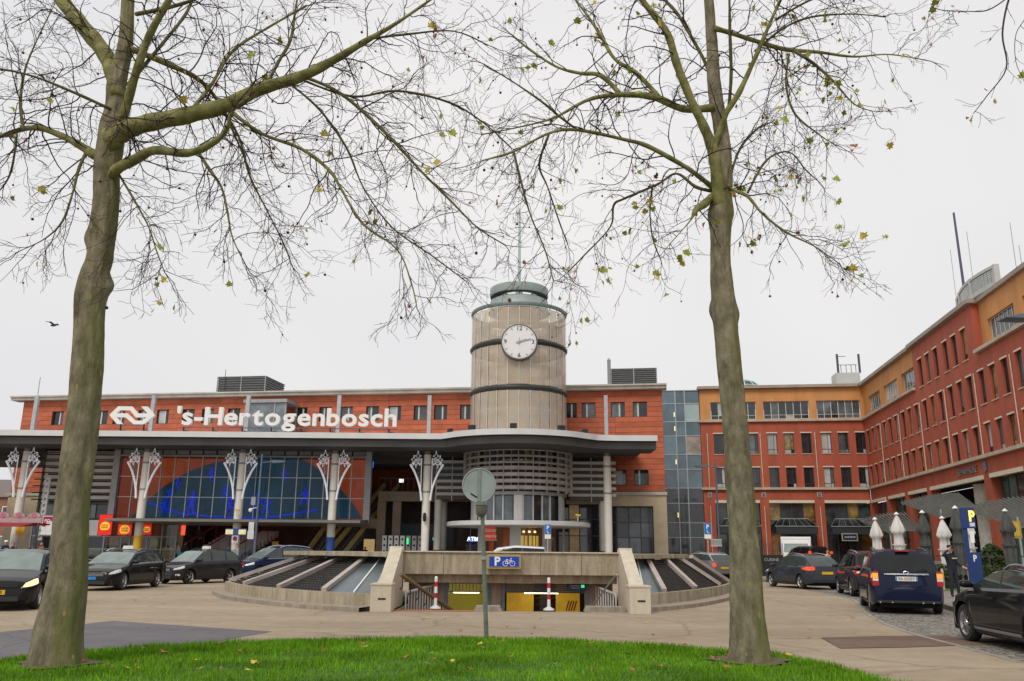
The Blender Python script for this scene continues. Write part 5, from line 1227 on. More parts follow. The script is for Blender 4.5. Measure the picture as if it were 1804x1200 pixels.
# side walls down into the ramp
GREENW = M('pale_green_wall', (.36,.44,.29), .8, 0, .18, 1.3)
s = MB(); s.box(-3.3,-3.04,23.36,30.5,-2.6,.0); s.box(3.08,3.34,23.36,30.5,-2.6,.0); s.build('ramp_wall', GREENW, rm)
s = MB(); s.prism([(23.36,-.02),(30.5,-2.6),(30.5,-2.75),(23.36,-.2)], -3.03, 3.07, 'x'); s.build('ramp_floor', M('ramp_red', (.34,.13,.07), .85, 0, .15, 2), rm)
s = MB(); s.box(-3.1,-.9,23.0,23.5,-.04,.012); s.build('red_threshold', MATS['ramp_red'], rm)
# pillars and sloping wing slabs
for sg_, nm in ((-1,'l'), (1,'r')):
    x0, x1 = (-3.62,-3.08) if sg_ < 0 else (3.12,3.66)
    s = MB(); s.box(x0, x1, 22.78, 23.45, 0, .66); s.box(x0-.02, x1+.02, 22.76, 23.47, .66, .70); s.build('pillar', CONL, rm)
    s = MB(); xx0, xx1 = (-3.5,-3.14) if sg_ < 0 else (3.18,3.54); s.prism([(23.3,.0),(25.7,.0),(25.7,1.62),(25.25,1.62),(23.3,.705)], xx0, xx1, 'x'); s.build('wing_slab', CONL, rm)
    s = MB(); s.box(xx0-.01, xx1+.01, 25.2, 25.45, 1.5, 1.66); s.build('cap_stone', M('cap_white', (.62,.56,.45), .8), rm)
    s = MB(); s.box(x0+.2, x1-.14, 22.765, 22.779, .3, .34); s.build('name_plate', BLACK, rm)
# openings: frame, shutter, grille, lit interior
ST = M('slate_blue_steel', (.17,.22,.25), .5, .3, .12, 2)
OY = 26.4
s = MB(); s.box(-3.05,-1.98,OY,OY+.3,-2.6,.63); s.box(2.38,3.1,OY,OY+.3,-2.6,.63); s.box(-.55,-.27,OY-.05,OY+.3,-2.6,.63); s.build('pier', COND, rm)
s = MB()
for a, c in ((-1.98,-.55),(-.27,2.38)): s.box(a,a+.12,OY+.02,OY+.2,-2.6,.63); s.box(c-.12,c,OY+.02,OY+.2,-2.6,.63)
s.build('door_frame', ST, rm)
s = MB()
for k in range(5): s.prism([(OY+.06,  .60-.055*k),(OY+.04,.575-.055*k),(OY+.06,.55-.055*k),(OY+.1,.55-.055*k),(OY+.1,  .60-.055*k)], -.15, 2.26, 'x')
s.build('roller_shutter', ST, rm)
s = MB(); s.box(-1.86,-.67,OY+.05,OY+.1,.58,.63); s.box(-1.86,-.67,OY+.05,OY+.1,.33,.37)
for k in range(12): x = -1.84+1.15*k/11; s.box(x-.012,x+.012,OY+.06,OY+.09,.37,.58)
s.build('grille', ST, rm)
YW = M('yellow_wall', (.60,.38,.04), .6, 0, .25, 2.2, emit=(1,.62,.05), estr=.16); YG = M('yellow_green_wall', (.35,.32,.05), .6, 0, .15, 1.5, emit=(.8,.7,.08), estr=.10)  # both walls glow weakly, standing in for the indoor lighting
s = MB(); s.box(-.1,.75,OY+1.2,OY+1.3,-2.6,.63); s.box(1.45,2.2,OY+1.2,OY+1.3,-2.6,.63); s.build('yellow_panel', YW, rm)
s = MB(); s.box(-2.0,-.6,OY+1.8,OY+1.9,-2.6,.63); s.build('green_panel', YG, rm)
s = MB(); s.box(-3.2,3.2,30.3,30.5,-2.6,1.2); s.build('rear_wall', M('basement_brown', (.15,.10,.05), .8, 0, .3, 1), rm)
s = MB(); s.box(.95,1.3,OY+1.5,OY+1.52,-.3,.2)
for k in range(3): s.box(.8,1.4,OY+1.45,OY+1.5,-.3+.2*k,-.27+.2*k)
s.build('rack', DGREY, rm)
TUBE = M('strip_light', (1,.9,.6), .4, emit=(1,.82,.45), estr=6)
for x0, x1 in ((.45,1.5),(-1.75,-.95),(-3.0,-2.3)): s = MB(); s.cyl((x0,OY+.8,.30),(x1,OY+.8,.30), .028, 6); s.build('strip_light', TUBE, rm)
# hazard stripes
s = MB()
for k in range(4): s.prism([(1.75+.08*k,-.25),(1.79+.08*k,-.25),(1.88+.08*k,.05),(1.84+.08*k,.05)], OY+1.17, OY+1.19, 'y')
s.build('hazard_stripe', M('stripe_red', (.35,.03,.02), .6), rm)
# small blue sign
s = MB(); s.box(1.72,2.3,OY-.12,OY-.06,.40,.62); bs = s.build('blue_sign', M('small_sign_blue', (.01,.05,.14), .4), rm); s = MB(); s.box(2.14,2.24,OY-.13,OY-.121,.50,.58); s.build('green_mark', SIGNG, bs)
s = MB(); s.box(1.82,2.08,OY-.128,OY-.121,.54,.565); s.box(1.85,2.1,OY-.128,OY-.121,.48,.50); s.build('print', LGREY, bs)
# centre kerb stones and side stones
for x0, x1, y0 in ((-.95,-.2,23.15),(2.0,3.1,23.3)): s = MB(); s.prism([(x0,0),(x1,0),(x1-.06,.13),(x0+.06,.13)], y0, y0+.6, 'y'); s.build('kerb_stone', COND, rm)
# vertical bar railings along both ramp edges, wooden handrail on brackets at the left
def bar_rail(xa, ya, za, xb2, yb, zb2, n, h, name):
    s = MB()
    for k in range(n):
        f = k/(n-1); x, y, z = xa+(xb2-xa)*f, ya+(yb-ya)*f, za+(zb2-za)*f; s.box(x-.016,x+.016,y-.016,y+.016,z,z+h)
    s.bar((xa,ya,za+h),(xb2,yb,zb2+h), .05); s.bar((xa,ya,za+.08),(xb2,yb,zb2+.08), .04); s.build(name, LGREY, rm)
bar_rail(-2.9,24.5,-.55,-2.05,27.0,-.35,15,.95,'bar_railing'); bar_rail(2.95,24.4,-.55,2.45,27.0,-.35,12,.95,'bar_railing')
HB = P(706,1012,23.9); HE = P(800,1078,25.6)
s = MB(); s.tube([HB, HE], .055, 8); s.build('wooden_handrail', M('handrail_wood', (.16,.11,.05), .5, 0, .2, 4), rm, 60)
for k in range(7):
    q = HB.lerp(HE, (k+.3)/7); s = MB(); s.tube([(q.x,q.y,q.z-.03),(q.x-.01,q.y,q.z-.28),(q.x-.08,q.y,q.z-.36)], .016, 5); s.build('bracket', BLACK, rm)
s = MB(); s.tube([P(1086,1012,24), P(1040,1072,25.5)], .03, 6); s.build('steel_handrail', STEEL, rm)
# low curved walls, sloping grids and roof slabs left and right
LAT = M('lattice_dark', (.055,.048,.042), .6, .0, .3, 6); STRUT = M('weathered_strut', (.42,.36,.33), .6, 0, .15, 2); SLATE = M('grey_roof_sheet', (.10,.125,.135), .35, .2, .15, 1)
def skylight(wallpx, slab, ridge, nstrut, plain_at, label, mirror):
    t = thing('skylight_island', label, 'skylight', (0,0,0), 0, 'sloping grids beside the entrance')
    base = [Vector(p) for p in spline([tuple(G(*p)) for p in wallpx], 6)]
    c0 = Vector((0, 28.5, 0)); n = len(base)
    inn = [p + (c0-p).normalized()*.16 for p in base]; outk = [p - (c0-p).normalized()*.5 for p in base]
    zt_ = None
    for g0 in range(0, n-1, 6):
        s = MB(); e0 = min(g0+6, n-1)
        for i in range(g0, e0):
            a_, b_, c_, d_ = base[i], base[i+1], inn[i+1], inn[i]
            s.add([(a_.x,a_.y,0),(b_.x,b_.y,0),(b_.x,b_.y,.43),(a_.x,a_.y,.43),(c_.x,c_.y,.43),(d_.x,d_.y,.43),(c_.x,c_.y,0),(d_.x,d_.y,0)], [(0,1,2,3) if not mirror else (3,2,1,0),(3,2,4,5),(4,6,7,5)])
        s.build('low_wall', CON, t)
    s = MB()
    for i in range(n-1):
        a_, b_, c_, d_ = outk[i], outk[i+1], base[i+1], base[i]; s.add([(a_.x,a_.y,.0),(b_.x,b_.y,.0),(b_.x,b_.y,.11),(a_.x,a_.y,.11),(c_.x,c_.y,.13),(d_.x,d_.y,.13)], [(0,1,2,3),(3,2,4,5)])
    s.build('kerb', COND, t)
    # slope from wall top to the ridge line
    ra, rb_ = Vector(ridge[0]), Vector(ridge[1])
    lo = [Vector((p.x,p.y,.40)) for p in inn]; hi = [ra.lerp(rb_, i/(n-1)) for i in range(n)]
    def surf(f, g_): 
        i = min(int(f*(n-1)), n-2); u_ = f*(n-1)-i; return lo[i].lerp(lo[i+1], u_).lerp(hi[i].lerp(hi[i+1], u_), g_)
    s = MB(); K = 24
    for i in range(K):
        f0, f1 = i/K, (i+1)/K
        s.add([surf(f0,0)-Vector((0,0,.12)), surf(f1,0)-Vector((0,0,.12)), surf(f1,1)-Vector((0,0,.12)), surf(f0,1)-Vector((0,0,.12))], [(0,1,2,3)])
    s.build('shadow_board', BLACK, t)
    fs = [k/nstrut for k in range(nstrut+1)]
    for k in range(nstrut):
        fa, fb = fs[k]+.012, fs[k+1]-.012
        if k == plain_at:
            s = MB()
            for j in range(6):
                f0, f1 = fa+(fb-fa)*j/6, fa+(fb-fa)*(j+1)/6; s.add([surf(f0,.0), surf(f1,.0), surf(f1,1), surf(f0,1)], [(0,1,2,3)])
            s.build('sheet', SLATE, t)
            s = MB(); s.bar(surf((fa+fb)/2,.02)+Vector((0,0,.02)), surf((fa+fb)/2,.98)+Vector((0,0,.02)), .04); s.build('white_line', WHITE, t); continue
        s = MB(); nl = 17; nc = 12
        for j in range(nl):
            g_ = (j+.5)/nl; s.bar(surf(fa,g_), surf(fb,g_), .028, .03)
        for j in range(nc):
            f = fa+(fb-fa)*(j+.5)/nc; s.bar(surf(f,0)-Vector((0,0,.035)), surf(f,1)-Vector((0,0,.02)), .022, .022)
        s.build('grid_panel', LAT, t)
    for f in fs:
        s = MB(); d = Vector((0,0,.08)); s.bar(surf(min(max(f,.004),.996),-.01)+d, surf(min(max(f,.004),.996),1.0)+d, .15, .12); s.build('strut', STRUT, t)
    s = MB(); (x0,y0),(x1,y1),(x2,y2),(x3,y3) = slab; s.prism([(x0,y0),(x1,y1),(x2,y2),(x3,y3)], 1.36, 1.49, 'z'); s.build('roof_slab', CON, t)
    return t
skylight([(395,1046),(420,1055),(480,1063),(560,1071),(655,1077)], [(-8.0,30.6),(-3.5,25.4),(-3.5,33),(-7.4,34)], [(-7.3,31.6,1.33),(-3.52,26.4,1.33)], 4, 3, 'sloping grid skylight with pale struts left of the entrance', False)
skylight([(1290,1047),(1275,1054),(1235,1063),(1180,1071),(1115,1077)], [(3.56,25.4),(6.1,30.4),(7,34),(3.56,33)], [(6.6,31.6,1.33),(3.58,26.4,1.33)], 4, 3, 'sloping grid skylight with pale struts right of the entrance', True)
# blue bicycle parking sign on the beam
a_ = P(858,1002,25.3); c_ = P(918,977,25.3); W_, H_ = c_.x-a_.x, c_.z-a_.z
t = thing('bicycle_parking_sign', 'blue bicycle parking sign in a yellow frame on the concrete beam', 'sign', ((a_.x+c_.x)/2, 25.3, (a_.z+c_.z)/2))
s = MB(); s.box(-W_/2,W_/2,0,.19,-H_/2,H_/2); s.build('case', M('sign_case_ochre', (.40,.28,.07), .5, 0, .1, 3), t)
s = MB(); s.box(-W_/2+.045,W_/2-.045,-.012,-.002,-H_/2+.045,H_/2-.045); s.build('trim', MGREY, t)
s = MB(); s.box(-W_/2+.065,W_/2-.065,-.022,-.013,-H_/2+.065,H_/2-.065); s.build('panel', M('traffic_blue', (.005,.05,.42), .35, 0, .04, 2), t)
text('lettering', 'P', .34, WHITE, t, (-.2,-.028,0), .004, .012)
s = MB(); bw = lambda x, z: (.14+x, -.030, z-.02)
for cx_ in (-.105,.105): s.tube([bw(cx_+.072*math.cos(R(q)), -.035+.072*math.sin(R(q))) for q in range(0,361,20)], .008, 5)
for p_, q_ in (((-.105,-.035),(-.06,.075)),((-.06,.06),(.06,.06)),((-.06,.06),(-.01,-.035)),((-.01,-.035),(.06,.06)),((-.105,-.035),(-.01,-.035)),((.105,-.035),(.05,.11)),((.05,.11),(.09,.11)),((-.09,.08),(-.03,.08))): s.tube([bw(*p_), bw(*q_)], .008, 5)
s.build('bicycle_symbol', WHITE, t)
# red and white bollards
for u, v, lab in ((767,1072,'red and white bollard on the left side of the ramp mouth'), (967,1075,'red and white bollard in front of the roller shutter')):
    p = G(u, v); t = thing('bollard', lab, 'bollard', (p.x, p.y, 0), 0, 'bollards at the ramp mouth')
    h = .82; s = MB(); s.cyl((0,0,0),(0,0,h), .045, 12); s.lathe([(.045,h),(.03,h+.03),(0,h+.035)], 12); s.build('post', WHITE, t, 50)
    for z in (.28, .58): s = MB(); s.lathe([(.045,z),(.048,z),(.048,z+.13),(.045,z+.13)], 12); s.build('red_band', M('bollard_red', (.45,.015,.02), .5), t)
    s = MB(); s.lathe([(0,0),(.16,0),(.15,.03),(.06,.08),(.04,.1)], 14); s.build('foot', LGREY, t, 50)
# round sign seen from behind on a leaning green pole
p = G(857,1127); tp = P(848,880,15.95); dc = P(844,855,15.9)
t = thing('round_road_sign', 'round road sign seen from behind on a leaning green pole', 'road sign', (p.x, p.y, 0)); o_ = Vector((p.x,p.y,0))
s = MB(); s.tube([(0,0,0), tp-o_+Vector((0,0,.2))], [.042,.036], 10); s.build('pole', M('green_grey_pole', (.16,.19,.15), .6, .2, .25, 5), t, 60)
d_ = dc-o_; s = MB(); s.prism([(d_.x+.30*math.cos(R(q)), d_.z+.30*math.sin(R(q))) for q in range(0,360,10)], d_.y-.0, d_.y+.012, 'y'); s.build('disc', M('sign_back_grey', (.33,.38,.37), .5, .3, .12, 3), t)
s = MB(); s.tube([(d_.x+.305*math.cos(R(q)), d_.y-.005, d_.z+.305*math.sin(R(q))) for q in range(0,361,10)], .014, 6); s.build('rim', STEEL, t, 60)
s = MB(); s.box(d_.x-.03,d_.x+.03,d_.y-.03,d_.y-.001,d_.z-.3,d_.z+.3); s.build('rib', M('sign_rib', (.24,.28,.26), .5), t)
s = MB(); s.add([(d_.x-.16,d_.y-.004,d_.z-.17),(d_.x-.04,d_.y-.004,d_.z-.24),(d_.x-.03,d_.y-.004,d_.z-.21),(d_.x-.15,d_.y-.004,d_.z-.14)], [(0,1,2,3)]); s.build('sticker', BLACK, t)
q = P(848,896,15.92)-o_; s = MB(); s.lathe([(.045,q.z-.15),(.09,q.z-.11),(.105,q.z-.07),(.105,q.z+.05),(.12,q.z+.06),(.09,q.z+.11),(.035,q.z+.13)], 16, (q.x,q.y)); s.build('lamp_housing', M('housing_olive', (.13,.13,.10), .55, 0, .15, 4), t, 40)
q = P(852,983,15.95)-o_; s = MB(); s.cyl((q.x,q.y,q.z-.03),(q.x,q.y,q.z+.03), .05, 10); s.build('collar', STEEL, t)
# ================================================================ street furniture
def p_sign(u, v0, v1, vb, Y, label, base_z=.13):
    x = P(u, v0, Y).x; zt_, zb_ = P(u, v0, Y).z, P(u, v1, Y).z; t = thing('parking_sign', label, 'parking sign', (x, Y, base_z), 0, 'blue parking signs'); H_ = zt_-zb_; W_ = H_*.62
    s = MB(); s.cyl((0,.05,0),(0,.05,zt_-base_z-.05), .035, 8); s.build('pole', M('pinkish_pole', (.5,.42,.42), .5, .2), t, 60)
    s = MB(); s.box(-W_/2,W_/2,-.02,.0,zb_-base_z,zt_-base_z); s.build('panel', M('traffic_blue_light', (.01,.14,.52), .35, 0, .04, 2), t); s = MB(); s.box(-W_/2-.012,W_/2+.012,.001,.015,zb_-base_z-.3,zt_-base_z+.012); s.build('backing', LGREY, t)
    text('lettering', 'P', H_*.5, WHITE, t, (0,-.028,zb_-base_z+H_*.66), .004, .015); s = MB(); s.bar((0,-.026,zb_-base_z+.1*H_),(-.05,-.026,zb_-base_z+.38*H_), .04, .006, Vector((0,1,0))); s.bar((0,-.026,zb_-base_z+.1*H_),(.12*W_*2,-.026,zb_-base_z+.12*H_), .04, .006, Vector((0,1,0))); s.build('symbol', WHITE, t)
    s = MB(); s.box(-W_/2,W_/2,-.02,-.001,zb_-base_z-.28,zb_-base_z-.03); s.build('sub_plate', WHITE, t)
p_sign(965, 924, 941, 970, 54.0, 'blue parking sign on a thin pole in front of the tower shop')
p_sign(1246, 922, 941, 990, 54.5, 'blue parking sign on a thin pole left of the right tree')
# street lamps
def lamp(u, vtop, Y, label, arms, sgn=1):
    p = P(u, vtop, Y); t = thing('street_lamp', label, 'street lamp', (p.x, Y, .13)); h = p.z-.13
    s = MB(); s.tube([(0,0,0),(0,0,1),(0,0,h)], [.11,.09,.06], 10); s.build('pole', M('lamp_blue_grey', (.12,.15,.20), .45, .3, .1, 2), t, 60)
    for a in arms:
        s = MB(); s.tube([(0,0,h-.55),(a*.9,-.02,h-.45)], .035, 6); s.build('arm', MATS['lamp_blue_grey'], t)
        s = MB(); s.prism([(a*.6,h-.45),(a*.75,h-.58),(a*1.35,h-.54),(a*1.6,h-.47),(a*1.3,h-.40),(a*.75,h-.38)], -.14, .12, 'y'); s.build('lamp_head', MATS['lamp_blue_grey'], t)
    return t
lamp(1260, 810, 62, 'twin armed blue grey street lamp left of the right tree', (-1,1))
t = lamp(462, 800, 54, 'blue grey lamp post with sign plates in front of the glass wall', (1,))
h0 = t.location
for v0, v1, w_ in ((920,946,.34),(936,950,.4)):
    a_ = P(455,v1,53.9); c_ = P(455,v0,53.9); s = MB(); s.box(-.28-w_/2-.0,-.28+w_/2+.0,-.14-.02*(w_ > .35),-.12-.02*(w_ > .35),a_.z-.13,c_.z-.13); s.build('sign_plate', LGREY, t)
a_ = P(452,885,53.9); s = MB(); s.box(-.42,-.15,-.15,.1,a_.z-.3,a_.z+.2); s.build('cabinet', MGREY, t)
s = MB(); s.lathe([(0,a_.z-.75),(.1,a_.z-.72),(.13,a_.z-.62),(.1,a_.z-.52),(0,a_.z-.5)], 10, (-.42,-.1)); s.build('camera_dome', WHITE, t, 60); s = MB(); s.bar((-.42,-.1,a_.z-.52),(0,0,a_.z-.45), .04); s.build('camera_arm', WHITE, t)
# second lamp just out of the frame at the top right, its head in view
p = P(1790, 558, 24); t = thing('street_lamp', 'dark lamp head reaching in at the right picture edge', 'street lamp', (p.x+1.9, 24, .13))
s = MB(); s.tube([(0,0,0),(0,0,p.z+.1)], [.1,.06], 8); s.build('pole', MATS['lamp_blue_grey'], t, 60); s = MB(); s.tube([(0,0,p.z+.05),(-1.3,0,p.z-.02)], .04, 6); s.build('arm', MATS['lamp_blue_grey'], t)
s = MB(); s.prism([(-2.35,p.z-.22),(-1.7,p.z-.24),(-.9,p.z-.18),(-.9,p.z),(-1.4,p.z)], -.28, .28, 'y'); s.build('lamp_head', MATS['lamp_blue_grey'], t)
# taxi stand board
a_ = P(393,943,56); c_ = P(431,931,56); t = thing('taxi_stand_board', 'blue board with two yellow panels on the third column', 'sign', ((a_.x+c_.x)/2, 56.4, (a_.z+c_.z)/2)); W_ = c_.x-a_.x; H_ = c_.z-a_.z
s = MB(); s.box(-W_/2,W_/2,0,.2,-H_/2,H_/2); s.build('board', M('board_blue', (.02,.07,.22), .4), t)
for x in (-.42,.42): s = MB(); s.box(x-.24,x+.24,-.02,-.002,-H_/2+.07,H_/2-.07); s.build('yellow_panel', M('board_yellow', (.75,.68,.35), .4, emit=(1,.9,.45), estr=.15), t)
s = MB(); s.box(-.06,.06,.21,1.5,-.06,.06); s.build('bracket', DGREY, t)
p = P(414, 949, 57.3); t = thing('no_stopping_sign', 'small white no stopping sign on the third column', 'sign', (p.x, 57.3, p.z)); s = MB(); s.box(-.22,.22,0,.03,-.26,.26); s.build('plate', WHITE, t)
s = MB(); s.prism([(.15*math.cos(R(q)), .15*math.sin(R(q))) for q in range(0,360,20)], -.02, -.002, 'y'); s.build('red_ring', M('ring_red', (.5,.02,.04), .4), t); s = MB(); s.prism([(.10*math.cos(R(q)), .10*math.sin(R(q))) for q in range(0,360,20)], -.03, -.021, 'y'); s.build('blue_disc', M('disc_blue', (.03,.06,.35), .4), t)
s = MB(); s.bar((-.08,-.033,.08),(.08,-.033,-.08), .05, .005, Vector((0,1,0))); s.build('slash', MATS['ring_red'], t)
# square back of a traffic sign on the lamp right
p = P(1266, 956, 61); t = thing('sign_back', 'grey back of a rectangular sign low on the twin lamp post', 'sign', (p.x, 61.7, p.z)); s = MB(); s.box(-.38,.38,0,.03,-.24,.24); s.build('plate', M('plate_grey', (.36,.37,.35), .5, .3), t); s = MB(); s.box(-.41,.41,-.01,-.001,.2,.25); s.box(-.41,.41,-.01,-.001,-.25,-.2); s.build('edge', LGREY, t)
# black loudspeaker and yellow device on columns
p = P(749, 911, 57.5); t = thing('column_speaker', 'small black loudspeaker on the column left of the tower', 'speaker', (p.x-.05, 57.55, p.z)); s = MB(); s.lathe([(0,-.3),(.1,-.25),(.12,0),(.1,.25),(0,.3)], 10); s.build('housing', BLACK, t, 60); s = MB(); s.box(-.02,.06,.1,.2,-.05,.05); s.build('bracket', DGREY, t)
for u, v, Y, lab in ((417,899,57.4,'yellow camera on the third column'), (1018,908,55.4,'yellow camera on the round awning edge')):
    p = P(u, v, Y); t = thing('yellow_camera', lab, 'camera', (p.x, Y, p.z)); s = MB(); s.prism([(-.16,-.02),(.14,-.06),(.18,.04),(-.14,.1)], -.07, .07, 'y'); s.build('housing', M('camera_yellow', (.65,.40,.02), .5), t); s = MB(); s.cyl((0,0,-.35),(0,0,-.03), .03, 6); s.build('stalk', LGREY, t)
# ================================================================ vehicles
def paint(name, c): return M(name, c, .5, .0, .04, 1.5, coat=.75, spec=.05)
CARGLASS = M('car_glass', (.045,.06,.056), .03, 0, .25, 2, spec=.55)
WSCREEN = M('windscreen_glass', (.20,.25,.23), .05, 0, .25, 1.2, spec=.8)  # pale base colour carries the sky reflection on the glass
CARGLASSD = M('car_glass_tinted', (.010,.011,.012), .05, 0, .2, 2, spec=.4)
TYRE = M('tyre_rubber', (.02,.02,.021), .8, 0, .2, 10); RIM = M('alloy_rim', (.5,.5,.51), .3, .8, .08, 6); WELL = M('wheel_well', (.008,.008,.008), .9)
HL = M('headlight_glass', (.72,.73,.73), .08, .0, .3, 12, spec=.8); HLON = M('headlight_lit', (.9,.7,.45), .2, 0, .3, 8, emit=(1,.72,.38), estr=.9)
TL = M('tail_light_red', (.42,.012,.012), .15, 0, .2, 10, spec=.8); TLON = M('tail_light_lit', (.6,.05,.02), .2, emit=(1,.12,.03), estr=.5); IND = M('indicator_amber', (.8,.3,.05), .2, emit=(1,.35,.05), estr=.6)
TRIM = M('black_trim', (.02,.02,.021), .55, 0, .1, 8); PLY = M('plate_yellow', (.72,.42,.01), .45); PLB = M('plate_blue', (.01,.22,.62), .45); PLW = M('plate_white', (.7,.68,.6), .45); SILV = M('silver_trim', (.55,.56,.57), .25, .7)
def interp(t, x):
    if x <= t[0][0]: return t[0][1]
    for (a, b_), (c, d) in zip(t, t[1:]):
        if x <= c:
            f = (x-a)/(c-a) if c > a else 1; return b_+(d-b_)*f
    return t[-1][1]
wheel_cache = {}
def wheel_meshes(r, wd, spokes, rimmat):
    key = (r, spokes, rimmat.name)
    if key in wheel_cache: return wheel_cache[key]
    def lat(prof, n):
        s = MB(); s.lathe(prof, n); 
        s.v = [(x, z, y) for x, y, z in s.v]; s.f = [f[::-1] for f in s.f]; return s           # axis along y
    ty = lat([(r*.66,-wd/2),(r*.9,-wd/2),(r*.985,-wd/2+.03),(r,-wd/2+.06),(r,wd/2-.06),(r*.985,wd/2-.03),(r*.9,wd/2),(r*.66,wd/2)], 28).mesh('tyre', TYRE); smoothen(ty, 40)
    rim = MB()
    k = lat([(r*.60,-wd/2+.05),(r*.70,-wd/2+.005),(r*.72,-wd/2+.01),(r*.66,-wd/2+.05),(r*.66,wd/2)], 28); rim.v, rim.f, rim.m = k.v, k.f, k.m
    for j in range(spokes):
        a = 2*math.pi*j/spokes; rim.bar((0,-wd/2+.035,0), (r*.66*math.cos(a),-wd/2+.025,r*.66*math.sin(a)), .36*r/spokes, .03, Vector((0,1,0)))
    k = lat([(0,-wd/2+.005),(r*.17,-wd/2+.012),(r*.2,-wd/2+.04)], 14); o_ = len(rim.v); rim.v += k.v; rim.f += [tuple(i+o_ for i in f) for f in k.f]; rim.m += k.m
    rm_ = rim.mesh('rim', rimmat); dk = lat([(0,-wd/2+.075),(r*.66,-wd/2+.075)], 20).mesh('dark_backing', WELL)  # black disc behind the spokes stands in for the shade in their gaps
    wheel_cache[key] = (ty, rm_, dk); return wheel_cache[key]
def car(label, spec, pos, head, pz=0.0, cat='car', name='car', group=None):
    L, W, H, wb, fo, r = spec['L'], spec['W'], spec['H'], spec['wb'], spec['fo'], spec['r']
    pm = spec['paint']; hw = W/2
    t = thing(name, label, cat, (pos[0], pos[1], pz), math.atan2(head[1], head[0]), group)
    X = lambda d: L/2-d
    top = spec['top']; gh = spec['gh']           # gh: (A base, roof front, roof rear, D base, z front, z mid, z rear)
    dA, dF, dR, dD, zF, zM, zR = gh
    wf, wr_ = fo, fo+wb; Ra = r+.055
    def halfw(d):
        k = 1.0; f0, f1 = .75, .6
        if d < f0: k -= spec.get('nose', .30)*((f0-d)/f0)**2.6
        if d > L-f1: k -= spec.get('tail', .20)*((d-L+f1)/f1)**2.8
        return hw*k
    def zbot(d):
        z = .20 + .06*max(0,(.5-d)/.5) + .10*max(0,(d-L+.5)/.5); return z
    def sect(d):
        zt_ = interp(top, d); w_ = halfw(d); zb_ = zbot(d); 
        pts = [(w_*.93, zb_), (w_*.985, zb_+.10), (w_*1.0, zb_+(zt_-zb_)*.45), (w_*.995, zb_+(zt_-zb_)*.72), (w_*.965, zt_-.05), (w_*.915, zt_), (w_*.55, zt_+.025), (0, zt_+.035)]
        za = 0
        for c in (wf, wr_):
            q = Ra*Ra-(d-c)**2
            if q > 0: za = max(za, r+math.sqrt(q))
        if za > 0:
            bulge_ = 1.0
            pts = [(y, max(z, min(za, zt_-.07+.01*i))) if i < 4 else (y, z) for i, (y, z) in enumerate(pts)]
        return pts
    ds = sorted(set([0,.03,.08,.15,.25,.4,.55,.75] + [L-x for x in (0,.03,.08,.15,.25,.4,.6)] + [c+Ra*math.cos(R(a))*.999 for c in (wf, wr_) for a in range(0,181,12)] + [c+s_*Ra*1.001 for c in (wf,wr_) for s_ in (-1,1)] + [x for x, _ in top] + [fo+wb*f for f in (.3,.5,.7)]))
    ds = [d for d in ds if 0 <= d <= L]
    s = MB(); n = len(ds)
    for d in ds:
        half = sect(d); full = [(-y, z) for y, z in half] + [(y, z) for y, z in half[-2::-1]]
        s.v += [(X(d), y, z) for y, z in full]
    m = 15
    for i in range(n-1):
        for j in range(m-1): s.f.append((i*m+j, i*m+j+1, (i+1)*m+j+1, (i+1)*m+j)); s.m.append(0)
    s.f.append(tuple(range(m-1,-1,-1))); s.m.append(0); s.f.append(tuple((n-1)*m+j for j in range(m))); s.m.append(0)
    body = s.build('body', [pm], t, 32)
    s = MB(); s.box(X(L-.25), X(.25), -hw+.27, hw-.27, .16, .62); s.box(X(wf-.35-Ra), X(wf+.02-Ra), -hw*.86, hw*.86, .18, .4); s.box(X(wf+Ra+.0), X(wr_-Ra), -hw*.9, hw*.9, .17, .4); s.build('underbody', WELL, t)
    # greenhouse
    def zroof(d):
        if d < dF: f = (d-dA)/(dF-dA); zb_ = interp(top, dA)-.03; return zb_+(zF-zb_)*(f**.92)
        if d > dR: f = (d-dR)/(dD-dR); ze = interp(top, dD)-.03; return zR+(ze-zR)*f**1.25
        return interp([(dF,zF),((dF*.62+dR*.38),zM),(dR,zR)], d) + .012*math.sin(math.pi*(d-dF)/(dR-dF))
    pil = spec['pil']                              # list of pillar centres (d, half width)
    gds = sorted(set([dA+(dF-dA)*k/6 for k in range(7)] + [dF+(dR-dF)*k/8 for k in range(9)] + [dR+(dD-dR)*k/5 for k in range(6)] + [c+s_*h_ for c, h_ in pil for s_ in (-1,1)]))
    gds = [d for d in gds if dA <= d <= dD]
    cls = {}
    def gsec(d):
        zb_ = interp(top, d)-.02; zr_ = max(zroof(d), zb_+.005); wB = halfw(d)*.905; hgt = zr_-zb_
        wR = wB-hgt*spec.get('tumble', .30); 
        return [(wB,zb_),(wB-(wB-wR)*.45,zb_+hgt*.5),(wR+.01,zb_+hgt*.88),(wR-.06,zb_+hgt*.97),(wR*.55,zr_+.012*min(1,hgt*3)),(0,zr_+.02*min(1,hgt*3))]
    V = []; secs = [gsec(d) for d in gds]
    for d, half in zip(gds, secs): V += [(X(d), -y, z) for y, z in half] + [(X(d), y, z) for y, z in half[-2::-1]]
    gm = 11
    npane = 0
    bounds = sorted(c for c, h_ in pil)
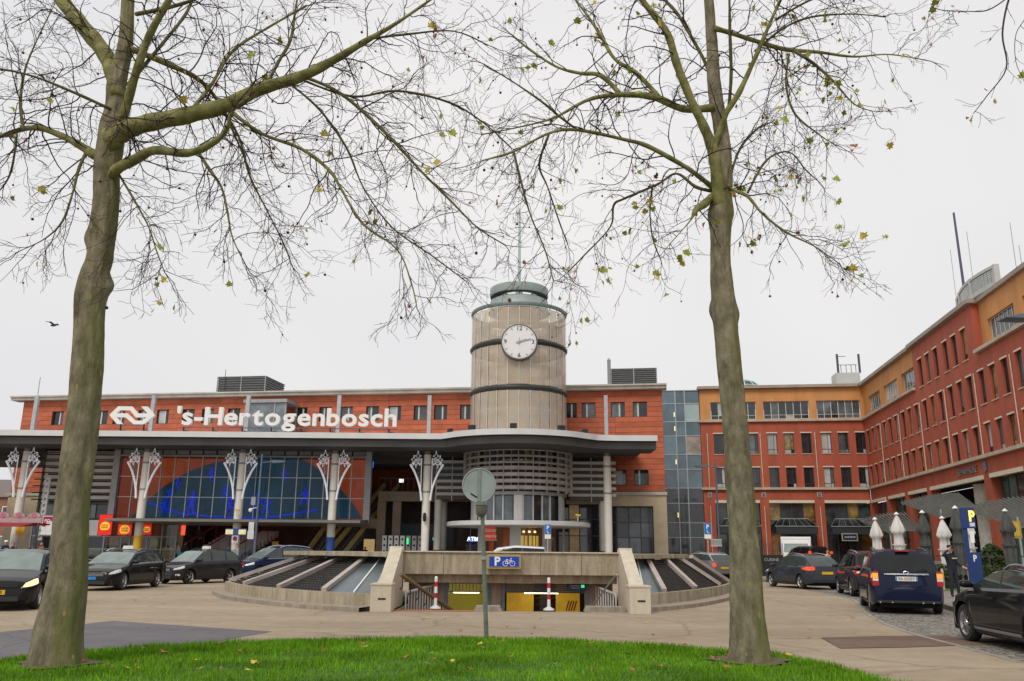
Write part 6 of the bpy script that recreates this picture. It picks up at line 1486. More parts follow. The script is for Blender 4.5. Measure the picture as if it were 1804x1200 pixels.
    for i in range(len(gds)-1):
        dm_ = (gds[i]+gds[i+1])/2
        inp = any(abs(dm_-c) < h_-1e-6 for c, h_ in pil)
        for j in range(gm-1):
            f = (i*gm+j, i*gm+j+1, (i+1)*gm+j+1, (i+1)*gm+j)
            side = j in (0,1,8,9); edge = j in (2,7)
            if side:
                lr = 'L' if j > 5 else 'R'
                if inp: key = 'pillar'
                elif dm_ > dD-spec.get('dpil', .18): key = 'dpillar'
                else: key = ('side', sum(dm_ > b_ for b_ in bounds), lr)
            elif edge: key = 'roof'
            else: key = 'windscreen' if dm_ < dF-.04 else 'rear_window' if dm_ > dR+.05 and (dm_ < dD-.03) else 'roof'
            cls.setdefault(key, []).append(f)
    def sub(name, fs, mat, ang=30):
        idx = sorted({i for f in fs for i in f}); mp = {k: q for q, k in enumerate(idx)}
        o = MB(); o.v = [V[i] for i in idx]; o.f = [tuple(mp[i] for i in f) for f in fs]; o.m = [0]*len(fs); return o.build(name, mat, t, ang)
    rear_tint = spec.get('tint', CARGLASS)
    for key, fs in cls.items():
        if key == 'windscreen': sub('windscreen', fs, WSCREEN)
        elif key == 'rear_window': sub('rear_window', fs, rear_tint)
        elif key in ('roof', 'dpillar'): sub('roof' if key == 'roof' else 'rear_pillar', fs, spec.get('roofpaint', pm) if key == 'roof' else pm)
        elif key == 'pillar': sub('pillar', fs, TRIM)
        else: sub('side_window', fs, CARGLASS if key[1] < 1 else rear_tint)
    # surface lookup for lamps, seams and handles
    def ysurf(d, z):
        pts = sect(d)[:6]
        for (y0,z0),(y1,z1) in zip(pts, pts[1:]):
            if z0 <= z <= z1 and z1 > z0: return y0+(y1-y0)*(z-z0)/(z1-z0)
        return pts[-1][0] if z > pts[-1][1] else pts[1][0]
    def patch(name, d0, d1, zlo, zhi, mat, sides=(-1,1), off=.012, n=6, par=None):
        out_ = []
        for sd_ in sides:
            o = MB(); k = 4
            for i in range(n+1):
                d = d0+(d1-d0)*i/n; a_ = zlo(d) if callable(zlo) else zlo; c_ = zhi(d) if callable(zhi) else zhi
                for j in range(k+1):
                    z = a_+(c_-a_)*j/k; o.v.append((X(d)+(off if d < .3 else -off if d > L-.3 else 0), sd_*(ysurf(d,z)+off), z))
            for i in range(n):
                for j in range(k):
                    f = (i*(k+1)+j, i*(k+1)+j+1, (i+1)*(k+1)+j+1, (i+1)*(k+1)+j); o.f.append(f if sd_ < 0 else f[::-1]); o.m.append(0)
            out_.append(o.build(name, mat, par or t, 50))
        return out_
    hl = spec['hl']                                # (d0,d1,z0,z1,mat)
    patch('headlight', hl[0], hl[1], lambda d: hl[2]-.03+.09*((d-hl[0])/(hl[1]-hl[0]))**1.5, lambda d: min(hl[3]+.07*(d/.6), interp(top,d)-.02), hl[4])
    tl = spec['tl']; zm_ = (tl[1]+tl[2])/2; hh_ = (tl[2]-tl[1])/2
    def tap(d): return max(.25, min(1, ((d-(L-tl[0]))/tl[0]*1.6)))**.6
    lights = patch('tail_light', L-tl[0], L-.004, lambda d: zm_-hh_*tap(d), lambda d: zm_+hh_*tap(d), tl[3])
    for sd_, par_ in zip((-1,1), lights):                      # inner half of the lamp on the tailgate
        w0 = halfw(L); s = MB(); s.box(X(L)-.012, X(L-.10), sd_*(w0-.02)-.10, sd_*(w0-.02)+.06, tl[1]+.02, tl[2]-.02); s.build('lamp_inner', tl[3], par_)
        if 'ind' in spec: s = MB(); q_ = spec['ind']; s.box(X(L)-.02, X(L-.08), sd_*(w0-.02)-.09, sd_*(w0-.02)+.05, q_[0], q_[1]); s.build('indicator_inner', IND, par_); s = MB(); s.box(X(L)-.02, X(L-.08), sd_*(w0-.02)-.09, sd_*(w0-.02)+.05, q_[0]-.07, q_[0]-.01); s.build('reverse_lamp', HL, par_)
    if 'ind' in spec: q = spec['ind']; patch('indicator', L-tl[0]+.02, L-.003, q[0], q[1], IND, off=.02)
    we = halfw(0)
    # front: grille, intake, plate, bumper lip
    s = MB(); gz0, gz1 = spec.get('grille', (.52,.62)); s.box(X(0)-.02, X(0)+.012, -we*.82, we*.82, gz0, gz1); s.build('grille', TRIM, t)
    s = MB()
    for k in range(3): z = gz0+(gz1-gz0)*(k+.5)/3; s.box(X(0)+.012, X(0)+.02, -we*.8, we*.8, z-.006, z+.006)
    s.build('grille_bar', SILV if spec.get('chrome_grille') else TRIM, t)
    s = MB(); s.box(X(0)-.03, X(0)+.008, -we*.9, we*.9, .24, .36); s.build('intake', TRIM, t)
    s = MB(); s.box(X(0)+.008, X(0)+.024, -.26, .26, .40, .51); fp = s.build('number_plate', spec.get('fplate', PLY), t)
    if spec.get('fogs'): patch('fog_light', .12, .3, .36, .44, HL)
    # rear: plate, bumper trim
    wre = halfw(L)
    s = MB(); pz0 = spec.get('rpz', .62); s.box(X(L)-.022, X(L)-.004, -.27, .27, pz0, pz0+.115); rp_ = s.build('number_plate', spec.get('rplate', PLY), t)
    s = MB(); s.box(X(L)-.03, X(L)+.01, -wre*.95, wre*.95, .30, .36); s.build('rear_trim', TRIM, t)
    if spec.get('rchrome'):
        z = spec['rchrome']; s = MB(); s.box(X(L)-.02, X(L)-.002, -.55, .55, z, z+.035); s.build('chrome_strip', CHROME, t)
    # seams, handles, mirrors, rails, rubbing strip
    for d in spec['doors']: patch('door_seam', d-.006, d+.006, .27, lambda q: interp(top,q)-.03, WELL, off=.003, n=1)
    for d in spec['handles']:
        for sd_ in (-1,1):
            z = interp(top,d)-.16; y = ysurf(d,z); s = MB(); s.box(X(d)-.1, X(d)+.1, sd_*(y+.03)-.015, sd_*(y+.03)+.015, z-.016, z+.016); s.build('door_handle', spec.get('handlemat', pm), t)
    patch('sill_strip', wf+Ra+.05, wr_-Ra-.05, .26, .31, spec.get('sillmat', TRIM), off=.012, n=4)
    for sd_ in (-1,1):
        d = dA+.28; z = interp(top,d)+.07; y = sd_*(halfw(d)*.93+.11); s = MB()
        s.lathe([(0,-.13),(.06,-.115),(.085,-.05),(.085,.05),(.06,.115),(0,.13)], 12); s.v = [(X(d)+v[0]*.9, y+v[2], z+v[1]*.8) for v in s.v]; mr = s.build('mirror', spec.get('mirrormat', pm), t, 60)
        s = MB(); s.bar((X(d),sd_*(halfw(d)*.9),z-.06),(X(d),y,z-.04), .05, .03); s.build('mirror_arm', TRIM, mr)
    if spec.get('rails'):
        for sd_ in (-1,1):
            d0, d1 = dF+.25, dR-.1; yy = lambda d: sd_*(gsec(d)[3][0]-.02); s = MB()
            pts = [(X(d0), yy(d0), zroof(d0)-.0)] + [(X(d0+(d1-d0)*k/6), yy(d0+(d1-d0)*k/6), zroof(d0+(d1-d0)*k/6)+.045) for k in range(1,6)] + [(X(d1), yy(d1), zroof(d1)-.0)]
            s.tube(pts, .02, 6); s.build('roof_rail', spec['rails'], t, 60)
    if spec.get('beltchrome'):
        for sd_ in (-1,1):
            s = MB(); pts = [(X(d), sd_*(gsec(d)[0][0]+.006), interp(top,d)-.005) for d in [dA+.3+(dD-dA-.5)*k/8 for k in range(9)]]; s.tube(pts, .012, 5); s.build('belt_trim', SILV, t)
    if spec.get('taxi'):
        d = (dF+dR)/2-.2; z = zroof(d)+.02; s = MB(); s.prism([(-.22,z),(.22,z),(.18,z+.13),(-.18,z+.13)], X(d)-.07, X(d)+.07, 'x'); tx = s.build('taxi_sign', M('taxi_sign_white', (.75,.74,.7), .4), t)
    # wheels
    ty, ri, dk = wheel_meshes(r, .2, spec.get('spokes', 5), spec.get('rim', RIM))
    for d in (wf, wr_):
        for sd_ in (-1,1):
            we_ = bpy.data.objects.new('wheel', None); COL.objects.link(we_); we_.parent = t; we_.location = (X(d), sd_*(hw-.12), r); we_.rotation_euler = (0, 0, 0 if sd_ < 0 else math.pi)
            link('tyre', ty, we_); link('rim', ri, we_); link('dark_backing', dk, we_)
    return dict(t=t, X=X, L=L, H=H, hw=hw, sect=sect, fp=fp, rp=rp_, zroof=zroof, we=we)
def solve(front, rear, wb, W, side, known):
    """stand a car on the ground from the sight lines to its two near wheels; known says which one's contact point is given in full"""
    if known == 'front': K = G(*front); d = ray(rear[0], rear[1])
    else: K = G(*rear); d = ray(front[0], front[1])
    d = Vector((d.x, d.y)).normalized(); k2 = Vector((K.x, K.y))
    b_ = k2.dot(d); c_ = k2.length_squared - wb*wb; disc = max(b_*b_-c_, 0); far = b_+math.sqrt(disc); near = b_-math.sqrt(disc)
    return k2, d, near, far
def stand(front, rear, wb, W, fo, L, side, known, pick='far'):
    k2, d, near, far = solve(front, rear, wb, W, side, known); q = d*(far if pick == 'far' else near)
    F_, R_ = (k2, q) if known == 'front' else (q, k2)
    h = (F_-R_).normalized(); nrm = Vector((-h.y, h.x))          # nrm points to the car's left
    c = (F_+R_)/2 + nrm*(-(W/2-.1) if side == 'left' else (W/2-.1))
    return c + h*(fo+wb/2-L/2)*1.0, h
TOPS = {
 'hatch': lambda L: [(0,.50),(.03,.60),(.10,.70),(.35,.78),(1.15,.96),(1.5,.98),(L*.6,1.0),(L-.35,1.03),(L-.08,.98),(L-.03,.85),(L,.70)],
 'estate': lambda L: [(0,.48),(.03,.58),(.10,.68),(.35,.77),(1.3,.94),(1.6,.96),(L*.6,.99),(L-.35,1.01),(L-.08,.97),(L-.03,.85),(L,.68)],
 'mpv': lambda L: [(0,.52),(.03,.62),(.10,.72),(.3,.82),(1.0,1.02),(1.4,1.05),(L*.6,1.08),(L-.3,1.10),(L-.06,1.08),(L-.02,.95),(L,.72)]}
BLKP = paint('black_paint', (.012,.012,.014)); NAVY = paint('navy_paint', (.012,.022,.065)); GREYP = paint('grey_paint', (.15,.15,.155)); DGP = paint('dark_grey_paint', (.035,.042,.055)); WHP = paint('white_car_paint', (.72,.72,.71)); DKNAVY = paint('kia_navy_paint', (.010,.014,.038)); CHAR = paint('charcoal_paint', (.028,.028,.034))
# hatchback at the left edge, lights on
S = dict(L=4.2,W=1.78,H=1.48,wb=2.58,fo=.88,r=.315,paint=BLKP,top=TOPS['hatch'](4.2),gh=(1.0,1.85,3.45,4.05,1.40,1.475,1.38),pil=[(2.3,.04)],hl=(.02,.5,.60,.72,HLON),tl=(.4,.75,.9,TL),doors=[1.45,2.4],handles=[2.2],fplate=PLY,grille=(.57,.66),spokes=5)
h = Vector((.30,-1)).normalized(); fr_ = Vector((-12.72, 21.6)); g1 = car('black hatchback with headlights lit at the left edge', S, fr_-h*2.1, h)
t = g1['t']; xf = g1['X'](0)+.03
text('lettering', 'KPG-8', .105, BLACK, g1['fp'], (xf-.002,.05,.455), .002, rz=math.pi/2)
s = MB(); s.tube([(xf,.085*math.cos(R(q)),.625+.085*math.sin(R(q))) for q in range(0,361,20)], .012, 5)
for a_, c_ in (((-.05,.06),(0,0)),((0,0),(.05,.06)),((-.065,.02),(-.03,-.06)),((-.03,-.06),(0,-.005)),((0,-.005),(.03,-.06)),((.03,-.06),(.065,.02))): s.tube([(xf,a_[0],.625+a_[1]),(xf,c_[0],.625+c_[1])], .009, 5)
s.build('badge', CHROME, t)
# taxis
S = dict(L=4.9,W=1.86,H=1.48,wb=2.97,fo=.86,r=.33,paint=BLKP,top=TOPS['estate'](4.9),gh=(1.25,2.1,4.1,4.78,1.37,1.47,1.40),pil=[(2.55,.05),(3.55,.05)],hl=(.04,.55,.62,.72,HL),tl=(.5,.75,.92,TL),doors=[1.65,2.6,3.55],handles=[2.4,3.35],fplate=PLB,grille=(.52,.66),rails=CHROME,beltchrome=True,taxi=True,spokes=10,chrome_grille=True)
c, h = stand((213,1040),(273,1030),2.97,1.86,.86,4.9,'left','front'); g2 = car('black estate taxi nearest the left tree trunk', S, c, h, name='taxi', cat='taxi', group='taxis in the rank')
S = dict(L=4.25,W=1.66,H=1.50,wb=2.46,fo=.84,r=.305,paint=CHAR,top=TOPS['hatch'](4.25),gh=(1.0,1.75,3.6,4.15,1.42,1.50,1.43),pil=[(2.15,.04),(3.05,.04)],hl=(.03,.5,.64,.76,HL),tl=(.3,.75,.95,TL),doors=[1.35,2.2,3.05],handles=[2.0,2.9],fplate=PLB,grille=(.56,.66),rails=TRIM,taxi=True,spokes=5,fogs=True,chrome_grille=True)
c, h = stand((331,1029),(402,1025),2.46,1.66,.84,4.25,'left','front'); g3 = car('charcoal small estate taxi in the middle of the rank', S, c, h, name='taxi', cat='taxi', group='taxis in the rank')
S = dict(L=4.85,W=1.90,H=1.72,wb=2.92,fo=.9,r=.33,paint=NAVY,top=TOPS['mpv'](4.85),gh=(.95,2.0,4.3,4.75,1.60,1.70,1.62),pil=[(2.35,.04),(3.4,.04)],hl=(.03,.55,.70,.80,HL),tl=(.3,.85,1.1,TL),doors=[1.5,2.4,3.45],handles=[2.2,3.25],fplate=PLB,grille=(.60,.68),rails=CHROME,beltchrome=True,spokes=7)
c, h = stand((455,1020),(537,1016),2.92,1.90,.9,4.85,'left','front'); g4 = car('navy blue people carrier taxi half hidden by the skylight island', S, c, h, name='taxi', cat='taxi', group='taxis in the rank')
S = dict(L=4.4,W=1.8,H=1.84,wb=2.7,fo=.9,r=.32,paint=WHP,top=TOPS['mpv'](4.4),gh=(.7,1.6,4.1,4.33,1.70,1.82,1.76),pil=[(1.95,.04),(2.95,.05)],hl=(.03,.4,.70,.82,HL),tl=(.2,.8,1.1,TL),doors=[1.3,2.1,3.0],handles=[1.9,2.8],tint=CARGLASSD)
car('white van whose roof shows over the concrete beam', S, (P(896,990,46.5).x, 46.5), Vector((-1,.05)).normalized(), cat='van', name='van')
# right side queue
S = dict(L=4.1,W=1.80,H=1.56,wb=2.6,fo=.75,r=.33,paint=GREYP,top=TOPS['mpv'](4.1),gh=(.95,1.55,3.5,3.98,1.47,1.55,1.48),pil=[(2.0,.04),(2.8,.04)],hl=(.03,.4,.68,.82,HL),tl=(.12,.72,.98,TLON),doors=[1.3,2.05,2.85],handles=[1.85,2.65],rails=SILV,roofpaint=paint('silver_roof', (.36,.37,.37)),spokes=5)
h = Vector((-.38,.92)).normalized(); rw_ = G(1245,1021); left_n = Vector((-h.y,h.x)); c = Vector((rw_.x,rw_.y)) - left_n*.8 + h*(1.3-(.75+1.3-2.05)); car('grey compact crossover with silver roof half behind the right trunk', S, c, h)
S = dict(L=4.5,W=1.78,H=1.52,wb=2.70,fo=.92,r=.32,paint=DGP,top=TOPS['hatch'](4.5),gh=(1.0,1.9,3.75,4.42,1.44,1.52,1.44),pil=[(2.3,.035),(3.25,.04)],hl=(.05,.7,.68,.80,HL),tl=(.62,.82,.99,TLON),doors=[1.5,2.35,3.25],handles=[2.15,3.05],rails=SILV,spokes=7,rpz=.66)
c, h = stand((1362,1032),(1413,1038),2.70,1.78,.92,4.5,'left','rear'); car('dark grey estate car with red tail lights right of the right trunk', S, c, h)
S = dict(L=4.35,W=1.76,H=1.66,wb=2.70,fo=.85,r=.32,paint=CHAR,top=TOPS['mpv'](4.35),gh=(.85,1.7,3.95,4.27,1.56,1.65,1.58),pil=[(2.1,.04),(3.1,.04)],hl=(.03,.4,.68,.8,HL),tl=(.22,.80,1.16,TL),ind=(.93,1.03),doors=[1.3,2.1,3.05],handles=[1.95,2.9],rails=SILV,spokes=7,rpz=.7,tint=CARGLASSD)
c, h = stand((1480,1042),(1503,1051),2.70,1.76,.85,4.35,'left','rear'); car('charcoal people carrier squeezed beside the navy one', S, c, h)
S = dict(L=4.8,W=1.86,H=1.70,wb=2.95,fo=.95,r=.325,paint=DKNAVY,top=TOPS['mpv'](4.8),gh=(.9,1.9,4.28,4.70,1.58,1.68,1.63),pil=[(2.3,.04),(3.4,.05)],hl=(.03,.5,.68,.82,HL),tl=(.16,.72,1.12,TL),ind=(.93,1.06),doors=[1.4,2.3,3.4],handles=[2.1,3.2],rails=DGREY,spokes=7,rpz=.86,rplate=PLW,rchrome=1.02,tint=CARGLASSD,tail=.13,tumble=.22,dpil=.12)
c, h = stand((1522,1068),(1538,1078),2.95,1.86,.95,4.8,'left','rear'); gk = car('navy blue people carrier seen from behind with white number plate', S, c, h)
xr = gk['X'](gk['L'])-.026; t = gk['t']
text('lettering', 'EA 522ZY', .095, BLACK, gk['rp'], (xr,0,.917), .002, rz=-math.pi/2)
s = MB(); s.box(xr-.001,xr+.02,.235,.268,.862,.973); s.box(xr-.001,xr+.02,-.268,-.235,.862,.973); s.build('plate_band', PLB, gk['rp'])
s = MB(); s.box(gk['X'](4.42),gk['X'](4.30),-.17,.17,1.63,1.665); s.build('brake_light', TL, t)
s = MB(); s.bar((gk['X'](4.73),-.05,1.15),(gk['X'](4.70),-.55,1.17), .03, .03); s.build('rear_wiper', BLACK, t)
s = MB(); s.tube([(gk['X'](4.80)-.02,.05*math.cos(R(q))*1.3,1.075+.035*math.sin(R(q))) for q in range(0,361,30)], .01, 5); s.build('badge', CHROME, t)
for y in (-.6,-.35,.4,.7): s = MB(); s.cyl((gk['X'](4.8)-.04,y,.31),(gk['X'](4.8)+.02,y,.31), .022, 8); s.build('parking_sensor', SILV, t)
S = dict(L=4.35,W=1.80,H=1.46,wb=2.64,fo=.90,r=.335,paint=BLKP,top=TOPS['hatch'](4.35),gh=(1.05,1.95,3.6,4.22,1.28,1.345,1.28),pil=[(2.36,.035),(3.25,.04)],hl=(.05,.6,.64,.76,HL),tl=(.4,.75,.95,TL),doors=[1.52,2.42,3.3],handles=[2.2,3.1],rails=SILV,spokes=10,sillmat=MGREY,handlemat=BLKP,beltchrome=False)
F_ = G(1711,1130); h = Vector((.10,.995)).normalized(); nl_ = Vector((-h.y,h.x)); c = Vector((F_.x,F_.y)) - nl_*.8 - h*(4.35/2-.90); car('black hatchback with silver roof rails cut by the right edge', S, c, h)
# dark van and white camper by the far shops
S = dict(L=4.8,W=1.9,H=1.95,wb=3.0,fo=.9,r=.34,paint=BLKP,top=TOPS['mpv'](4.8),gh=(.8,1.7,4.5,4.74,1.8,1.93,1.88),pil=[(2.1,.05),(3.2,.06)],hl=(.03,.4,.7,.8,HL),tl=(.15,1.4,1.6,TLON),doors=[1.3,2.2,3.2],handles=[2.0,3.0],tint=CARGLASSD)
car('black van standing by the far shops', S, (P(1437,990,58).x, 60), Vector((-.1,1)).normalized(), pz=.13, cat='van', name='van')
t = thing('camper_van', 'white camper van facing the square by the far shops', 'camper van', (P(1404,980,63).x, 63, .13), R(-17))
def fb(y0, y1, prof, nm, mt): s = MB(); s.prism(prof, y0, y1, 'x'); return s.build(nm, mt, t)
fb(-1.05, 1.05, [(0.5,.35),(5.8,.35),(5.8,2.62),(.5,2.62),(.32,2.5),(.3,2.2)], 'body', WHP)
fb(-.98, .98, [(-.85,.3),(.49,.3),(.49,2.45),(.3,2.4),(.16,2.16),(-.38,1.5),(-.82,1.36),(-.95,.6)], 'cab', WHP)
s = MB(); s.add([(-.88,-.40,1.54),(.88,-.40,1.54),(.82,.11,2.13),(-.82,.11,2.13)], [(0,1,2,3)]); s.build('windscreen', WSCREEN, t)
s = MB(); s.box(-.5,.5,-.98,-.9,.75,1.05); s.build('grille', TRIM, t)
for x in (-.72,.72): s = MB(); s.box(x-.17,x+.17,-.96,-.85,.85,1.1); s.build('headlight', HL, t)
s = MB(); s.box(-.25,.25,-.97,-.93,.5,.61); s.build('number_plate', PLY, t)
ty, ri, dk = wheel_meshes(.335, .2, 5, RIM)
for x, rz_ in ((-.85,math.pi/2*0),(.85,0)):
    for y in (.0, 3.8):
        w_ = bpy.data.objects.new('wheel', None); COL.objects.link(w_); w_.parent = t; w_.location = (x*1.02,y,.335); w_.rotation_euler = (0,0,math.pi/2 if x > 0 else -math.pi/2); link('tyre', ty, w_); link('rim', ri, w_)
for x in (-1.15,1.15): s = MB(); s.box(x-.09,x+.09,-.35,-.25,1.5,1.95); s.build('mirror', TRIM, t)
# ================================================================ people
def person(label, pos, face, H, joints=None, cloth=None, bag=None, hat=None, pz=.13):
    """one continuous skinned body; joints overrides named points (metres for a 1.75 m figure)"""
    J = {'pel':(0,0,.95),'wst':(0,0,1.1),'che':(0,.01,1.30),'nek':(0,.0,1.47),'hd0':(0,-.01,1.56),'hd1':(0,-.015,1.64),'hd2':(0,-.005,1.71),
         'hL':(.095,0,.90),'kL':(.10,-.02,.50),'aL':(.10,.02,.09),'tL':(.11,-.14,.035),'hR':(-.095,0,.90),'kR':(-.10,-.02,.50),'aR':(-.10,.02,.09),'tR':(-.11,-.14,.035),
         'sL':(.18,0,1.40),'eL':(.24,.02,1.13),'wL':(.25,-.06,.90),'sR':(-.18,0,1.40),'eR':(-.24,.02,1.13),'wR':(-.25,-.06,.90)}
    if joints: J.update(joints)
    rad = {'pel':.15,'wst':.135,'che':.155,'nek':.06,'hd0':.075,'hd1':.09,'hd2':.06,'hL':.095,'kL':.065,'aL':.048,'tL':.04,'hR':.095,'kR':.065,'aR':.048,'tR':.04,'sL':.07,'eL':.052,'wL':.034,'sR':.07,'eR':.052,'wR':.034}
    names = list(J); E = [('pel','wst'),('wst','che'),('che','nek'),('nek','hd0'),('hd0','hd1'),('hd1','hd2'),('pel','hL'),('hL','kL'),('kL','aL'),('aL','tL'),('pel','hR'),('hR','kR'),('kR','aR'),('aR','tR'),('che','sL'),('sL','eL'),('eL','wL'),('che','sR'),('sR','eR'),('eR','wR')]
    V = [Vector(J[n_]) for n_ in names]; Rr = [rad[n_] for n_ in names]; EE = [(names.index(a), names.index(b_)) for a, b_ in E]
    for sd_ in ('L','R'):                          # palm and five fingers
        w_ = Vector(J['w'+sd_]); e_ = Vector(J['e'+sd_]); d = (w_-e_).normalized(); sx = d.cross(Vector((0,1,0))); sx = sx.normalized() if sx.length > .1 else Vector((1,0,0))
        pi = len(V); V.append(w_+d*.075); Rr.append(.034); EE.append((names.index('w'+sd_), pi))
        for k, (o, l) in enumerate(((-.032,.06),(-.011,.075),(.011,.07),(.032,.055))):
            a = len(V); V += [w_+d*(.075+l*.55)+sx*o+Vector((0,-.01,0)), w_+d*(.075+l)+sx*o+Vector((0,-.03,0))]; Rr += [.0095,.008]; EE += [(pi,a),(a,a+1)]
        a = len(V); V += [w_+d*.05+sx*-.05, w_+d*.085+sx*-.065+Vector((0,-.02,0))]; Rr += [.011,.009]; EE += [(names.index('w'+sd_),a),(a,a+1)]
    me = bpy.data.meshes.new('person'); me.from_pydata([tuple(v) for v in V], EE, []); o = bpy.data.objects.new('person', me); COL.objects.link(o)
    md = o.modifiers.new('skin', 'SKIN'); md.use_smooth_shade = True
    for i, r in enumerate(Rr): me.skin_vertices[0].data[i].radius = (r, r); me.skin_vertices[0].data[i].use_root = (i == 0)
    sb_ = o.modifiers.new('sub', 'SUBSURF'); sb_.levels = 1; sb_.render_levels = 1
    dg = bpy.context.evaluated_depsgraph_get(); m2 = bpy.data.meshes.new_from_object(o.evaluated_get(dg)); bpy.data.objects.remove(o); bpy.data.meshes.remove(me)
    skin_, top_, leg_, shoe_, hair_ = cloth
    m2.materials.clear()
    for q in (skin_, top_, leg_, shoe_, hair_): m2.materials.append(q)
    hn = [Vector(J['hd1']), Vector(J['wL']), Vector(J['wR'])]; hl_ = [(Vector(J['wL'])-Vector(J['eL'])).normalized(), (Vector(J['wR'])-Vector(J['eR'])).normalized()]
    for p in m2.polygons:
        c = p.center; mi = 1
        if c.z < .115: mi = 3
        elif c.z < .93 and abs(c.x) < .22: mi = 2
        if c.z > 1.49 and (c-hn[0]).length < .2: mi = 4 if (c.z > 1.66 or (c.y > .03 and c.z > 1.54)) else 0
        for k in (0,1):
            if (c-hn[1+k]).dot(hl_[k]) > -.01 and (c-hn[1+k]).length < .2: mi = 0
        p.material_index = mi
    smoothen(m2, 180); s_ = H/1.75
    t = link('person', m2, None, (pos[0],pos[1],pz), face); t.scale = (s_,)*3; tag(t, label, 'person')
    # face: nose, eyes, mouth, ears
    hc = Vector(J['hd1']); s = MB(); s.prism([(hc.x-.014,hc.z-.02),(hc.x+.014,hc.z-.02),(hc.x,hc.z+.03)], hc.y-.105, hc.y-.07, 'y'); s.build('nose', skin_, t)
    for dx in (-.032,.032): s = MB(); s.box(hc.x+dx-.012,hc.x+dx+.012,hc.y-.092,hc.y-.08,hc.z+.016,hc.z+.028); s.build('eye', BLACK, t)
    s = MB(); s.box(hc.x-.022,hc.x+.022,hc.y-.09,hc.y-.075,hc.z-.05,hc.z-.042); s.build('mouth', M('lips', (.35,.12,.1), .6), t)
    for dx in (-.09,.09): s = MB(); s.box(hc.x+dx-.01,hc.x+dx+.01,hc.y-.01,hc.y+.02,hc.z-.02,hc.z+.03); s.build('ear', skin_, t)
    if hat: s = MB(); s.lathe([(0,hc.z+.13),(.08,hc.z+.12),(.105,hc.z+.07),(.105,hc.z+.035)], 14, (hc.x,hc.y)); s.prism([(hc.x-.09,hc.y-.16),(hc.x+.09,hc.y-.16),(hc.x+.09,hc.y-.06),(hc.x-.09,hc.y-.06)], hc.z+.035, hc.z+.045, 'z'); s.build('cap', hat, t, 60)
    return t
SK = M('skin', (.48,.27,.19), .6, 0, .06, 5); SHOE = M('shoe_black', (.02,.02,.02), .5); HAIRD = M('hair_dark', (.03,.02,.015), .7); HAIRB = M('hair_brown', (.12,.06,.03), .7)
def cl(n, c): return M('cloth_' + n, c, .85, 0, .12, 8)
pp = G(1683, 1054, .13)
t = person('uniformed person in dark clothing and cap raising one hand to the head', (pp.x, pp.y), R(18), 1.74, {'eR':(-.40,-.06,1.40),'wR':(-.17,-.10,1.60),'eL':(.27,.06,1.16),'wL':(.33,-.16,1.04),'kR':(-.11,-.03,.5),'kL':(.12,-.06,.5),'aL':(.15,-.03,.09),'tL':(.18,-.18,.035)}, (SK, cl('uniform', (.012,.014,.022)), cl('uniform_trousers', (.014,.016,.026)), SHOE, HAIRD), hat=cl('cap_navy', (.01,.012,.03)))
s = MB(); s.box(-.1,.1,-.175,-.15,1.30,1.335); s.build('reflective_strip', M('reflective', (.5,.5,.45), .4), t)
sit = {}
def at(u, vfoot, Y, z=.13): p = P(u, vfoot, Y); return (p.x, Y)
person('person in a pale beige coat going up the stair', at(311,985,60.2), R(150), 1.68, {'kL':(.1,-.12,.55),'aL':(.1,-.02,.2)}, (SK, cl('beige', (.45,.40,.31)), cl('jeans', (.06,.08,.12)), SHOE, HAIRD), pz=.3)
t = person('person with a bright blue bag on the stair', at(324,985,60.0), R(170), 1.72, None, (SK, cl('black', (.02,.02,.022)), cl('black2', (.025,.025,.03)), SHOE, HAIRD), pz=.3)
s = MB(); s.prism([(.14,.66),(.42,.66),(.46,.98),(.12,.98)], -.1, .1, 'y'); s.tube([(.2,0,.97),(.24,0,1.1),(.34,0,1.1),(.38,0,.97)], .012, 5); bg_ = s.build('blue_bag', M('bag_blue', (.03,.35,.6), .5)); bg_.location = t.location; bg_.rotation_euler = t.rotation_euler; tag(bg_, 'bright blue carrier bag held by the person on the stair', 'bag')
person('person in dark coat higher up on the stair', at(349,942,63.0), R(160), 1.72, None, (SK, cl('charcoal', (.03,.028,.026)), cl('dark', (.02,.022,.03)), SHOE, HAIRB), pz=1.45)
person('person in pale shirt standing by the third column', at(417,985,56.6), R(-60), 1.7, None, (SK, cl('greyblue', (.28,.33,.38)), cl('dark3', (.02,.02,.028)), SHOE, HAIRD))
person('person in dark clothes behind the first taxi', at(230,985,57.0), R(20), 1.66, None, (SK, cl('navy', (.02,.025,.05)), cl('dark4', (.03,.03,.035)), SHOE, HAIRB))
person('person in navy jacket and white cap at the left edge', at(6,985,52.0), R(60), 1.78, {'eR':(-.3,-.1,1.2),'wR':(-.15,-.25,1.25)}, (SK, cl('navy2', (.02,.03,.06)), cl('dark5', (.02,.02,.025)), SHOE, HAIRD), hat=WHITE)
person('person in dark blue coat beside the one with white cap', at(20,985,52.6), R(-70), 1.72, None, (SK, cl('blueblack', (.018,.022,.05)), cl('dark6', (.02,.02,.025)), SHOE, HAIRD))
person('person in a brown jacket near the white box sign', at(70,985,54.0), R(-30), 1.74, {'eL':(.34,-.1,1.25),'wL':(.4,-.28,1.3)}, (SK, cl('rust', (.28,.10,.035)), cl('dark7', (.05,.04,.04)), SHOE, HAIRB))
person('person in black bending near the leftmost column', at(40,985,53.0), R(90), 1.7, {'che':(0,-.18,1.22),'nek':(0,-.3,1.32),'hd0':(0,-.36,1.38),'hd1':(0,-.4,1.44),'hd2':(0,-.41,1.51),'sL':(.17,-.22,1.28),'sR':(-.17,-.22,1.28)}, (SK, cl('black3', (.02,.02,.022)), cl('dark8', (.03,.03,.03)), SHOE, HAIRD))
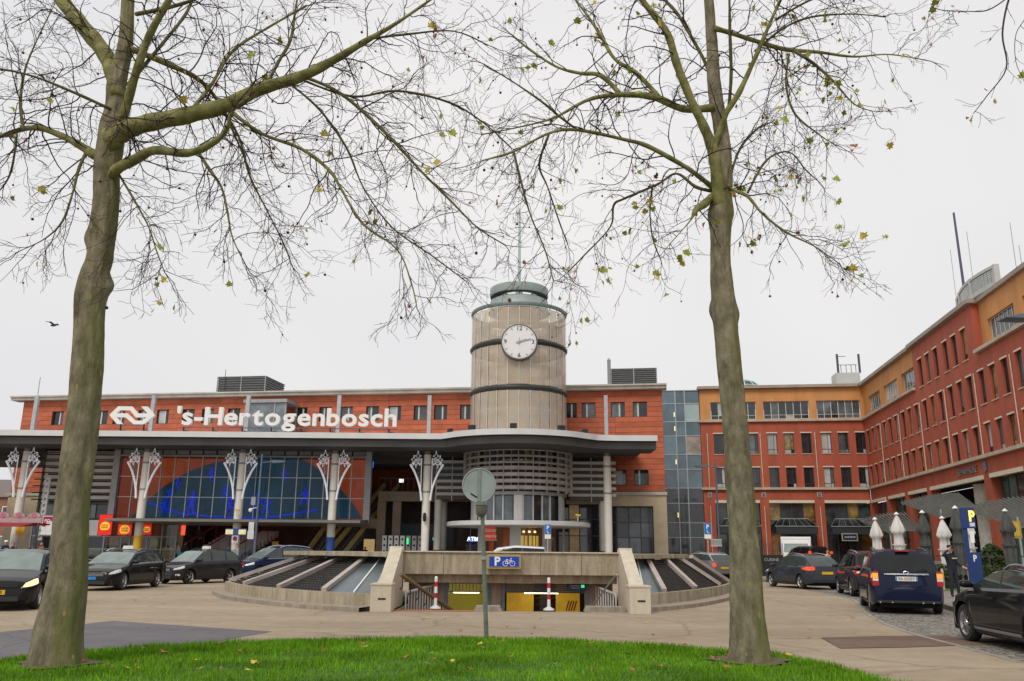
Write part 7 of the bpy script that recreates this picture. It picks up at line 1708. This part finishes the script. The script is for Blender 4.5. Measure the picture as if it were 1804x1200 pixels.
person('person in an orange and white coat behind the grey estate car', at(1459,990,52.0), R(30), 1.68, {'che':(0,-.05,1.28)}, (SK, cl('orange', (.60,.36,.16)), cl('dark9', (.03,.03,.03)), SHOE, HAIRB))
person('seated looking person among the concourse shops', at(643,975,63.9), R(0), 1.68, None, (SK, cl('black4', (.02,.02,.02)), cl('dark10', (.02,.02,.02)), SHOE, HAIRD))
# ================================================================ plane trees
def bark_mat():
    m = bpy.data.materials.new('plane_bark'); m.use_nodes = True; n = m.node_tree.nodes; l = m.node_tree.links; b = n['Principled BSDF']; b.inputs['Roughness'].default_value = .85; b.inputs['Specular IOR Level'].default_value = .25
    t = n.new('ShaderNodeTexCoord'); geo = n.new('ShaderNodeNewGeometry')
    mp = n.new('ShaderNodeMapping'); mp.inputs['Scale'].default_value = (1,1,.5); l.new(t.outputs['Object'], mp.inputs[0])
    a = n.new('ShaderNodeTexNoise'); a.inputs['Scale'].default_value = 6.5; a.inputs['Detail'].default_value = 9; a.inputs['Roughness'].default_value = .65; l.new(mp.outputs[0], a.inputs['Vector'])
    r = n.new('ShaderNodeValToRGB'); e = r.color_ramp.elements; e[0].position = .28; e[0].color = (.075,.066,.040,1); e[1].position = .72; e[1].color = (.34,.30,.205,1); x_ = e.new(.5); x_.color = (.205,.180,.115,1)
    l.new(a.outputs['Fac'], r.inputs['Fac'])
    # green algae in irregular vertical stains, more of it on the +x and back side
    g = n.new('ShaderNodeTexNoise'); g.inputs['Scale'].default_value = 1.4; g.inputs['Detail'].default_value = 8; mp2 = n.new('ShaderNodeMapping'); mp2.inputs['Scale'].default_value = (1.6,1.6,.35); l.new(t.outputs['Object'], mp2.inputs[0]); l.new(mp2.outputs[0], g.inputs['Vector'])
    sx = n.new('ShaderNodeSeparateXYZ'); l.new(geo.outputs['Normal'], sx.inputs[0])
    mm = n.new('ShaderNodeMath'); mm.operation = 'MULTIPLY_ADD'; mm.inputs[1].default_value = .20; l.new(sx.outputs[0], mm.inputs[0]); l.new(g.outputs['Fac'], mm.inputs[2])
    r2 = n.new('ShaderNodeValToRGB'); r2.color_ramp.elements[0].position = .54; r2.color_ramp.elements[1].position = .78; l.new(mm.outputs[0], r2.inputs['Fac'])
    x = n.new('ShaderNodeMix'); x.data_type = 'RGBA'; l.new(r2.outputs[0], x.inputs[0]); l.new(r.outputs[0], x.inputs[6]); x.inputs[7].default_value = (.15,.155,.045,1)
    # flaking plates: small pale yellow scars
    v = n.new('ShaderNodeTexVoronoi'); v.inputs['Scale'].default_value = 11; mp3 = n.new('ShaderNodeMapping'); mp3.inputs['Scale'].default_value = (1.6,1.6,.7); l.new(t.outputs['Object'], mp3.inputs[0]); l.new(mp3.outputs[0], v.inputs['Vector'])
    sp = n.new('ShaderNodeSeparateColor'); l.new(v.outputs['Color'], sp.inputs[0]); gt = n.new('ShaderNodeMath'); gt.operation = 'GREATER_THAN'; gt.inputs[1].default_value = .965; l.new(sp.outputs[0], gt.inputs[0])
    lt = n.new('ShaderNodeMath'); lt.operation = 'LESS_THAN'; lt.inputs[1].default_value = .38; l.new(v.outputs['Distance'], lt.inputs[0]); ml = n.new('ShaderNodeMath'); ml.operation = 'MULTIPLY'; l.new(gt.outputs[0], ml.inputs[0]); l.new(lt.outputs[0], ml.inputs[1])
    x2 = n.new('ShaderNodeMix'); x2.data_type = 'RGBA'; l.new(ml.outputs[0], x2.inputs[0]); l.new(x.outputs[2], x2.inputs[6]); x2.inputs[7].default_value = (.33,.25,.10,1); l.new(x2.outputs[2], b.inputs['Base Color'])
    # fine vertical cracks in the relief
    f = n.new('ShaderNodeTexNoise'); f.inputs['Scale'].default_value = 14; f.inputs['Detail'].default_value = 8; f.inputs['Roughness'].default_value = .7; mp4 = n.new('ShaderNodeMapping'); mp4.inputs['Scale'].default_value = (1.3,1.3,.35); l.new(t.outputs['Object'], mp4.inputs[0]); l.new(mp4.outputs[0], f.inputs['Vector'])
    bp = n.new('ShaderNodeBump'); bp.inputs['Strength'].default_value = 1.0; bp.inputs['Distance'].default_value = .05; l.new(f.outputs['Fac'], bp.inputs['Height']); l.new(bp.outputs[0], b.inputs['Normal']); return m
from mathutils import noise as mnoise
BARK = bark_mat()
BRANCHM = M('branch_bark', (.07,.065,.03), .85, 0, .35, 6, col2=(.14,.13,.055), spec=.2)
LIMB = M('mossy_limb_bark', (.105,.105,.034), .85, 0, .35, 5, .6, 14, col2=(.25,.24,.10), spec=.2)
TWIG = M('twig_bark', (.040,.026,.024), .85, 0, .3, 6, spec=.2)
LEAFM = [M('leaf_green', (.30,.35,.035), .55, 0, .3, 9), M('leaf_olive', (.32,.31,.05), .55, 0, .35, 9), M('leaf_yellow', (.55,.42,.04), .55, 0, .3, 9), M('leaf_brown', (.34,.13,.035), .65, 0, .35, 9), M('leaf_rust', (.26,.06,.04), .65, 0, .35, 9)]
def leaf_mesh(seed, mat, dry=False):
    rr = random.Random(seed); pts = []
    for a, r in ((-90,.10),(-60,.32),(-38,.36),(-22,.62),(-5,.42),(20,.80),(42,.48),(62,.70),(78,.62),(90,1.0),(102,.62),(118,.70),(138,.48),(160,.80),(185,.42),(202,.62),(218,.36),(240,.32)):
        q = r*rr.uniform(.88,1.1)*.5; pts.append((q*math.cos(R(a)), q*math.sin(R(a))))
    k = .5 if dry else .16
    s = MB(); s.v = [(0,0,0)] + [(x*(1-.35*dry), y, -k*abs(x)*1.0 + k*.5*y*y + rr.uniform(-.03,.03)) for x, y in pts]; n = len(pts)
    s.f = [(0, 1+i, 1+(i+1) % n) for i in range(n)]; s.m = [0]*n
    s.tube([(0,-.04,0),(0.02,-.5,.05)], [.016,.01], 3)
    return s.mesh('leaf', mat)
LEAVES = {i: [leaf_mesh(i*10+k, mt, i > 2) for k in range(3)] for i, mt in enumerate(LEAFM)}
def add_leaf(parent, p, size, kind, rr):
    o = link('leaf', rr.choice(LEAVES[kind]), parent, p); o.rotation_euler = (rr.uniform(.6,2.4), rr.uniform(-.6,.6), rr.uniform(0,6.28)); o.scale = (size,)*3; return o
class Twigs:
    def __init__(s, seed): s.mb = MB(); s.r = random.Random(seed); s.tips = []; s.n = 0
    def grow(s, p, d, length, r, lev):
        rr = s.r; step = (.11, .07, .045)[lev]; n = max(2, int(length/step)); pts = [p.copy()]; dirs = []
        droop = (.035, .02, .01)[lev]
        for i in range(n):
            d = (d + Vector((rr.gauss(0,.21), rr.gauss(0,.21), rr.gauss(0,.20) - droop*1.0 + (.05 if lev and i > n*.6 else 0)))).normalized()
            p = p + d*step*rr.uniform(.8,1.2); pts.append(p.copy()); dirs.append(d.copy())
        rad = [max(r*(1-.6*i/n), .0026) for i in range(n+1)]
        s.mb.tube(pts, rad, 4 if lev == 0 else 3, False); s.n += 1
        if lev < 2:
            for i in range(1, n):
                if rr.random() < (.60, .48)[lev]:
                    dd = dirs[i]; side = dd.cross(Vector((rr.gauss(0,1), rr.gauss(0,1), rr.gauss(0,1)))).normalized()
                    nd = (dd*rr.uniform(.5,1.0) + side*rr.uniform(.6,1.1) + Vector((0,0,-.10))).normalized()
                    L_ = length*rr.uniform(.22,.5)*(1-.5*i/n) if lev == 0 else rr.uniform(.10,.32)
                    s.grow(pts[i], nd, max(L_, .12), max(r*.55*(1-.4*i/n), .0034), lev+1)
        if lev > 0: s.tips.append((pts[-1], lev))
        if lev == 0: s.tips.append((pts[-1], 0))
def branch_world(px, Y0, Y1):
    """px: (u, v, half width in px); the depth runs from Y0 to Y1 along the branch"""
    n = len(px); pts = []
    for i, (u, v, hw_) in enumerate(px):
        Y = Y0+(Y1-Y0)*i/(n-1); p = P(u, v, Y); k_ = 1 if hw_ > 6 else .55+.45*(hw_/6); pts.append((p.x, p.y, p.z, hw_*k_*Y*1.01/FPX*math.cos(math.atan((u-902)/FPX))))
    return spline(pts, 5)
def plane_tree(label, loc, Y0, trunk, limbs, extra, seed, nleaf, kinds, twig_density):
    t = thing('plane_tree', label, 'tree', loc, 0, 'plane trees on the lawn'); O = Vector(loc); rr = random.Random(seed)
    w0_ = branch_world(trunk, Y0, Y0+.25); w_ = []
    for p_, q_ in zip(w0_, w0_[1:]): w_ += [p_, tuple((c_+d_)/2 for c_, d_ in zip(p_, q_))]
    w_.append(w0_[-1]); s = MB()
    # trunk: noisy rings with swelling and root flare
    n = 72; k = 0
    for x, y, z, r in w_:
        for j in range(n):
            a = 2*math.pi*j/n; f = 1 + .035*math.sin(3*a+z*1.3+seed) + .03*math.sin(5*a-z*2.1) + .022*math.sin(9*a+z*3.7)
            if z < .7: f += (.7-z)*(.06+.30*max(0, math.sin(4*a+seed)))*.4
            for ka, kz, kr in KNOTS.get(seed, []):
                da_ = (a-ka+math.pi) % (2*math.pi)-math.pi; f += kr*math.exp(-(da_/.5)**2-((z-kz)/.16)**2)
            q_ = Vector((math.cos(a)*r*9, math.sin(a)*r*9, z*1.6+seed)); nz = mnoise.fractal(q_, .8, 2.0, 4)*.010 + mnoise.fractal(Vector((math.cos(a)*r*26, math.sin(a)*r*26, z*2.2+seed)), .7, 2.0, 3)*.006
            cr_ = mnoise.noise(Vector((math.cos(a)*r*14+3, math.sin(a)*r*14, z*.7+seed*2)))
            if abs(cr_) < .05 and z < 2.2: nz -= .016*(1-abs(cr_)/.05)*(1-z/2.2)          # long vertical bark cracks near the foot
            f += nz/max(r,.05)
            s.v.append((x-O.x+r*.98*f*math.cos(a), y-O.y+r*.98*f*math.sin(a), z))
        k += 1
    for i in range(k-1):
        for j in range(n): s.f.append((i*n+j, i*n+(j+1)%n, (i+1)*n+(j+1)%n, (i+1)*n+j)); s.m.append(0)
    s.build('trunk', BARK, t, 180)
    tw_ = Twigs(seed)
    def spawn(pts, d0, dens, lmin, lmax, from_f=.15):
        tot = 0
        for i in range(1, len(pts)):
            a_, b_ = Vector(pts[i-1][:3]), Vector(pts[i][:3]); seg = (b_-a_).length
            if i/len(pts) < from_f: continue
            cnt = seg*dens; m_ = int(cnt) + (rr.random() < cnt-int(cnt))
            for q in range(m_):
                p = a_.lerp(b_, rr.random())-O; dr = (b_-a_).normalized()
                side = dr.cross(Vector((rr.gauss(0,1), rr.gauss(0,1), rr.gauss(0,.8)))).normalized()
                nd = (dr*rr.uniform(.2,.9)+side*rr.uniform(.5,1)+Vector((0,0,rr.uniform(-.45,.2)))).normalized()
                tw_.grow(p, nd, rr.uniform(lmin, lmax), max(.006, min(.0125, pts[i][3]*.4)), 0)
    for px, dY, dens in limbs:
        pts = branch_world(px, Y0+.12, Y0+.12+dY); s = MB()
        jit = [(Vector(p[:3])-O) for p in pts]; rad = [max(p[3], .0045) for p in pts]
        big = rad[0] > .035
        s.tube(jit, [q*(1+.06*math.sin(i*1.7)) for i, q in enumerate(rad)], 12 if big else 7); s.build('limb' if big else 'branch', LIMB if big else BRANCHM, t, 180)
        spawn(pts, None, dens*twig_density, .5, 1.6, .08); 
        e = Vector(pts[-1][:3])-O; d = (Vector(pts[-1][:3])-Vector(pts[-2][:3])).normalized()
        for q in range(2): tw_.grow(e, (d+Vector((rr.gauss(0,.25),rr.gauss(0,.25),rr.gauss(0,.2)))).normalized(), rr.uniform(.5,1.0), .006, 0)
    # upper crown above the picture
    for p0, d0, L_, r0 in extra:
        p = Vector(p0); d = Vector(d0).normalized(); pts = [(p.x,p.y,p.z,r0)]
        for i in range(10): d = (d+Vector((rr.gauss(0,.12),rr.gauss(0,.12),rr.gauss(.02,.08)))).normalized(); p = p+d*L_/10; pts.append((p.x,p.y,p.z,r0*(1-.085*(i+1))))
        s = MB(); s.tube([Vector(q[:3])-O for q in pts], [q[3] for q in pts], 8); s.build('limb', BARK, t, 180); spawn(pts, None, 2.0, .5, 1.3)
    c = tw_.mb.build('twigs', TWIG, t); c['kind'] = 'stuff'
    # leaves hanging on, seed balls
    tips = [p for p, lev in tw_.tips if (p+O).z > 3.2]
    rr.shuffle(tips)
    for p in tips[:nleaf]:
        kd = rr.choice(kinds)
        for q_ in range(rr.choice((0,0,0,1,2))): add_leaf(t, p+Vector((rr.gauss(0,.09),rr.gauss(0,.09),rr.gauss(-.04,.07))), rr.uniform(.10,.2), rr.choice(kinds), rr)
        sz = rr.uniform(.12,.26) if kd < 3 else rr.uniform(.08,.16); add_leaf(t, p, sz, kd, rr)
    s = MB()
    for p in tips[nleaf:nleaf+110]:
        L_ = rr.uniform(.04,.12); s.tube([p, p+Vector((rr.gauss(0,.01),rr.gauss(0,.01),-L_))], .002, 3, False); c_ = p+Vector((0,0,-L_-.014)); q = rr.uniform(.014,.024)
        s.lathe([(0,c_.z-q),(q*.7,c_.z-q*.7),(q,c_.z),(q*.7,c_.z+q*.7),(0,c_.z+q)], 6, (c_.x,c_.y))
    sb_ = s.build('seed_balls', TWIG, t); sb_['kind'] = 'stuff'
    return t, tw_.n
KNOTS = {41: [(.1,5.35,.5),(3.3,6.1,.35),(2.6,2.2,.12)], 42: [(2.8,5.35,.35),(.3,5.3,.35),(.4,4.0,.2),(5.2,3.4,.15)]}
bL = G(100,1176)
trL = [(100,1186,50),(103,1120,44),(112,1060,38),(121,1000,34),(127,900,31.5),(135,820,30.5),(145,740,30),(154,650,30),(158,580,29.5),(161,520,29),(168,480,27),(176,450,26),(181,400,26),(187,350,26),(188,300,25.5),(193,262,27),(199,225,27),(204,187,20),(205,150,19),(213,112,17.5),(221,75,15),(226,0,13),(230,-120,11),(236,-300,8)]
limL = [
 ([(190,272,16),(200,246,21),(222,229,20),(260,217,18),(330,203,17),(400,185,15),(455,158,13),(530,135,11),(590,105,8),(640,75,6),(700,40,4),(765,-5,3)], -.8, 3),
 ([(192,318,9),(206,298,11),(240,280,11),(272,265,9),(330,270,8),(370,255,7),(398,230,5),(410,195,4),(440,170,3)], -1.3, 3),
 ([(190,275,10),(165,272,11),(150,262,9),(110,240,7),(60,225,6),(0,240,5),(-60,262,4)], .8, 4),
 ([(206,172,14),(197,122,17),(178,85,17),(140,40,17),(105,-5,15),(60,-70,12)], .9, 2),
 ([(205,235,8),(220,198,9.5),(236,140,9),(262,65,8),(295,5,7),(330,-60,5)], -1.2, 3),
 ([(228,85,7),(300,115,6),(350,140,5),(385,180,4),(410,230,3),(440,300,2)], 1.5, 4),
 ([(202,196,4),(183,187,4),(130,163,4),(60,135,3),(0,122,3),(-60,118,2)], -1.0, 4),
 ([(330,203,5),(372,150,4),(410,90,4),(470,50,3),(540,10,3)], 1.2, 4),
 ([(470,150,4),(490,110,4),(512,70,4),(520,20,3),(530,-40,2)], .6, 4),
 ([(535,135,4),(600,165,4),(680,235,4),(740,300,3),(790,350,3),(840,400,2),(890,432,2)], -1.0, 4),
 ([(530,140,3),(620,170,3),(700,160,3),(790,180,3),(850,215,2),(900,260,2)], 1.0, 5),
 ([(405,195,5),(460,235,4),(530,262,4),(580,300,4),(605,340,3),(640,395,3),(700,440,2),(725,500,2),(735,545,1.5)], -.6, 4),
 ([(385,182,4),(420,240,3),(440,310,3),(470,370,2),(500,430,2),(515,470,1.5)], .6, 5),
 ([(345,262,4),(370,300,4),(390,330,3),(400,370,3),(410,420,2),(440,480,1.5)], -.9, 5),
 ([(150,272,4),(138,300,4),(128,340,3),(110,390,3),(80,420,2),(40,440,1.5)], -.8, 4),
 ([(42,230,4),(36,180,4),(45,120,3),(70,60,2),(90,20,2)], .8, 4),
 ([(30,235,3),(20,300,3),(0,335,2),(-30,360,2)], .6, 4),
 ([(225,150,5),(300,60,4),(330,20,4),(345,-20,3)], 1.4, 3),
 ([(240,25,5),(290,15,5),(340,0,4),(400,-30,3)], -1.2, 3),
 ([(500,140,3),(560,190,3),(610,260,3),(640,330,2),(690,400,2),(760,450,2),(820,495,1.5)], .9, 5),
 ([(205,300,3),(235,350,3),(262,400,2),(275,440,2),(290,480,1.5)], -.9, 5),
 ([(640,70,3),(720,60,3),(800,55,2),(860,80,2)], .8, 4)]
zt = P(222,-250,12).z
exL = [((-6.30,11.93,11.3),(1,.6,.6),3.0,.06), ((-6.3,11.94,11.8),(-.6,-.8,.8),3.0,.06), ((-6.28,11.95,12.2),(.3,-.9,.9),2.6,.05), ((-6.32,11.92,11.0),(-.8,.7,.7),2.8,.06)]
_, n1 = plane_tree('plane tree with thick mossy trunk at the left edge of the lawn', (bL.x, bL.y, 0), bL.y, trL, limL, exL, 41, 85, (0,0,0,1,1,2,3,3,4,4), 1.9)
bR = G(1322,1170)
trR = [(1323,1178,36),(1320,1120,31),(1316,1050,28.5),(1313,990,27),(1308,925,24.5),(1303,850,24),(1297,780,22.5),(1290,700,22),(1284,645,22.5),(1280,590,22.5),(1277,540,21.5),(1272,490,20),(1270,450,19),(1270,405,20),(1270,375,25),(1271,345,19),(1275,310,15),(1275,267,14.5),(1267,208,14.5),(1260,167,14),(1255,90,11),(1249,0,9.5),(1244,-120,8),(1240,-260,6)]
limR = [
 ([(1272,385,10),(1267,350,12.5),(1262,300,12),(1254,258,11),(1237,217,9),(1217,175,8),(1192,112,8),(1175,58,7),(1137,8,6),(1100,-40,5)], -1.0, 2.5),
 ([(1256,262,6),(1265,240,6),(1279,200,6),(1300,167,6),(1320,125,5),(1340,80,5),(1356,42,4),(1375,0,4),(1400,-50,3)], -.4, 2.5),
 ([(1284,190,4),(1288,130,4),(1286,60,4),(1285,0,3),(1284,-60,3)], -.7, 3),
 ([(1256,190,8),(1204,192,7),(1158,173,7),(1117,167,6),(1067,169,5),(1029,179,4),(975,208,3),(910,225,2),(850,237,2)], -.8, 3.5),
 ([(1092,165,5),(1058,133,5),(1021,129,4),(979,117,3),(930,85,3),(900,60,2)], .8, 4),
 ([(1260,334,6),(1230,310,5),(1204,292,5),(1142,258,5),(1100,246,4),(1017,229,4),(967,235,3),(904,267,3),(850,283,2)], -1.2, 3.5),
 ([(1017,229,3),(985,205,3),(954,179,3),(900,142,2),(850,112,2)], -.6, 4),
 ([(1254,337,4),(1225,329,4),(1192,306,3),(1158,325,3),(1100,350,3),(1081,362,3),(1075,400,2),(1029,450,2),(1000,480,1.5)], .8, 4),
 ([(1162,172,5),(1121,129,5),(1083,104,4),(1058,62,4),(1033,25,3),(1010,-5,3)], .9, 3.5),
 ([(1258,50,6),(1287,58,5),(1333,73,5),(1383,87,5),(1442,92,4),(1504,100,3),(1567,96,2),(1640,108,1.5)], .5, 4.5),
 ([(1400,90,4),(1433,112,4),(1467,142,3),(1504,183,2),(1537,196,1.5)], -.7, 5),
 ([(1280,325,5),(1292,335,4),(1317,346,4),(1342,375,3),(1383,408,3),(1433,433,2),(1475,462,1.5)], -.9, 4.5),
 ([(1317,340,3),(1350,283,3),(1390,268,2),(1420,300,2),(1440,318,1.5)], .7, 4),
 ([(1390,95,3),(1385,150,3),(1400,200,3),(1440,235,2),(1470,255,1.5)], -.5, 5),
 ([(1256,345,7),(1240,360,8),(1226,370,6),(1215,390,2),(1180,430,1.5)], -.6, 4),
 ([(1150,325,3),(1145,370,2),(1150,420,2),(1165,460,1.5)], .5, 5),
 ([(967,237,3),(950,290,3),(965,330,2),(985,390,2),(1000,430,1.5)], .8, 4.5),
 ([(905,267,3),(918,320,3),(935,380,2),(960,440,2),(975,495,1.5)], -.8, 4.5),
 ([(1330,90,3),(1380,50,3),(1430,30,3),(1500,25,2),(1560,30,2)], 1.0, 4),
 ([(1366,35,3),(1440,-5,3),(1520,-15,2)], -.6, 4),
 ([(1257,150,4),(1240,105,4),(1215,60,4),(1190,20,4),(1150,-20,3)], 1.0, 3),
 ([(1285,320,3),(1300,270,3),(1330,230,2),(1360,215,2)], .9, 4.5)]
exR = [((3.40,12.95,11.9),(1,.4,.7),2.8,.05), ((3.40,12.96,12.3),(-.9,.5,.7),2.8,.05), ((3.41,12.94,11.7),(.2,-.9,.8),2.6,.05)]
_, n2 = plane_tree('plane tree with slimmer straight trunk at the right of the lawn', (bR.x, bR.y, 0), bR.y, trR, limR, exR, 42, 215, (0,0,0,0,1,1,2,3,4,4), 1.75)
# third tree beyond the right edge, a few hanging twigs in view
bT = Vector((8.9, 9.6, 0)); O3 = bT
t3 = thing('plane_tree', 'plane tree outside the right edge whose hanging twig with few leaves shows', 'tree', tuple(bT), 0, 'plane trees on the lawn')
s = MB(); s.tube([(0,0,0),(.05,0,.5),(.05,0,2.5),(.15,.1,5),(.1,.1,8),(.2,.2,11)], [.38,.3,.26,.22,.16,.06], 16); s.build('trunk', BARK, t3, 180)
T3 = Twigs(77); brs = [[(1840,-90,6),(1800,-50,4),(1777,0,3),(1766,60,2.6),(1773,120,2.2),(1738,170,1.8),(1715,200,1.4)], [(1830,-60,2.5),(1812,20,1.6),(1790,60,1.3),(1790,110,1.2),(1808,150,1)], [(1777,-5,2),(1740,18,2),(1700,20,1.5),(1660,18,1.5),(1640,12,1)]]
for px in brs:
    pts = branch_world(px, 9.8, 9.4); s = MB(); s.tube([Vector(p[:3])-O3 for p in pts], [max(p[3],.004) for p in pts], 6); s.build('branch', TWIG, t3, 180)
    for i in range(5, len(pts), 3): T3.grow(Vector(pts[i][:3])-O3, (Vector((T3.r.gauss(0,.6),T3.r.gauss(0,.6),-.5))).normalized(), T3.r.uniform(.15,.4), .004, 1)
top_ = Vector(branch_world(brs[0], 9.8, 9.4)[0][:3])-O3
s = MB(); s.tube([(.12,.1,6.2), (top_+Vector((.12,.1,6.2)))/2+Vector((0,0,.5)), top_], [.07,.05,.03], 8); s.build('limb', BARK, t3, 180)
for px_, dv in ((brs[1],0),): q = Vector(branch_world(px_, 9.8, 9.4)[0][:3])-O3; s = MB(); s.tube([(.12,.1,6.0),(q+Vector((.12,.1,6.0)))/2+Vector((0,0,.4)),q],[.06,.04,.02],8); s.build('limb', BARK, t3, 180)
for k in range(7):
    a = k*.9; d = Vector((abs(math.cos(a))+.2, math.sin(a), .6)).normalized(); p = Vector((.12,.1,5.5+k*.7)); pts = [p+d*q*.4+Vector((0,0,-.02*q*q)) for q in range(7)]; s = MB(); s.tube(pts, [.06-.007*q for q in range(7)], 6); s.build('limb', BARK, t3, 180)
    for q in range(2,7): T3.grow(pts[q], (d+Vector((T3.r.gauss(0,.5),T3.r.gauss(0,.5),-.2))).normalized(), .7, .007, 0)
c = T3.mb.build('twigs', TWIG, t3); c['kind'] = 'stuff'
for u, v, kd, sz in ((1712,212,1,.17),(1704,208,4,.10),(1738,158,4,.09),(1752,180,1,.12),(1800,135,0,.18),(1755,48,1,.12),(1743,70,4,.08),(1678,12,3,.1),(1690,22,4,.08)):
    add_leaf(t3, P(u,v,9.5)-O3, sz, kd, T3.r)
# ---------------------------------------------------------------- fallen leaves on lawn and road
rf = random.Random(15)
for i in range(70):
    if i < 50:
        p = G(rf.uniform(140,1500), rf.uniform(1140,1200)); 
        if not inloop(p.x, p.y): continue
        z, lab, gr = .13, 'dry fallen leaf lying on the lawn', 'fallen leaves on the lawn'
    else: p = G(rf.uniform(560,1600), rf.uniform(1084,1125)); z, lab, gr = .02, 'small fallen leaf lying on the asphalt', 'fallen leaves on the asphalt'
    o = link('fallen_leaf', rf.choice(LEAVES[rf.choice((1,2,3,3))]), None, (p.x,p.y,z)); o.rotation_euler = (rf.uniform(-.4,.4), rf.uniform(-.4,.4), rf.uniform(0,6.3)); o.scale = (rf.uniform(.10,.17),)*3; tag(o, lab, 'leaf', gr)
# bird in the sky
p = P(95,573,45); t = thing('bird', 'dark bird flying in the grey sky at the left', 'bird', tuple(p), R(-20))
s = MB(); s.lathe([(0,-.26),(.05,-.18),(.075,-.02),(.06,.12),(.03,.2),(0,.25)], 10); s.v = [(z,x,y) for x,y,z in s.v]; s.build('body', M('bird_dark', (.03,.03,.035), .7), t, 60)
for sg_ in (-1,1):
    s = MB(); s.add([(.10,0,.02),(-.10,0,.02),(-.16,sg_*.2,.13),(.02,sg_*.22,.15),(-.2,sg_*.42,.10),(-.12,sg_*.44,.11)], [(0,1,2,3),(3,2,4,5)]); s.build('wing', MATS['bird_dark'], t)
print('twigs', n1, n2)
